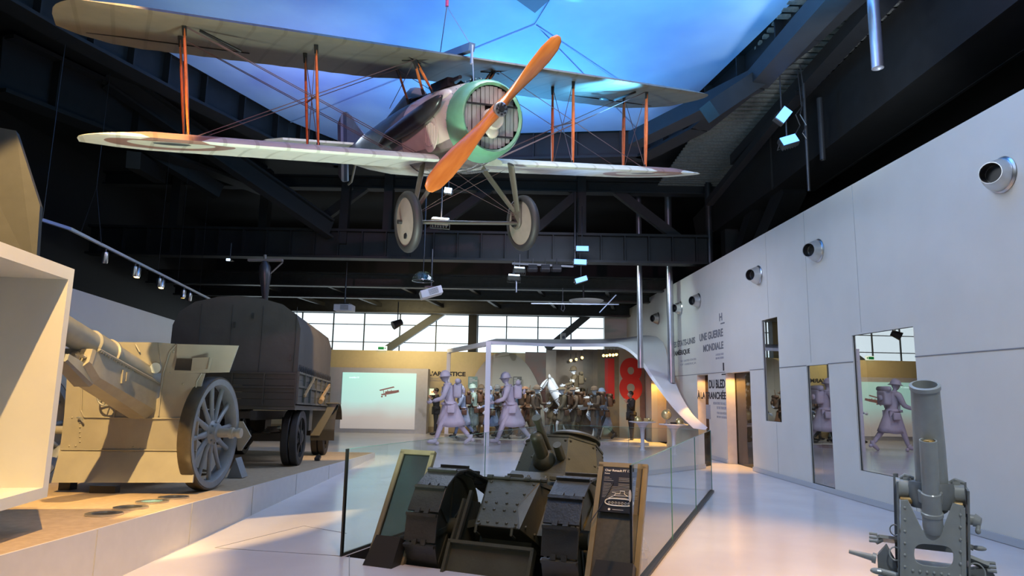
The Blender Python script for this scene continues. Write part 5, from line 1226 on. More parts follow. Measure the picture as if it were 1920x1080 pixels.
mb = MB(); mb.path([at(1500, 120, 11.2), at(1508, 180, 11.2), at(1500, 215, 11.1), at(1512, 235, 11.1), at(1505, 250, 11.1), at(1512, 260, 11.1)], .012, 6); mb.path([at(1495, 130, 11.2), at(1503, 200, 11.1), at(1492, 215, 11.0), at(1500, 235, 11.1), at(1492, 250, 11)], .010, 6); tag(mb.build('cable_bundle', M['darkpipe']), 'tangled cables above the twin blue floodlights', 'cables')
pipe(1517, 225, 1517, 358, 11.2, .026, 'darkpipe', 'thin dark pole holding the twin blue floodlights', 7.2)
# pendant dome, projectors, spotlight, exit sign, camera
dm = empty('glass_dome', label='clear glass dome hanging below the biplane wheel', cat='dome'); c = at(793, 527, 15.0)
mb = MB(); mb.lathe([(.245, 0), (.24, .06), (.20, .14), (.13, .20), (.03, .225), (.03, .215), (.125, .19), (.195, .13), (.23, .06), (.235, 0)], c, (0, 0, 1), 32, closed=True); mb.build('bowl', M['glass'], dm, smooth=60)
mb = MB(); mb.tube(c + Vector((0, 0, .2)), (c.x, c.y, 5.9), .012, n=6); mb.tube((c.x, c.y, 3.0 + 1.7), (c.x, c.y, 8.2), .02, n=8); mb.build('rod', M['darkpipe'], dm)
mb = MB(); mb.lathe([(.245, -.004), (.25, -.004), (.25, .006), (.245, .006)], c, (0, 0, 1), 32, closed=True); mb.build('rim', M['pipe'], dm)
mb = MB(); mb.tube(c + Vector((0, 0, .04)), c + Vector((0, 0, .16)), .04); mb.build('speaker', M['led_white'] if False else M['blackpart'], dm)
def projector(px, py, Y, rz, ry, label, top=5.6):
    o = empty('projector', label=label, cat='projector', group='projectors hanging before the windows'); c = at(px, py, Y); o.matrix_world = Matrix.Translation(c) @ Matrix.Rotation(rz, 4, 'Z') @ Matrix.Rotation(ry, 4, 'Y')
    mb = MB(); mb.box((0, 0, 0), (.56, .48, .20), bev=.02); mb.build('case', mat('projector_white', (.55, .53, .56), .4), o)
    mb = MB(); mb.tube((-.1, .2, -.02), (-.1, .30, -.02), .07); mb.build('lens', M['blackpart'], o)
    mb = MB()
    for k in range(5): mb.box((.05, -.245, -.06 + k * .03), (.25, .01, .010))
    mb.build('grille', M['darkpipe'], o)
    mb = MB(); mb.tube(c + Vector((0, 0, .1)), (c.x, c.y, top), .025, n=8); mb.box(c + Vector((0, 0, .14)), (.3, .25, .04)); k = mb.build('bracket', M['darkpipe'], None); k.parent = o; k.matrix_parent_inverse = o.matrix_world.inverted()
projector(646, 578, 20.5, 0, 0, 'white projector hanging above the lit film wall', 5.6)
projector(808, 549, 17.0, .2, -.32, 'tilted white projector hanging under the glass dome', 5.3)
o = empty('spotlight', label='small black spotlight hanging before the left window band', cat='spotlight'); c = at(745, 607, 24.0)
mb = MB(); mb.tube(c + Vector((-.14, -.08, -.08)), c + Vector((.14, .08, .08)), .16, .11, 16); mb.build('can', M['blackpart'], o)
mb = MB(); mb.tube(c + Vector((0, .05, .1)), c + Vector((0, .05, .8)), .02, n=6); mb.build('stem', M['blackpart'], o)
ex = empty('exit_sign', label='small green and white exit sign on top of the yellow wall', cat='sign'); c = at(717, 653, YY - .15)
mb = MB(); mb.box(c, (.38, .06, .18)); mb.build('sign_box', mat('exit_face', (.8, .9, .85), .4, emis=(.8, 1, .9), estr=.8), ex)
mb = MB(); mb.box(c + Vector((-.05, -.035, 0)), (.24, .01, .11)); mb.prism([c + Vector((.10, -.04, -.05)), c + Vector((.16, -.04, 0)), c + Vector((.10, -.04, .05))], (0, .01, 0)); mb.build('green_pictogram', mat('exit_green', (.0, .25, .09), .4), ex)
cm_ = empty('security_camera', label='white security camera box before the right wind brace', cat='camera'); c = at(1056, 632, 26.5)
mb = MB(); mb.box(c, (.20, .25, .30), bev=.02); mb.build('case', M['white'], cm_); mb = MB(); mb.tube(c + Vector((0, -.13, -.02)), c + Vector((0, -.16, -.02)), .06); mb.build('lens', M['blackpart'], cm_)
# pale suspended reflector and its slats, far right of the truss
rf = empty('suspended_reflector', label='pale shallow reflector tray hanging under the far ceiling, right', cat='reflector')
mb = MB(); a = at(1067, 564, 21.5); b = at(1132, 564, 21.5); m_ = (a + b) / 2; L_ = (b - a).length; mb.loft([[m_ + Vector((L_ / 2 * math.cos(q) * k, .5 * math.sin(q) * k, z)) for q in [2 * PI * j / 24 for j in range(24)]] for k, z in ((1, .02), (1, 0), (.8, -.07), (.45, -.11))]); mb.build('tray', mat('pale_tray', (.5, .5, .45), .4), rf, smooth=50)
mb = MB(); mb.tube(at(1094, 562, 21.5), at(1094, 535, 21.5), .03); mb.build('stem', M['darkpipe'], rf)
mb = MB(); mb.bar(at(996, 569, 21), at(1160, 571, 21), .05, .03); tag(mb.build('suspended_bar', M['pipe']), 'long thin pale bar hanging beside the reflector tray', 'bar')
mb = MB(); mb.bar(at(1155, 553, 21), at(1124, 586, 21), .06, .03); tag(mb.build('suspended_strip', M['pipe']), 'pale slanted slat crossing the reflector tray', 'slat')
mb = MB(); mb.path([at(1055, 540, 21), at(1055, 565, 21), at(1052, 580, 21), at(1056, 584, 21), at(1059, 578, 21), at(1055, 563, 21)], .012, 5); tag(mb.build('hanging_loop', M['pipe']), 'small cable loop hanging left of the reflector tray', 'cable')
# ---- spotlight track on the left
zt_ = 4.3
A_, B_, D_ = onz(-60, 368, zt_), onz(131, 429, zt_), onz(396, 562, zt_)
tk_ = empty('lighting_track', label='pale bent lighting track hanging over the left platform', cat='lighting track')
mb = MB(); mb.bar(A_, B_, .05, .05); mb.build('rail', mat('bluish_rail', (.30, .36, .62), .4), tk_)
mb = MB(); mb.bar(B_, D_, .05, .05); mb.build('rail', M['track'], tk_)
mb = MB()
for px, t in ((80, 0), (152, 1), (190, 1), (296, 1), (333, 1), (374, 1)):
    p = onz(px, {80: 410, 152: 434, 190: 456, 296: 511, 333: 530, 374: 548}[px], zt_); q = p + Vector((0, 0, 3.8)) if px not in (152, 190) else None
    if px == 190: mb.tube(p, at(181, 352, p.y), .006, n=5); mb.tube(onz(152, 434, zt_), at(181, 352, p.y), .006, n=5); mb.tube(at(181, 352, p.y), at(181, 352, p.y) + Vector((0, 0, 2.5)), .006, n=5)
    elif q: mb.tube(p, q, .006, n=5)
mb.build('suspension_wire', M['darkpipe'], tk_)
for i, (x, y, on) in enumerate(((199, 460, 0), (254, 487, 0), (261, 490, 1), (300, 510, 0), (306, 512, 1), (345, 532, 0), (346, 536, 1), (357, 541, 0))):
    tt = (x - 131) / 265.0; p = onz(x, 429 + (x - 131) * .502, zt_)
    o = empty('track_spotlight', p, 0, None, None); where = ('nearest the camera, hanging alone', 'unlit one of the nearest pair', 'lit one of the nearest pair', 'unlit one of the middle pair', 'lit one of the middle pair', 'unlit one of the far group', 'lit one of the far group', 'last one at the far end')[i]
    tag(o, 'small aluminium track spotlight, ' + where, 'spotlight', 'spotlights on the left lighting track')
    dr_ = Vector((.02, -.25, -1)).normalized() if on else Vector((-.1, .12, -1)).normalized()
    mb = MB(); mb.tube((0, 0, -.02), (0, 0, -.10), .02, n=8); mb.build('adapter', M['darkpipe'], o)
    mb = MB(); mb.lathe([(.0, .0), (.05, .0), (.062, .04), (.062, .20), (.055, .22), (.05, .19), (.0, .19)], Vector((0, 0, -.10)), dr_, 18); mb.build('can', M['alu'], o, smooth=40)
    mb = MB(); mb.lathe([(.05, 0), (.05, .006)], Vector((0, 0, -.10)) + dr_ * .205, dr_, 16); mb.build('lens', M['warmlamp'] if on else M['blackpart'], o)
# ================================================================== TRENCH MORTAR, right foreground
M['mortar'] = mat('blue_grey_mortar_paint', (0.30, 0.32, 0.31), 0.36, noise=0.1, nscale=7, coat=.2)
M['mortardark'] = mat('darker_mortar_steel', (0.17, 0.185, 0.19), 0.38, noise=0.15)
M['brassy'] = mat('worn_brass', (.40, .26, .10), .35, .6, noise=.2)
YM = 4.75
mt = empty('trench_mortar', label='grey trench mortar with upright barrel in the right foreground', cat='mortar')
def mp(x, y, dy=0.0): return at(x, y, YM) + Vector((0, dy, 0))
sc = YM / FPX
mb = MB(); a = mp(1750, 940, .02); b = mp(1733, 722, -.26); ax = (b - a).normalized(); L_ = (b - a).length
mb.lathe([(.0, -.05), (.100, -.05), (.112, .0), (.112, .15), (.110, .40), (.104, .62), (.100, L_ - .04), (.101, L_ - .035), (.108, L_ - .03), (.108, L_ - .005), (.098, L_), (.086, L_), (.082, L_ - .5), (.0, L_ - .5)], a, ax, 48); br = mb.build('barrel', M['mortar'], mt, smooth=40)
mb = MB(); a2 = mp(1749, 990, -.14); b2 = mp(1739, 822, -.28); ax2 = (b2 - a2).normalized(); L2 = (b2 - a2).length
mb.lathe([(.0, -.01), (.060, -.01), (.070, .02), (.070, .10), (.076, .105), (.076, .125), (.068, .13), (.068, .255), (.060, .262), (.060, L2), (.050, L2), (.05, L2 - .04), (.0, L2 - .04)], a2, ax2, 36); rc = mb.build('recoil_cylinder', M['mortar'], mt, smooth=40)
mb = MB(); mb.ball(b2 + ax2 * -.01 + Vector((.005, 0, 0)), .042, 1, .8, .4, 12); mb.build('worn_cap', M['brassy'], rc)
mb = MB(); c = mp(1746, 922, -.02)
R_ = []
for dz, k in ((-.10, .9), (-.05, 1), (.04, 1), (.07, .93)): R_.append([c + Vector((.165 * k * math.copysign(abs(math.cos(q)) ** .7, math.cos(q)), .15 * k * math.copysign(abs(math.sin(q)) ** .8, math.sin(q)), dz)) for q in [2 * PI * j / 32 for j in range(32)]])
mb.loft(R_); mb.build('cradle_collar', M['mortardark'], mt, smooth=50)
mb = MB(); mb.lathe([(.076, -.03), (.085, -.02), (.085, .05), (.076, .06)], mp(1744, 930, -.135), ax2, 30, closed=True); mb.build('cylinder_clamp', M['mortar'], mt, smooth=40)
for s, (x0, x1) in ((-1, (1683, 1716)), (1, (1776, 1806))):
    mb = MB(); c0 = mp(x0, 918 + (s > 0) * 4, -.03); c1 = mp(x1, 918 + (s > 0) * 4, -.03); mb.tube(c0, c1, .066, n=24); mb.tube(c0 - Vector((.01, 0, 0)), c0 + Vector((.02, 0, 0)), .074, n=24); tb = mb.build('trunnion', M['mortar'], mt, smooth=40)
    mb = MB(); c = mp((x0 + x1) / 2, 938 + (s > 0) * 3, -.10); mb.tube(c - Vector((.04, 0, 0)), c + Vector((.04, 0, 0)), .022, n=12); mb.build('locking_bolt', M['brassy'], tb, smooth=40)
    mb = MB(); c = mp((x0 + x1) / 2, 897 + (s > 0) * 4, -.03); mb.path([c + Vector((-.05, 0, -.01)), c + Vector((-.01, -.02, .02)), c + Vector((.05, 0, .0))], .012, 8); mb.box(c, (.05, .05, .025)); mb.build('cap_latch', M['mortar'], tb)
# front plate with V notch and oval hole
def mplate(out, holes, dy, th, name, par, material):
    """flat plate from a pixel outline with one oval hole, bridged by a seam"""
    cu = bpy.data.curves.new(name, 'CURVE'); cu.dimensions = '2D'; cu.fill_mode = 'BOTH'; cu.extrude = th / 2; cu.bevel_depth = .003
    for loop in [out] + holes:
        spn = cu.splines.new('POLY'); spn.points.add(len(loop) - 1); spn.use_cyclic_u = True
        for p, (x, y) in zip(spn.points, loop): q = mp(x, y, dy); p.co = (q.x, q.z, 0, 1)
    t = bpy.data.objects.new(name, cu); COL.objects.link(t); dg = bpy.context.evaluated_depsgraph_get(); me = bpy.data.meshes.new_from_object(t.evaluated_get(dg))
    bpy.data.objects.remove(t); me.transform(Matrix(((1, 0, 0, 0), (0, 0, -1, YM + dy), (0, 1, 0, 0), (0, 0, 0, 1)))); me.materials.clear(); me.materials.append(material)
    o = bpy.data.objects.new(name, me); COL.objects.link(o); o.parent = par; return o
oval = [(1749.5 + 36 * math.copysign(abs(math.cos(a)) ** .55, math.cos(a)), 1034 + 21 * math.copysign(abs(math.sin(a)) ** .7, math.sin(a))) for a in [2 * PI * k / 28 for k in range(28)]]
fp = mplate([(1690, 937), (1702, 936), (1729, 990), (1764, 992), (1784, 936), (1802, 940), (1806, 1100), (1688, 1096)], [oval], -.16, .02, 'front_plate', mt, M['mortar'])
rv = [(mp(x, y, -.172), (0, -1, 0)) for x, y in [(1697, 950 + 22 * i) for i in range(6)] + [(1797, 956 + 22 * i) for i in range(6)] + [(1712 + 13 * i, 1066) for i in range(6)]]
rivets('rivet', rv, fp, M['mortar'], .0115)
mb = MB(); mb.bar(mp(1694, 938, -.168), mp(1692, 1092, -.168), .03, .018, up=(0, 1, 0)); fl = mb.build('edge_flange', M['mortar'], mt); mb = MB(); mb.bar(mp(1801, 942, -.168), mp(1804, 1092, -.168), .03, .018, up=(0, 1, 0)); mb.build('edge_flange', M['mortar'], mt)
for x0, x1, y0 in ((1673, 1683, 893), (1800, 1811, 903)):
    mb = MB(); mb.prism([mp(x0, y0, .10), mp(x1, y0, .10), mp(x1 + 5, 1090, .10), mp(x0 + 5, 1090, .10)], (0, .015, 0)); mb.prism([mp(x1 - 2, y0 + 10, -.15), mp(x1 + 2, y0 + 10, -.15), mp(x1 + 5, 1090, -.15), mp(x1 + 1, 1090, -.15)], (0, .30, 0)); mb.build('side_frame', M['mortardark'], mt)
mb = MB(); c = mp(1749, 1055, .0); mb.box(c + Vector((0, .05, -.05)), (.46, .28, .05)); mb.box(mp(1749, 1030, .12), (.36, .03, .05)); 
for k in range(5): mb.ball(mp(1725 + k * 12, 1022, .08), .010, n=8)
mb.build('cross_member', M['mortar'], mt)
mb = MB(); mb.box(mp(1749, 1110, .0), (.75, .75, .10)); mb.box(mp(1749, 1160, 0.0), (.95, 1.0, .22)); c = mp(1749, 1110, 0); mb.box((c.x, c.y, .10), (1.05, 1.1, .20)); mb.build('base_block', M['mortardark'], mt)
# knobs, handles, brackets
mb = MB(); c = mp(1806, 966, -.08); mb.tube(c, c + Vector((.065, 0, -.0)), .034, n=20); mb.tube(c + Vector((.06, 0, 0)), c + Vector((.10, -.01, -.01)), .045, .030, 16); mb.tube(c + Vector((.085, -.01, -.01)), c + Vector((.075, -.03, -.06)), .016, n=10); mb.ball(c + Vector((.075, -.03, -.065)), .02, n=10); mb.build('elevation_knob', M['mortar'], mt, smooth=40)
mb = MB(); mb.tube(mp(1586, 1048, -.05), mp(1636, 1056, -.05), .014, .024, 14); mb.tube(mp(1633, 1055, -.05), mp(1641, 1057, -.05), .036, n=16); mb.build('handspike', M['mortar'], mt, smooth=40)
mb = MB(); mb.tube(mp(1690, 1084, -.1), mp(1648, 1078, -.1), .022, n=12); mb.ball(mp(1644, 1078, -.1), .035, 1.6, 1, .6, 10); mb.build('foot_spike', M['mortar'], mt)
for side, (x0, y0, x1, y1) in ((-1, (1640, 1018, 1682, 1024)), (1, (1812, 1040, 1848, 1052))):
    mb = MB(); p, q = mp(x0, y0, .0), mp(x1, y1, .10 if side < 0 else .0); mb.bar(p, q, .10, .022, up=(0, .5, 1)); bk = mb.build('bracket_arm', M['mortar'], mt)
    mb = MB()
    for k in range(4): c = p.lerp(q, .15 + .23 * k); mb.tube(c + Vector((0, -.02, .01)), c + Vector((0, -.025, .025)), .007, n=8)
    e = p if side < 0 else q
    for k in range(3): mb.tube(e + Vector((side * -.01, -.03 + .03 * k, -.02 + .02 * k)), e + Vector((side * .05, -.03 + .03 * k, -.02 + .02 * k)), .011, n=8)
    mb.build('bolt', M['mortar'], bk)
def hoop(x, y, r, dy=-.1): 
    mb = MB(); c = mp(x, y, dy); mb.path([c + Vector((r * math.cos(a), r * .25 * math.sin(a), r * math.sin(a))) for a in [2 * PI * k / 18 for k in range(19)]], .0055, 6); return mb.build('grab_ring', M['mortar'], mt)
hoop(1679, 1041, .042); hoop(1677, 1000, .035, 0); hoop(1826, 1060, .055); hoop(1692, 1072, .03)
mb = MB(); mb.prism([mp(1643, 1050, -.06), mp(1660, 1030, -.06), mp(1678, 1060, -.06), mp(1686, 1082, -.06), mp(1645, 1085, -.06)], (0, .12, 0)); mb.prism([mp(1815, 1062, -.02), mp(1850, 1052, -.02), mp(1866, 1078, -.02), mp(1818, 1085, -.02)], (0, .12, 0)); mb.build('gusset', M['mortardark'], mt)
mb = MB(); mb.tube(mp(1808, 1015, -.02), mp(1822, 1020, -.02), .018, n=12); mb.ball(mp(1832, 1019, -.02), .028, 1.8, 1, .6, 10); mb.build('lever_grip', M['mortar'], mt, smooth=40)
mb = MB(); mb.path([mp(1806, 955, -.1), mp(1812, 985, -.1), mp(1811, 1040, -.1)], .010, 8); mb.tube(mp(1652, 1020, .0), mp(1640, 1026, -.02), .018, n=10); mb.build('control_rod', M['mortardark'], mt)
_c = mp(1749, 1000, 0.0)
mt.matrix_world = Matrix.Translation(_c) @ Matrix.Rotation(math.radians(-31), 4, 'Z') @ Matrix.Diagonal((.86, .86, 1, 1)) @ Matrix.Translation(-_c)
# ================================================================== FIGURES
M['whiteskin'] = mat('white_mannequin', (.72, .76, .84), .5)
M['skin'] = mat('skin', (.42, .24, .17), .5)
M['plaster'] = mat('lilac_plaster', (.55, .50, .57), .6, noise=.06)
M['leather'] = mat('brown_leather', (.12, .06, .03), .45, noise=.2)
M['boot'] = mat('dark_boot', (.02, .018, .016), .4)
CL = {n: mat(n + '_cloth', c, .85, noise=.15, nscale=14, bump=.2) for n, c in dict(horizon_blue=(.20, .27, .42), pale_blue=(.34, .42, .56), khaki=(.15, .115, .07), brown=(.13, .085, .055), orange_brown=(.30, .15, .08), dark=(.025, .025, .028), sage=(.30, .42, .36), grey=(.12, .12, .12)).items()}
def skin_mesh(name, nodes, edges, sub=1, extra=None):
    keys = list(nodes); idx = {k: i for i, k in enumerate(keys)}
    me = bpy.data.meshes.new('tmp'); me.from_pydata([tuple(nodes[k][0]) for k in keys], [(idx[a], idx[b]) for a, b in edges], []); me.update()
    t = bpy.data.objects.new('tmp', me); COL.objects.link(t)
    md = t.modifiers.new('s', 'SKIN'); md.use_smooth_shade = True; md.branch_smoothing = .4
    if not me.skin_vertices: 
        bm_ = bmesh.new(); bm_.from_mesh(me); bm_.verts.layers.skin.verify(); bm_.to_mesh(me); bm_.free()
    lay = me.skin_vertices[0].data
    for i, k in enumerate(keys):
        r = nodes[k][1]; lay[i].radius = (r, r) if not isinstance(r, tuple) else r; lay[i].use_root = (i == 0)
    sb = t.modifiers.new('b', 'SUBSURF'); sb.levels = sub; sb.render_levels = sub
    dg = bpy.context.evaluated_depsgraph_get(); out = bpy.data.meshes.new_from_object(t.evaluated_get(dg)); out.name = name
    bpy.data.objects.remove(t); bpy.data.meshes.remove(me)
    if extra is not None:
        b = bmesh.new(); b.from_mesh(out); tmp = bpy.data.meshes.new('x'); bmesh.ops.recalc_face_normals(extra.bm, faces=extra.bm.faces)
        for f in extra.bm.faces: f.smooth = True
        extra.bm.to_mesh(tmp); b.from_mesh(tmp); b.to_mesh(out); b.free(); bpy.data.meshes.remove(tmp)
    for p in out.polygons: p.use_smooth = True
    return out
def add_head(mb, c, r, f, tilt=0.0):
    """head with brow, nose, chin and ears, looking along f"""
    f = Vector(f).normalized(); s = UP.cross(f).normalized(); m_ = frame(c, f, s, UP); n0 = len(mb.bm.verts)
    g = bmesh.ops.create_uvsphere(mb.bm, u_segments=20, v_segments=14, radius=1)
    for v in g['verts']:
        x, y, z = v.co; X = x * .95; Y = y * .76; Z = z * 1.18
        if z < 0: Y *= 1 + .28 * z; X = X * (1 + .12 * z) + .10 * -z * (x > 0)
        if x > .55 and abs(y) < .22 and -.25 < z < .12: X += .22 * (1 - abs(y) / .25)          # nose
        if x > .5 and .15 < abs(y) < .5 and .0 < z < .2: X -= .07                                # eye sockets
        if x > .4 and abs(y) < .35 and -.75 < z < -.55: X += .06                                 # chin
        v.co = m_ @ Vector((X * r, Y * r, Z * r))
    for q in (-1, 1): mb.ball((0, 0, 0), r, .14, .08, .26, 8, m=m_ @ Matrix.Translation((-.05 * r, q * .76 * r, -.02 * r)))
    for q in (-1, 1): mb.ball((0, 0, 0), r * .11, 1, 1, .7, 8, m=m_ @ Matrix.Translation((.80 * r, q * .28 * r, .10 * r)))
    mb.ball((0, 0, 0), r * .2, .45, 1.1, .32, 8, m=m_ @ Matrix.Translation((.83 * r, 0, -.50 * r)))
def add_hand(mb, w_, d, pal, k=1.0):
    """palm and five curled fingers; w_ wrist point, d direction of the hand, pal palm normal"""
    d = Vector(d).normalized(); pal = Vector(pal); pal = (pal - d * pal.dot(d)).normalized(); s = d.cross(pal)
    c = Vector(w_) + d * .045 * k; m_ = frame(c, d, s, pal); mb.ball((0, 0, 0), .05 * k, 1.0, .85, .42, 10, m=m_)
    for i, L_ in enumerate((.060, .072, .068, .052)):
        b = m_ @ Vector((.035 * k, (-.030 + i * .020) * k, 0)); b2 = b + d * L_ * .45 * k + pal * .008 * k; b3 = b2 + d * L_ * .35 * k + pal * .022 * k; b4 = b3 + d * .008 * k + pal * .022 * k
        mb.path([b, b2, b3, b4], [.0095 * k, .0085 * k, .0075 * k, .006 * k], 7)
    b = m_ @ Vector((-.012 * k, -.038 * k, .004)); mb.path([b, b + (d * .6 - s * .8).normalized() * .03 * k + pal * .01 * k, b + (d * .95 - s * .6 + pal * .4).normalized() * .062 * k], [.012 * k, .010 * k, .008 * k], 7)
def pose(H=1.75, legs=((25, 5), (-25, 25)), arms=((20, 40), (-10, 60)), lean=4, head=0):
    """joint positions; figure faces -x, feet near z=0"""
    r = math.radians; f = Vector((-1, 0, 0)); J = {}
    def fw(a): return Vector((-math.sin(r(a)), 0, -math.cos(r(a))))
    hip = Vector((0, 0, .50 * H)); sp_ = Vector((-math.sin(r(lean)), 0, math.cos(r(lean))))
    low = []
    for s, (a, kn) in zip((-1, 1), legs):
        h_ = hip + Vector((0, s * .052 * H, 0)); k_ = h_ + fw(a) * .24 * H; an = k_ + fw(a - kn) * .235 * H; J['hip%d' % s] = h_; J['knee%d' % s] = k_; J['ank%d' % s] = an
        ta = max(-50, min(12, (a - kn))) ; toe = an + Vector((-math.cos(r(ta)) * .10 * H, 0, math.sin(r(ta)) * .10 * H * .8 - .018 * H)); J['heel%d' % s] = an + Vector((.03 * H, 0, -.022 * H)); J['toe%d' % s] = toe; low.append(min(an.z - .04 * H, toe.z - .02 * H))
    dz = -min(low)
    J['pel'] = hip; J['waist'] = hip + sp_ * .10 * H; J['chest'] = hip + sp_ * .22 * H; J['neck0'] = hip + sp_ * .315 * H; J['neck'] = hip + sp_ * .345 * H + f * .008 * H; J['head'] = hip + sp_ * .425 * H + f * .018 * H
    for s, (a, el) in zip((-1, 1), arms):
        sh = hip + sp_ * .30 * H + Vector((0, s * .108 * H, 0)); e_ = sh + (fw(a) + Vector((0, s * .18, 0))).normalized() * .165 * H; w_ = e_ + (fw(a + el) + Vector((0, -s * .10, 0))).normalized() * .145 * H
        J['sho%d' % s] = sh; J['elb%d' % s] = e_; J['wri%d' % s] = w_
    for k in J: J[k] = J[k] + Vector((0, 0, dz))
    return J
def body_mesh(J, H, k=1.0):
    N_ = {'pel': (J['pel'], (.085 * H / 1.75 * 1.75 / 1.0 * .9, .075 * H)), 'waist': (J['waist'], .070 * H), 'chest': (J['chest'], .078 * H), 'neck0': (J['neck0'], .050 * H), 'neck': (J['neck'], .032 * H), 'hd': (J['head'] - Vector((0, 0, .02 * H)), .035 * H)}
    N_['pel'] = (J['pel'], .072 * H)
    E_ = [('pel', 'waist'), ('waist', 'chest'), ('chest', 'neck0'), ('neck0', 'neck'), ('neck', 'hd')]
    ex = MB()
    for s in (-1, 1):
        q = str(s); N_['hip' + q] = (J['hip%d' % s], .052 * H); N_['knee' + q] = (J['knee%d' % s], .034 * H); N_['ank' + q] = (J['ank%d' % s], .022 * H); N_['toe' + q] = (J['toe%d' % s], .020 * H)
        N_['sho' + q] = (J['sho%d' % s], .036 * H); N_['elb' + q] = (J['elb%d' % s], .025 * H); N_['wri' + q] = (J['wri%d' % s], .017 * H)
        E_ += [('pel', 'hip' + q), ('hip' + q, 'knee' + q), ('knee' + q, 'ank' + q), ('ank' + q, 'toe' + q), ('neck0', 'sho' + q), ('sho' + q, 'elb' + q), ('elb' + q, 'wri' + q)]
        d = (J['wri%d' % s] - J['elb%d' % s]).normalized(); add_hand(ex, J['wri%d' % s], d, (0, -s, 0.2), H / 1.75)
    add_head(ex, J['head'] + Vector((0, 0, .005 * H)), .058 * H, (-1, 0, -.05))
    return skin_mesh('body', N_, E_, 1, ex)
def coat_mesh(J, H, skirt=.26, g=1.0):
    N_ = {'chest': (J['chest'], .092 * H * g), 'waist': (J['waist'], .080 * H * g), 'pel': (J['pel'], .085 * H * g), 'neck0': (J['neck0'], .060 * H)}
    E_ = [('chest', 'waist'), ('waist', 'pel'), ('chest', 'neck0')]
    for s in (-1, 1):
        q = str(s); N_['sho' + q] = (J['sho%d' % s], .047 * H); N_['elb' + q] = (J['elb%d' % s], .036 * H); N_['wri' + q] = (J['wri%d' % s] * .9 + J['elb%d' % s] * .1, .028 * H)
        E_ += [('neck0', 'sho' + q), ('sho' + q, 'elb' + q), ('elb' + q, 'wri' + q)]
    ex = MB(); R_ = []
    c0 = J['waist']; kn = [J['knee-1'], J['knee1']]; xs = sorted([kn[0].x, kn[1].x])
    for i, t in enumerate((0, .2, .4, .6, .8, 1)):
        z = c0.z - t * (skirt + .10) * H; spread = t; xa = (c0.x - .088 * H) * (1 - spread) + (xs[0] - .07 * H) * spread; xb = (c0.x + .088 * H) * (1 - spread) + (xs[1] + .09 * H) * spread
        cx_ = (xa + xb) / 2; rx = (xb - xa) / 2; ry = (.085 + .02 * t) * H
        R_.append([Vector((cx_ + rx * math.cos(a) * (1 + .04 * t * math.sin(7 * a)), ry * math.sin(a) * (1 + .05 * t * math.cos(5 * a)) + c0.y, z + .02 * H * t * math.cos(a * 2))) for a in [2 * PI * k / 24 for k in range(24)]])
    ex.loft(R_)
    cl_ = J['neck0'] + Vector((0, 0, .01 * H)); ex.lathe([(.058 * H, -.015 * H), (.056 * H, .02 * H), (.045 * H, .025 * H)], cl_, (-.1, 0, 1), 14)
    return skin_mesh('greatcoat', N_, E_, 1, ex)
def leg_mesh(J, H, g=1.0):
    N_ = {'pel': (J['pel'], .078 * H)}; E_ = []
    for s in (-1, 1):
        q = str(s); N_['hip' + q] = (J['hip%d' % s], .060 * H * g); N_['knee' + q] = (J['knee%d' % s], .043 * H * g); N_['ank' + q] = (J['ank%d' % s] * .93 + J['knee%d' % s] * .07, .030 * H)
        E_ += [('pel', 'hip' + q), ('hip' + q, 'knee' + q), ('knee' + q, 'ank' + q)]
    return skin_mesh('trousers', N_, E_, 1)
def boot_mesh(J, H, s):
    a, t, h_ = J['ank%d' % s], J['toe%d' % s], J['heel%d' % s]; mb = MB()
    mb.path([a + Vector((0, 0, .05 * H)), a, a + (t - a) * .3, a + (t - a) * .75, t + (t - a) * .12], [.032 * H, .030 * H, .030 * H, .028 * H, .016 * H], 12); mb.ball(h_, .026 * H, n=10)
    return mb
def mesh_of(mb, name):
    bmesh.ops.recalc_face_normals(mb.bm, faces=mb.bm.faces)
    for f in mb.bm.faces: f.smooth = True
    me = bpy.data.meshes.new(name); mb.bm.to_mesh(me); mb.bm.free(); return me
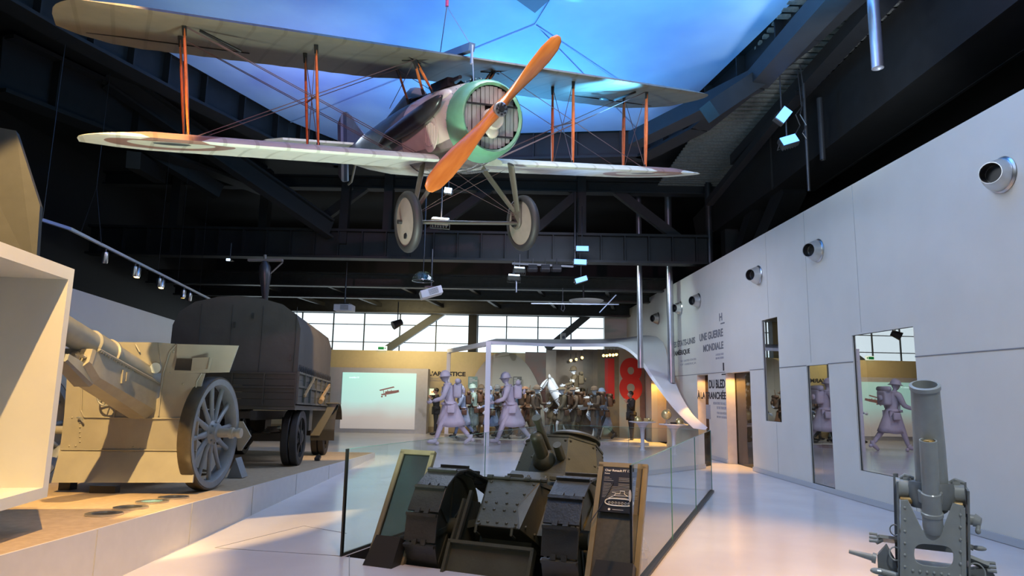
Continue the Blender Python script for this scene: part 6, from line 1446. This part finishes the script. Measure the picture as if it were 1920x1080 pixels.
def kit_meshes(J, H, kind='adrian', pack=True, rifle=True):
    K = {}
    hd = J['head'] + Vector((0, 0, .022 * H)); mb = MB()
    if kind == 'adrian':
        mb.lathe([(.098 * H, -.012 * H), (.070 * H, .004 * H), (.068 * H, .03 * H), (.050 * H, .058 * H), (.02 * H, .068 * H), (.0, .069 * H)], hd, (-.1, 0, 1), 22); mb.path([hd + Vector((x * H, 0, z * H)) for x, z in ((.06, .035), (.04, .062), (0, .076), (-.04, .062), (-.062, .03))], .007 * H, 6)
    elif kind == 'brodie': mb.lathe([(.105 * H, -.004 * H), (.10 * H, .006 * H), (.068 * H, .016 * H), (.058 * H, .038 * H), (.03 * H, .050 * H), (.0, .052 * H)], hd, (-.08, 0, 1), 22)
    else: mb.lathe([(.066 * H, -.01 * H), (.069 * H, .02 * H), (.055 * H, .045 * H), (.0, .052 * H)], hd, (-.05, 0, 1), 18)
    K['helmet'] = mesh_of(mb, 'helmet')
    if pack:
        c = J['chest'] + Vector((.125 * H, 0, .03 * H)); mb = MB(); mb.box(c, (.11 * H, .19 * H, .20 * H), bev=.03 * H); mb.tube(c + Vector((0, -.12 * H, .125 * H)), c + Vector((0, .12 * H, .125 * H)), .036 * H, n=12); mb.tube(c + Vector((.07 * H, -.03 * H, -.0)), c + Vector((.10 * H, -.03 * H, -.0)), .04 * H, n=10)
        K['backpack'] = mesh_of(mb, 'backpack')
    mb = MB(); c = J['waist'] - Vector((0, 0, .03 * H)); mb.lathe([(.098 * H, -.014 * H), (.098 * H, .014 * H), (.085 * H, .014 * H), (.085 * H, -.014 * H)], c, (0, 0, 1), 20, closed=True)
    for a in (2.5, 3.14, 3.8): mb.box(c + Vector((.105 * H * math.cos(a), .105 * H * math.sin(a), 0)), (.03 * H, .035 * H, .035 * H))
    mb.box(c + Vector((.03 * H, -.13 * H, -.07 * H)), (.10 * H, .035 * H, .10 * H), bev=.01 * H)
    mb.path([J['neck0'] + Vector((-.05 * H, .05 * H, 0)), J['chest'] + Vector((-.10 * H, 0, 0)), c + Vector((-.03 * H, -.11 * H, 0))], .010 * H, 5)
    K['belt'] = mesh_of(mb, 'belt')
    if rifle:
        mb = MB(); a = J['sho1'] + Vector((.10 * H, .01 * H, .22 * H)); b = J['sho1'] + Vector((-.02 * H, .03 * H, -.32 * H)); d = (b - a).normalized()
        mb.tube(a, a.lerp(b, .75), .007 * H, .010 * H, 8); mb.bar(a.lerp(b, .2), a.lerp(b, .8), .02 * H, .026 * H); mb.prism([a.lerp(b, .75) + Vector((-.014, -.012, 0)), a.lerp(b, .75) + Vector((.02, -.012, 0)), b + Vector((.06, -.012, 0)), b + Vector((-.03, -.012, 0))], (0, .025, 0))
        K['rifle'] = mesh_of(mb, 'rifle')
    return K
POSES = {}
def get_pose(key, H, legs, arms, lean, kind, pack, rifle, skirt):
    if key in POSES: return POSES[key]
    J = pose(H, legs, arms, lean); P_ = dict(J=J, body=body_mesh(J, H), greatcoat=coat_mesh(J, H, skirt), trousers=leg_mesh(J, H), boots=[mesh_of(boot_mesh(J, H, s), 'boot') for s in (-1, 1)], kit=kit_meshes(J, H, kind, pack, rifle))
    POSES[key] = P_; return P_
def put(name, me, mt_, parent):
    o = bpy.data.objects.new(name, me); COL.objects.link(o)
    if not me.materials: me.materials.append(mt_)
    o.material_slots[0].link = 'OBJECT'; o.material_slots[0].material = mt_; o.parent = parent; return o
def soldier(P_, loc, rz, cloth, label, legs_m=None, body_m=None, helmet_m=None, pack_m=None, name='soldier_figure', group=None, cat='soldier figure', allm=None, sc_=1.0):
    o = empty(name, loc, rz, label, cat, group); o.scale = (sc_,) * 3
    g = lambda m_: allm or m_
    put('body', P_['body'], g(body_m or M['whiteskin']), o); put('greatcoat', P_['greatcoat'], g(cloth), o); put('trousers', P_['trousers'], g(legs_m or cloth), o)
    for b in P_['boots']: put('boot', b, g(M['boot']), o)
    for k, me in P_['kit'].items(): put(k, me, g({'helmet': helmet_m or cloth, 'backpack': pack_m or M['leather'], 'belt': M['leather'], 'rifle': M['leather']}[k]), o)
    return o
stride = get_pose('stride', 1.75, ((30, 12), (-30, 10)), ((18, 55), (-12, 45)), 10, 'adrian', True, False, .22)
PA = get_pose('march', 1.75, ((22, 8), (-20, 22)), ((15, 60), (-8, 50)), 5, 'adrian', True, True, .24)
PB_ = get_pose('stand', 1.75, ((8, 2), (-6, 6)), ((22, 75), (4, 25)), 2, 'adrian', True, False, .28)
PC = get_pose('brodie', 1.75, ((16, 6), (-14, 12)), ((12, 40), (-6, 50)), 3, 'brodie', True, True, .16)
PD_ = get_pose('look', 1.75, ((5, 0), (-4, 4)), ((30, 100), (6, 16)), 0, 'cap', False, False, .10)
def ground(px, py): p = onz(px, py, 0); return Vector((p.x, p.y, 0))
# two over-life-size plaster soldiers striding left
for i, (px, py, lab) in enumerate(((845, 833, 'left of the two lilac plaster soldiers striding left with backpacks'), (958, 832, 'right of the two lilac plaster soldiers, striding before the white column'))):
    p = ground(px, py); soldier(stride, (p.x, p.y - .3, 0), 0, M['plaster'], lab, allm=M['plaster'], name='plaster_soldier', cat='statue', sc_=1.33)
# the visitor
vis = get_pose('visitor', 1.75, ((3, 0), (-3, 2)), ((25, 118), (-2, 12)), 0, 'cap', False, False, .06)
def visitor(px, py, rz, label, sk=None, name='person', Yv=None):
    p = ground(px, py); o = empty(name, p if Yv is None else Vector((at(px, 700, Yv).x, Yv, 0)), rz, label, 'person')
    put('body', vis['body'], M['skin'], o); put('jacket', vis['greatcoat'], CL['dark'], o); put('trousers', vis['trousers'], CL['dark'], o)
    for b in vis['boots']: put('shoe', b, M['boot'], o)
    J = vis['J']; mb = MB(); mb.ball(J['head'] + Vector((.018, 0, .040)), .106, 1, .88, .86, 14); h_ = mb.build('hair', M['boot'], o, smooth=80)
    return o
visitor(820, 815, .35, 'person in a black jacket, one hand at the chin, before the wall screen', Yv=25.9)
visitor(1183, 828, .3, 'dark figure standing in for a visitor reflection in front of the big red 18', Yv=23.6)  # solid figure added for the visitor mirrored in the case glass
# column of soldiers marching left inside the case
SZ = .10
rows = [  # px, Y, pose, rz, cloth, legs, label
    (869, 23.1, PA, .1, 'pale_blue', 'horizon_blue', 'soldier figure in pale blue at the left head of the column, outside the columns'),
    (889, 23.7, PB_, .3, 'sage', 'sage', 'soldier figure in a pale green coat seen just left of the white column'),
    (905, 24.4, PB_, -.2, 'khaki', 'khaki', 'soldier figure half hidden behind the white front column'),
    (922, 23.1, PA, .1, 'horizon_blue', 'dark', 'soldier figure in horizon blue just right of the white column'),
    (935, 23.8, PB_, .5, 'grey', 'grey', 'soldier figure in grey between the column and the right plaster soldier'),
    (947, 24.6, PC, 0, 'orange_brown', 'khaki', 'short soldier figure in rust brown at the back, left of the plaster soldier'),
    (967, 23.1, PA, .2, 'horizon_blue', 'dark', 'soldier figure in blue behind the right plaster soldier'),
    (988, 23.8, PC, .1, 'orange_brown', 'brown', 'soldier figure in orange-brown walking before the white horse'),
    (1004, 23.0, PB_, 2.6, 'brown', 'khaki', 'soldier figure in mottled brown seen from behind, left of the horse head'),
    (1057, 22.95, PC, .2, 'khaki', 'khaki', 'soldier figure in khaki below the horse neck'),
    (1077, 23.3, PC, .5, 'brown', 'khaki', 'soldier figure in brown greatcoat beside the rider leg'),
    (1097, 24.85, PA, .0, 'khaki', 'khaki', 'soldier figure behind the horse rump, mostly hidden'),
    (1117, 22.95, PB_, .6, 'brown', 'grey', 'soldier figure in long brown greatcoat right of the horse'),
    (1133, 23.7, PA, .2, 'horizon_blue', 'dark', 'soldier figure in blue, last one at the right of the column'),
    (1038, 24.85, PC, .1, 'khaki', 'khaki', 'soldier figure in khaki behind the horse head')]
for px, Y, P_, rz, c1, c2, lab in rows:
    soldier(P_, (at(px, 730, Y).x, Y, SZ), rz, CL[c1], lab, CL[c2], group='mannequin soldiers marching in the case')
# ---- horse and rider
def horse():
    o = empty('horse_figure', (at(1082, 730, 24.1).x, 24.1, SZ), 0, 'white horse figure facing left in the column, head raised, dark harness', 'horse')
    V_ = Vector; N_ = {'back': (V_((0, 0, 1.22)), .30), 'rump': (V_((.55, 0, 1.28)), .29), 'chest': (V_((-.45, 0, 1.20)), .28), 'tailb': (V_((.82, 0, 1.32)), .14), 'neck1': (V_((-.72, 0, 1.45)), .20), 'neck2': (V_((-.92, 0, 1.78)), .145), 'poll': (V_((-1.02, 0, 2.02)), .115), 'cheek': (V_((-1.16, 0, 1.90)), .105), 'nose': (V_((-1.32, 0, 1.66)), .070), 'muz': (V_((-1.39, 0, 1.54)), .055)}
    E_ = [('back', 'rump'), ('back', 'chest'), ('rump', 'tailb'), ('chest', 'neck1'), ('neck1', 'neck2'), ('neck2', 'poll'), ('poll', 'cheek'), ('cheek', 'nose'), ('nose', 'muz')]
    for s, q, dx in ((-1, 'a', -.12), (1, 'b', .10)):
        N_['sh' + q] = (V_((-.52, s * .15, 1.0)), .13); N_['el' + q] = (V_((-.54 + dx * .5, s * .16, .80)), .085); N_['kn' + q] = (V_((-.58 + dx * 1.2, s * .16, .47)), .052); N_['ft' + q] = (V_((-.55 + dx * 1.4, s * .16, .14)), .034); N_['hf' + q] = (V_((-.59 + dx * 1.4, s * .16, .04)), .052)
        E_ += [('chest', 'sh' + q), ('sh' + q, 'el' + q), ('el' + q, 'kn' + q), ('kn' + q, 'ft' + q), ('ft' + q, 'hf' + q)]
        N_['th' + q] = (V_((.58, s * .16, 1.02)), .17); N_['st' + q] = (V_((.50 - dx, s * .17, .78)), .10); N_['hk' + q] = (V_((.78 - dx, s * .16, .50)), .055); N_['pa' + q] = (V_((.70 - dx, s * .16, .15)), .036); N_['hh' + q] = (V_((.66 - dx, s * .16, .04)), .052)
        E_ += [('rump', 'th' + q), ('th' + q, 'st' + q), ('st' + q, 'hk' + q), ('hk' + q, 'pa' + q), ('pa' + q, 'hh' + q)]
    ex = MB()
    for s in (-1, 1): ex.lathe([(.035, 0), (.045, .05), (.03, .11), (.0, .15)], (-.98, s * .07, 2.08), (-.15, s * .25, 1), 10)
    put('body', skin_mesh('horse_body', N_, E_, 2, ex), M['whiteskin'], o)
    mb = MB(); mb.loft([[V_((x + w_ * .3 * math.cos(a), w_ * math.sin(a) * .25, z + w_ * math.sin(a))) for a in [2 * PI * k / 10 for k in range(10)]] for x, z, w_ in ((-.96, 2.10, .05), (-.86, 1.98, .10), (-.74, 1.76, .11), (-.56, 1.52, .07))]); mb.build('mane', mat('pale_mane', (.6, .63, .7), .8), o, smooth=60)
    mb = MB(); mb.path([(.88, 0, 1.36), (1.02, 0, 1.15), (1.03, 0, .8), (.98, 0, .55)], [.05, .07, .06, .02], 10); mb.build('tail', M['whiteskin'], o, smooth=60)
    mb = MB()
    def loop(c, ax, r1, r2): 
        ax = V_(ax).normalized(); u = V_((0, 1, 0)); v = ax.cross(u); mb.path([V_(c) + u * r1 * math.cos(a) + v * r2 * math.sin(a) for a in [2 * PI * k / 20 for k in range(21)]], .013, 6)
    loop((-1.27, 0, 1.73), (-.5, 0, -.8), .085, .095); loop((-1.05, 0, 1.95), (-.9, 0, .2), .12, .15); loop((-.70, 0, 1.38), (-.6, 0, .8), .22, .27); loop((-.15, 0, 1.2), (1, 0, 0), .31, .33)
    for s in (-1, 1): mb.path([(-1.36, s * .06, 1.62), (-1.1, s * .17, 1.62), (-.45, s * .22, 1.70), (-.22, s * .08, 1.72)], .010, 6); mb.path([(-1.27, s * .09, 1.73), (-1.16, s * .11, 1.9), (-1.05, s * .11, 2.05)], .011, 6)
    mb.build('harness', M['boot'], o)
    mb = MB(); R_ = []
    for x, z, k in ((-.38, 1.50, .8), (-.25, 1.54, 1), (.1, 1.52, 1), (.28, 1.58, .85)): R_.append([V_((x, .24 * k * math.cos(a), z + .07 * math.sin(a) - .10 * abs(math.cos(a)))) for a in [2 * PI * j / 16 for j in range(16)]])
    mb.loft(R_); mb.box((.34, -.30, 1.25), (.3, .12, .3), bev=.03); mb.box((.34, .30, 1.25), (.3, .12, .3), bev=.03); mb.build('saddle', M['leather'], o, smooth=50)
    return o
hz = horse()
# rider: own seated pose
Jr = pose(1.75, ((62, 55), (62, 55)), ((30, 45), (28, 50)), 3)
off = Vector((0, 0, 1.62 - Jr['pel'].z))
for s in (-1, 1):
    for n_ in ('hip', 'knee', 'ank', 'heel', 'toe'): Jr['%s%d' % (n_, s)] = Jr['%s%d' % (n_, s)] + Vector((0, s * {'hip': .04, 'knee': .22, 'ank': .22, 'heel': .22, 'toe': .24}[n_], 0))
for k in Jr: Jr[k] = Jr[k] + off
rd_ = empty('rider_figure', (at(1079, 730, 24.1).x, 24.1, SZ), 0, 'helmeted rider figure in dark khaki seated on the white horse', 'rider figure')
put('body', body_mesh(Jr, 1.75), M['whiteskin'], rd_); put('tunic', coat_mesh(Jr, 1.75, .02), CL['khaki'], rd_); put('trousers', leg_mesh(Jr, 1.75), CL['khaki'], rd_)
for s in (-1, 1): put('boot', mesh_of(boot_mesh(Jr, 1.75, s), 'boot'), M['leather'], rd_)
for k, me in kit_meshes(Jr, 1.75, 'adrian', True, False).items(): put(k, me, CL['khaki'] if k != 'belt' else M['paleprint'], rd_)
mb = MB(); c = Jr['sho-1'].lerp(Jr['elb-1'], .6); mb.tube(c + Vector((0, 0, .05)), c - Vector((0, 0, .05)), .07, n=14); mb.build('arm_band', M['paleprint'], rd_)
# ================================================================== EXHIBITS AT THE BACK
# film screen with the biplane silhouette
sc_o = empty('film_screen', label='glowing pale green projected film picture with a flying biplane silhouette', cat='screen')
def screenmat():
    m = bpy.data.materials.new('projected_film'); m.use_nodes = True; nt = m.node_tree; b = nt.nodes['Principled BSDF']; tc = nt.nodes.new('ShaderNodeTexCoord'); s_ = nt.nodes.new('ShaderNodeSeparateXYZ'); nt.links.new(tc.outputs['Generated'], s_.inputs[0])
    r = nt.nodes.new('ShaderNodeValToRGB'); e = r.color_ramp.elements; e[0].position = 0; e[0].color = (.30, .26, .24, 1); e[1].position = 1; e[1].color = (.34, .72, .62, 1)
    k = e.new(.2); k.color = (.36, .31, .28, 1); k = e.new(.34); k.color = (.40, .47, .44, 1); k = e.new(.5); k.color = (.38, .66, .60, 1)
    nz_ = nt.nodes.new('ShaderNodeTexNoise'); nz_.inputs['Scale'].default_value = 2.5; ad = nt.nodes.new('ShaderNodeMath'); ad.operation = 'MULTIPLY_ADD'; ad.inputs[1].default_value = .22; nt.links.new(nz_.outputs[0], ad.inputs[0]); nt.links.new(tc.outputs['Generated'], nz_.inputs['Vector'])
    sb = nt.nodes.new('ShaderNodeMath'); sb.operation = 'SUBTRACT'; sb.inputs[1].default_value = .11; nt.links.new(s_.outputs[2], ad.inputs[2]); nt.links.new(ad.outputs[0], sb.inputs[0]); nt.links.new(sb.outputs[0], r.inputs[0])
    nt.links.new(r.outputs[0], b.inputs['Emission Color']); b.inputs['Emission Strength'].default_value = .9; b.inputs['Base Color'].default_value = (.3, .3, .3, 1); return m
a = at(643, 698, YS); b = at(781, 698, YS); zb2 = at(700, 804, YS).z
mb = MB(); mb.box(((a.x + b.x) / 2, YS - .012, (a.z + zb2) / 2), (b.x - a.x, .02, a.z - zb2)); mb.build('picture', screenmat(), sc_o)
M['silh'] = mat('film_silhouette', (.16, .07, .06), .8, emis=(.20, .11, .10), estr=.6)
mb = MB(); yf = YS - .028
def sq(pts, w_=None): mb.prism([at(x, y, yf) for x, y in pts], (0, .004, 0))
sq([(711, 731), (738, 724.5), (740, 726.5), (713, 733)]); sq([(714, 739), (746, 732), (749, 735), (742, 737), (716, 741.5)]); sq([(722, 734), (746, 731.5), (748, 733), (746, 736), (722, 738.5)]); sq([(742, 732), (748, 731), (747, 735)])
for x in (718, 726, 733): sq([(x, 731), (x + 1.2, 731), (x + 2.4, 738), (x + 1.4, 738)])
mb.lathe([(.035, 0), (.035, .003)], at(716, 743.5, yf), (0, 1, 0), 10); mb.lathe([(.035, 0), (.035, .003)], at(723, 742, yf), (0, 1, 0), 10); mb.build('biplane_silhouette', M['silh'], sc_o)
fit_text('caption', 'novembre 14', at(655, 707, yf).x, at(673, 707, yf).x, at(655, 709, yf).z, at(655, 705.5, yf).z, frame((0, yf, 0), (1, 0, 0), (0, 0, 1), (0, -1, 0)), mat('caption_pale', (.8, .9, .9), .5, emis=(.55, .8, .78), estr=1), sc_o, .0)
# L'ARMISTICE lettering and small panels on the yellow wall
yl = YY - .08; XZ = frame((0, yl - .003, 0), (1, 0, 0), (0, 0, 1), (0, -1, 0))
s4 = sign("large dark lettering L'ARMISTICE on the yellow wall")
fit_text('heading', "L'ARMISTICE", at(804, 700, yl).x, at(873, 700, yl).x, at(838, 705, yl).z, at(838, 696.5, yl).z, XZ, M['letters'], s4, .04)
for t, y in (('THE ARMISTICE', 709.5), ('DER WAFFENSTILLSTAND', 713.5)): fit_text('small_print', t, at(806, y, yl).x, at(829, y, yl).x, at(806, y + 1.3, yl).z, at(806, y - 1.3, yl).z, XZ, M['faintprint'], s4, .0)
tv = empty('wall_screen', label='small wall screen with a yellow and green picture beside the visitor', cat='screen'); c = at(810, 736, yl)
mb = MB(); mb.box(c + Vector((0, -.04, 0)), (.34, .06, .36)); mb.build('casing', M['blackpart'], tv); mb = MB(); mb.box(c + Vector((0, -.075, .03)), (.28, .01, .26)); mb.build('picture', mat('tv_picture', (.5, .6, .3), .4, nscale=6, emis=(.75, .85, .55), estr=.9), tv)
mb = MB(); mb.ball(c + Vector((.02, -.083, .02)), .05, 1, .1, .7, 8); mb.build('map_patch', mat('tv_patch', (.8, .3, .1), .4, emis=(.9, .35, .1), estr=.8), tv)
def board(x0, x1, y0, y1, Y, mtn, lab, lines):
    o = empty('text_sign', label=lab, cat='sign'); a = at(x0, y0, Y); b = at(x1, y1, Y); mb = MB(); mb.box(((a.x + b.x) / 2, Y, (a.z + b.z) / 2), (b.x - a.x, .03, a.z - b.z)); mb.build('panel', mtn, o)
    mb = MB()
    for k in range(lines):
        z = a.z - (.12 + .10 * k) * (a.z - b.z) * 1.2; L_ = (b.x - a.x) * (.35 + .25 * (k % 3)); mb.box((a.x + .04 + L_ / 2, Y - .018, z), (L_, .006, .022))
    mb.build('text_line', M['paleprint'], o)
board(962, 978, 706, 727, 26.0, M['blackpart'], 'black text panel with white lines above the soldier column', 5); board(878, 895, 706, 727, 26.0, mat('green_panel', (.22, .36, .32), .5), 'pale green text panel left of the white case column', 4)
# showcase frame: columns, beams and the curved white ribbon down to the floor
cs = empty('showcase', label='tall white showcase frame with curved ribbon roof sweeping down to the floor', cat='showcase')
M['ribbon'] = mat('white_ribbon', (.66, .66, .72), .4)
cA = ground(912, 836); hC = at(912, 640, cA.y).z; cB = Vector((at(842, 655, 25.6).x, 25.6, 0))
mb = MB(); mb.box((cA.x, cA.y, hC / 2), (.16, .16, hC)); mb.build('column', M['ribbon'], cs)
mb = MB(); mb.box((cB.x, cB.y, hC / 2), (.14, .14, hC)); mb.build('column', M['ribbon'], cs)
mb = MB(); mb.bar((cA.x, cA.y, hC - .07), (cB.x, cB.y, hC - .07), .16, .14); mb.build('beam', M['ribbon'], cs)
fr = [((912, 645), 21.4), ((1040, 650), 21.5), ((1130, 650), 21.4), ((1165, 652), 21.2), ((1195, 674), 20.8), ((1225, 716), 20.3), ((1262, 765), 19.4), ((1300, 803), 18.2)]
bk = [((930, 640), 25.0), ((1050, 641), 25.0), ((1150, 640), 24.9), ((1232, 637), 22.9), ((1252, 690), 21.5), ((1268, 735), 20.3), ((1292, 778), 18.9), ((1322, 806), 17.9)]
mb = MB(); R_ = []
for (f_, fy), (b_, by) in zip(fr, bk):
    p = at(*f_, fy); q = at(*b_, by); th = Vector((.0, 0, .10)) if f_[0] < 1190 else Vector((.07, 0, .06)); R_.append([p, q, q + th, p + th])
R2 = []
for i in range(len(R_) - 1):                                                   # smooth the ribbon
    for k in range(4):
        t = k / 4; P0, P1, P2, P3 = R_[max(i - 1, 0)], R_[i], R_[i + 1], R_[min(i + 2, len(R_) - 1)]
        R2.append([.5 * ((2 * b) + (c - a) * t + (2 * a - 5 * b + 4 * c - d) * t * t + (-a + 3 * b - 3 * c + d) * t ** 3) for a, b, c, d in zip(P0, P1, P2, P3)])
R2.append(R_[-1]); mb.loft(R2); mb.build('ribbon', M['ribbon'], cs, smooth=40)
pane = lambda a, b, nm='glass_pane': MB().quad((a.x, a.y, .0), (b.x, b.y, .0), (b.x, b.y, hC - .15), (a.x, a.y, hC - .15)).build(nm, M['glass'], cs)
pane(cA, Vector((cA.x + 3.0, cA.y + .05, 0))) if False else None
pane(Vector((cA.x + .1, 22.45, 0)), Vector((at(1140, 700, 22.45).x, 22.45, 0)))
# low plinth under the column of figures
mb = MB(); q = [ground(862, 826), ground(905, 838), Vector((-.4, 22.4, 0)), Vector((at(1215, 700, 22.4).x, 22.4, 0)), Vector((4.85, 24.8, 0)), Vector((-2.4, 25.2, 0))]
q[1] = Vector((at(905, 700, 22.3).x, 22.3, 0)); mb.prism([p + Vector((0, 0, 0.0)) for p in q], (0, 0, SZ)); pl_ = mb.build('low_plinth', mat('snowy_plinth', (.60, .60, .64), .7, nscale=3, col2=(.30, .24, .20))); tag(pl_, 'low pale plinth with patches of mud under the marching figures', 'plinth')
# mural wall with red 18
YMU = 25.25
mur = empty('mural_panel', label='tall dark printed mural panel with a huge red 18', cat='mural')
def mpanel(x0, x1, y0, mt_, nm, dy=0): a = at(x0, y0, YMU); b = at(x1, y0, YMU); mb = MB(); mb.box(((a.x + b.x) / 2, YMU + dy, a.z / 2), (b.x - a.x, .08, a.z)); return mb.build(nm, mt_, mur)
mpanel(1024, 1093, 655, mat('mural_dark_brown', (.14, .10, .08), .35, nscale=1.5, col2=(.30, .24, .18)), 'print'); mpanel(1093, 1120, 655, mat('mural_grey', (.10, .10, .10), .3, nscale=2, col2=(.22, .18, .13)), 'print', .0)
mpanel(1120, 1160, 655, mat('mural_olive', (.24, .19, .10), .4, nscale=2, col2=(.12, .11, .08)), 'print'); mpanel(1160, 1198, 655, mat('mural_teal', (.30, .36, .34), .4, nscale=3, col2=(.38, .33, .24)), 'print'); mpanel(1198, 1208, 655, mat('mural_rust', (.12, .07, .05), .4, nscale=2, col2=(.22, .13, .10)), 'print')
XZm = frame((0, YMU - .045, 0), (1, 0, 0), (0, 0, 1), (0, -1, 0)); ym = YMU - .045
fit_text('figure_one', '1', at(1134, 700, ym).x, at(1152, 700, ym).x, at(1143, 748, ym).z, at(1143, 672, ym).z, XZm, M['red'], mur, .035, .004); fit_text('figure_eight', '8', at(1161, 700, ym).x, at(1204, 700, ym).x, at(1182, 752, ym).z, at(1182, 671, ym).z, XZm, M['red'], mur, .035, .004)
mb = MB(); c = at(946, 800, 26.4); n = 40; mb.prism([at(946 + 76 * math.cos(a), 800 - 140 * math.sin(a), 26.4) for a in [PI * k / n for k in range(n + 1)]], (0, .06, 0)); tag(mb.build('arched_board', mat('pale_backdrop', (.50, .47, .42), .6)), 'pale round-topped board behind the soldier column', 'backdrop')
mb = MB(); a = at(985, 660, 26.8); b = at(1035, 660, 26.8); mb.box(((a.x + b.x) / 2, 26.8, a.z / 2), (b.x - a.x, .06, a.z)); tag(mb.build('mottled_screen', mat('mottled_backdrop', (.22, .17, .17), .6, nscale=2.2, col2=(.36, .10, .07))), 'mottled grey and red tall screen behind the horse head', 'backdrop')
for i, (x, y) in enumerate(((1131, 667), (1137, 667), (1143, 666), (1149, 666), (1155, 665), (1070, 676), (1080, 674), (1091, 671))):  # glowing beads added in place of lamp reflections in the glass
    p = at(x, y, 24.9); o = empty('lamp_reflection', p, 0, 'small glowing bead added for a lamp reflection ' + ('above the red 18' if i < 5 else 'above the rider'), 'spotlight', 'added lamp reflections above the red 18' if i < 5 else 'added lamp reflections above the rider')
    mb = MB(); mb.lathe([(.05, 0), (.05, .02)], (0, -.08, 0), (0, -1, 0), 12); mb.build('lens', M['warmlamp'], o); mb = MB(); mb.lathe([(.04, 0), (.055, .09)], (0, -.01, 0), (0, -1, 0), 12); mb.tube((0, 0, 0), (0, 0, .25), .01, n=6); mb.build('can', M['darkpipe'], o)
# white pier and warm doorway right of the mural
# ---- two round pedestal tables with helmets and a globe
def pedestal(px, py, label):
    p = ground(px, py); o = empty('pedestal_table', p, 0, label, 'table', 'round pedestal tables before the mural'); zt_ = .84
    mb = MB(); mb.lathe([(.0, .0), (.09, .0), (.06, .03), (.055, .35), (.07, .6), (.13, .74), (.20, .80), (.0, .80)], (0, 0, 0), (0, 0, 1), 28); mb.build('stem', M['ribbon'], o, smooth=50)
    mb = MB(); mb.lathe([(.20, .80), (.40, .825), (.41, .84), (.40, .85), (.0, .85)], (0, 0, 0), (0, 0, 1), 36); mb.build('tabletop', M['ribbon'], o, smooth=50)
    return p + Vector((0, 0, .85))
t1 = pedestal(1205, 844, 'white round pedestal table at the left, with helmet and small models'); t2 = pedestal(1264, 853, 'white round pedestal table at the right, carrying the globe')
M['gold'] = mat('pale_gold', (.62, .52, .25), .35, .7, noise=.1)
def helm(p, label, mt_, k=1.0):
    mb = MB(); mb.lathe([(.17 * k, 0), (.17 * k, .012), (.125 * k, .03), (.11 * k, .10 * k), (.06 * k, .15 * k), (.0, .165 * k)], (0, 0, 0), (0, 0, 1), 26); mb.path([(-.09 * k, 0, .12 * k), (-.04 * k, 0, .17 * k), (.04 * k, 0, .17 * k), (.09 * k, 0, .12 * k)], .010, 6); o = mb.build('helmet', mt_, smooth=50); o.location = p; tag(o, label, 'helmet')
helm(t1 + Vector((-.14, -.05, .001)), 'pale gold helmet on the left pedestal table', M['gold'], .9); helm(t2 + Vector((.17, 0, .001)), 'gold crested helmet on the right pedestal table beside the globe', M['gold'], .95)
mb = MB(); mb.box((0, 0, .05), (.12, .10, .10), bev=.01); mb.ball((.10, 0, .06), .05, n=10); mb.box((.19, 0, .03), (.08, .08, .06), bev=.01); o = mb.build('relief_model', M['gold']); o.location = t1 + Vector((.10, -.02, .001)); tag(o, 'small lumpy gold relief model right of the helmet on the left table', 'model')
gb = empty('globe', t2 + Vector((-.20, 0, .0)), 0, 'small pale gold globe on a stand on the right pedestal table', 'globe')
mb = MB(); mb.ball((0, 0, .26), .14, n=24); mb.build('sphere', M['gold'], gb, smooth=80)
mb = MB(); mb.lathe([(.08, 0), (.08, .015), (.02, .03), (.015, .12)], (0, 0, 0), (0, 0, 1), 18); mb.path([Vector((.155 * math.cos(a), 0, .26 + .155 * math.sin(a))) for a in [math.radians(-90 + 10 * k) for k in range(19)]], .007, 6); mb.build('stand', M['pipe'], gb, smooth=50)
mb = MB(); mb.box((0, 0, .03), (.16, .12, .06), bev=.015); o = mb.build('dark_box_exhibit', M['blackpart']); o.location = t2 + Vector((-.03, -.12, .001)); tag(o, 'small dark object between the globe and the crested helmet', 'object')
# ================================================================== one object per loose piece where the pieces are parts of their own
def islands(o):
    bm = bmesh.new(); bm.from_mesh(o.data); seen = set(); groups = []
    for v in bm.verts:
        if v.index in seen: continue
        st = [v]; seen.add(v.index); g = []
        while st:
            a = st.pop(); g.append(a.index)
            for e in a.link_edges:
                b = e.other_vert(a)
                if b.index not in seen: seen.add(b.index); st.append(b)
        groups.append(set(g))
    bm.free()
    if len(groups) < 2: return
    base = o.data
    for k, g in enumerate(groups):
        b2 = bmesh.new(); b2.from_mesh(base); b2.verts.ensure_lookup_table()
        bmesh.ops.delete(b2, geom=[v for v in b2.verts if v.index not in g], context='VERTS')
        me = bpy.data.meshes.new(base.name); b2.to_mesh(me); b2.free()
        for m_ in base.materials: me.materials.append(m_)
        if k == 0: o.data = me
        else:
            c = o.copy(); c.data = me; COL.objects.link(c)
SPLIT = ('foot_block', 'suspension_wire', 'gusset', 'aileron_gap', 'access_panel', 'spar_fitting', 'cylinder_bulge', 'tow_hook', 'canvas_strap', 'bracing_wire', 'grab_ring', 'stowed_tool', 'visor_flap', 'control_rod', 'batten', 'cable', 'hub_bolt', 'rivet', 'bolt', 'lacing_rope')
for o in list(bpy.data.objects):
    if o.type == 'MESH' and (o.name.split('.')[0] in SPLIT or o.name.startswith('end_fitting')): 
        if o.name.split('.')[0] in ('batten', 'cable', 'hub_bolt', 'visor_flap'): continue
        islands(o)
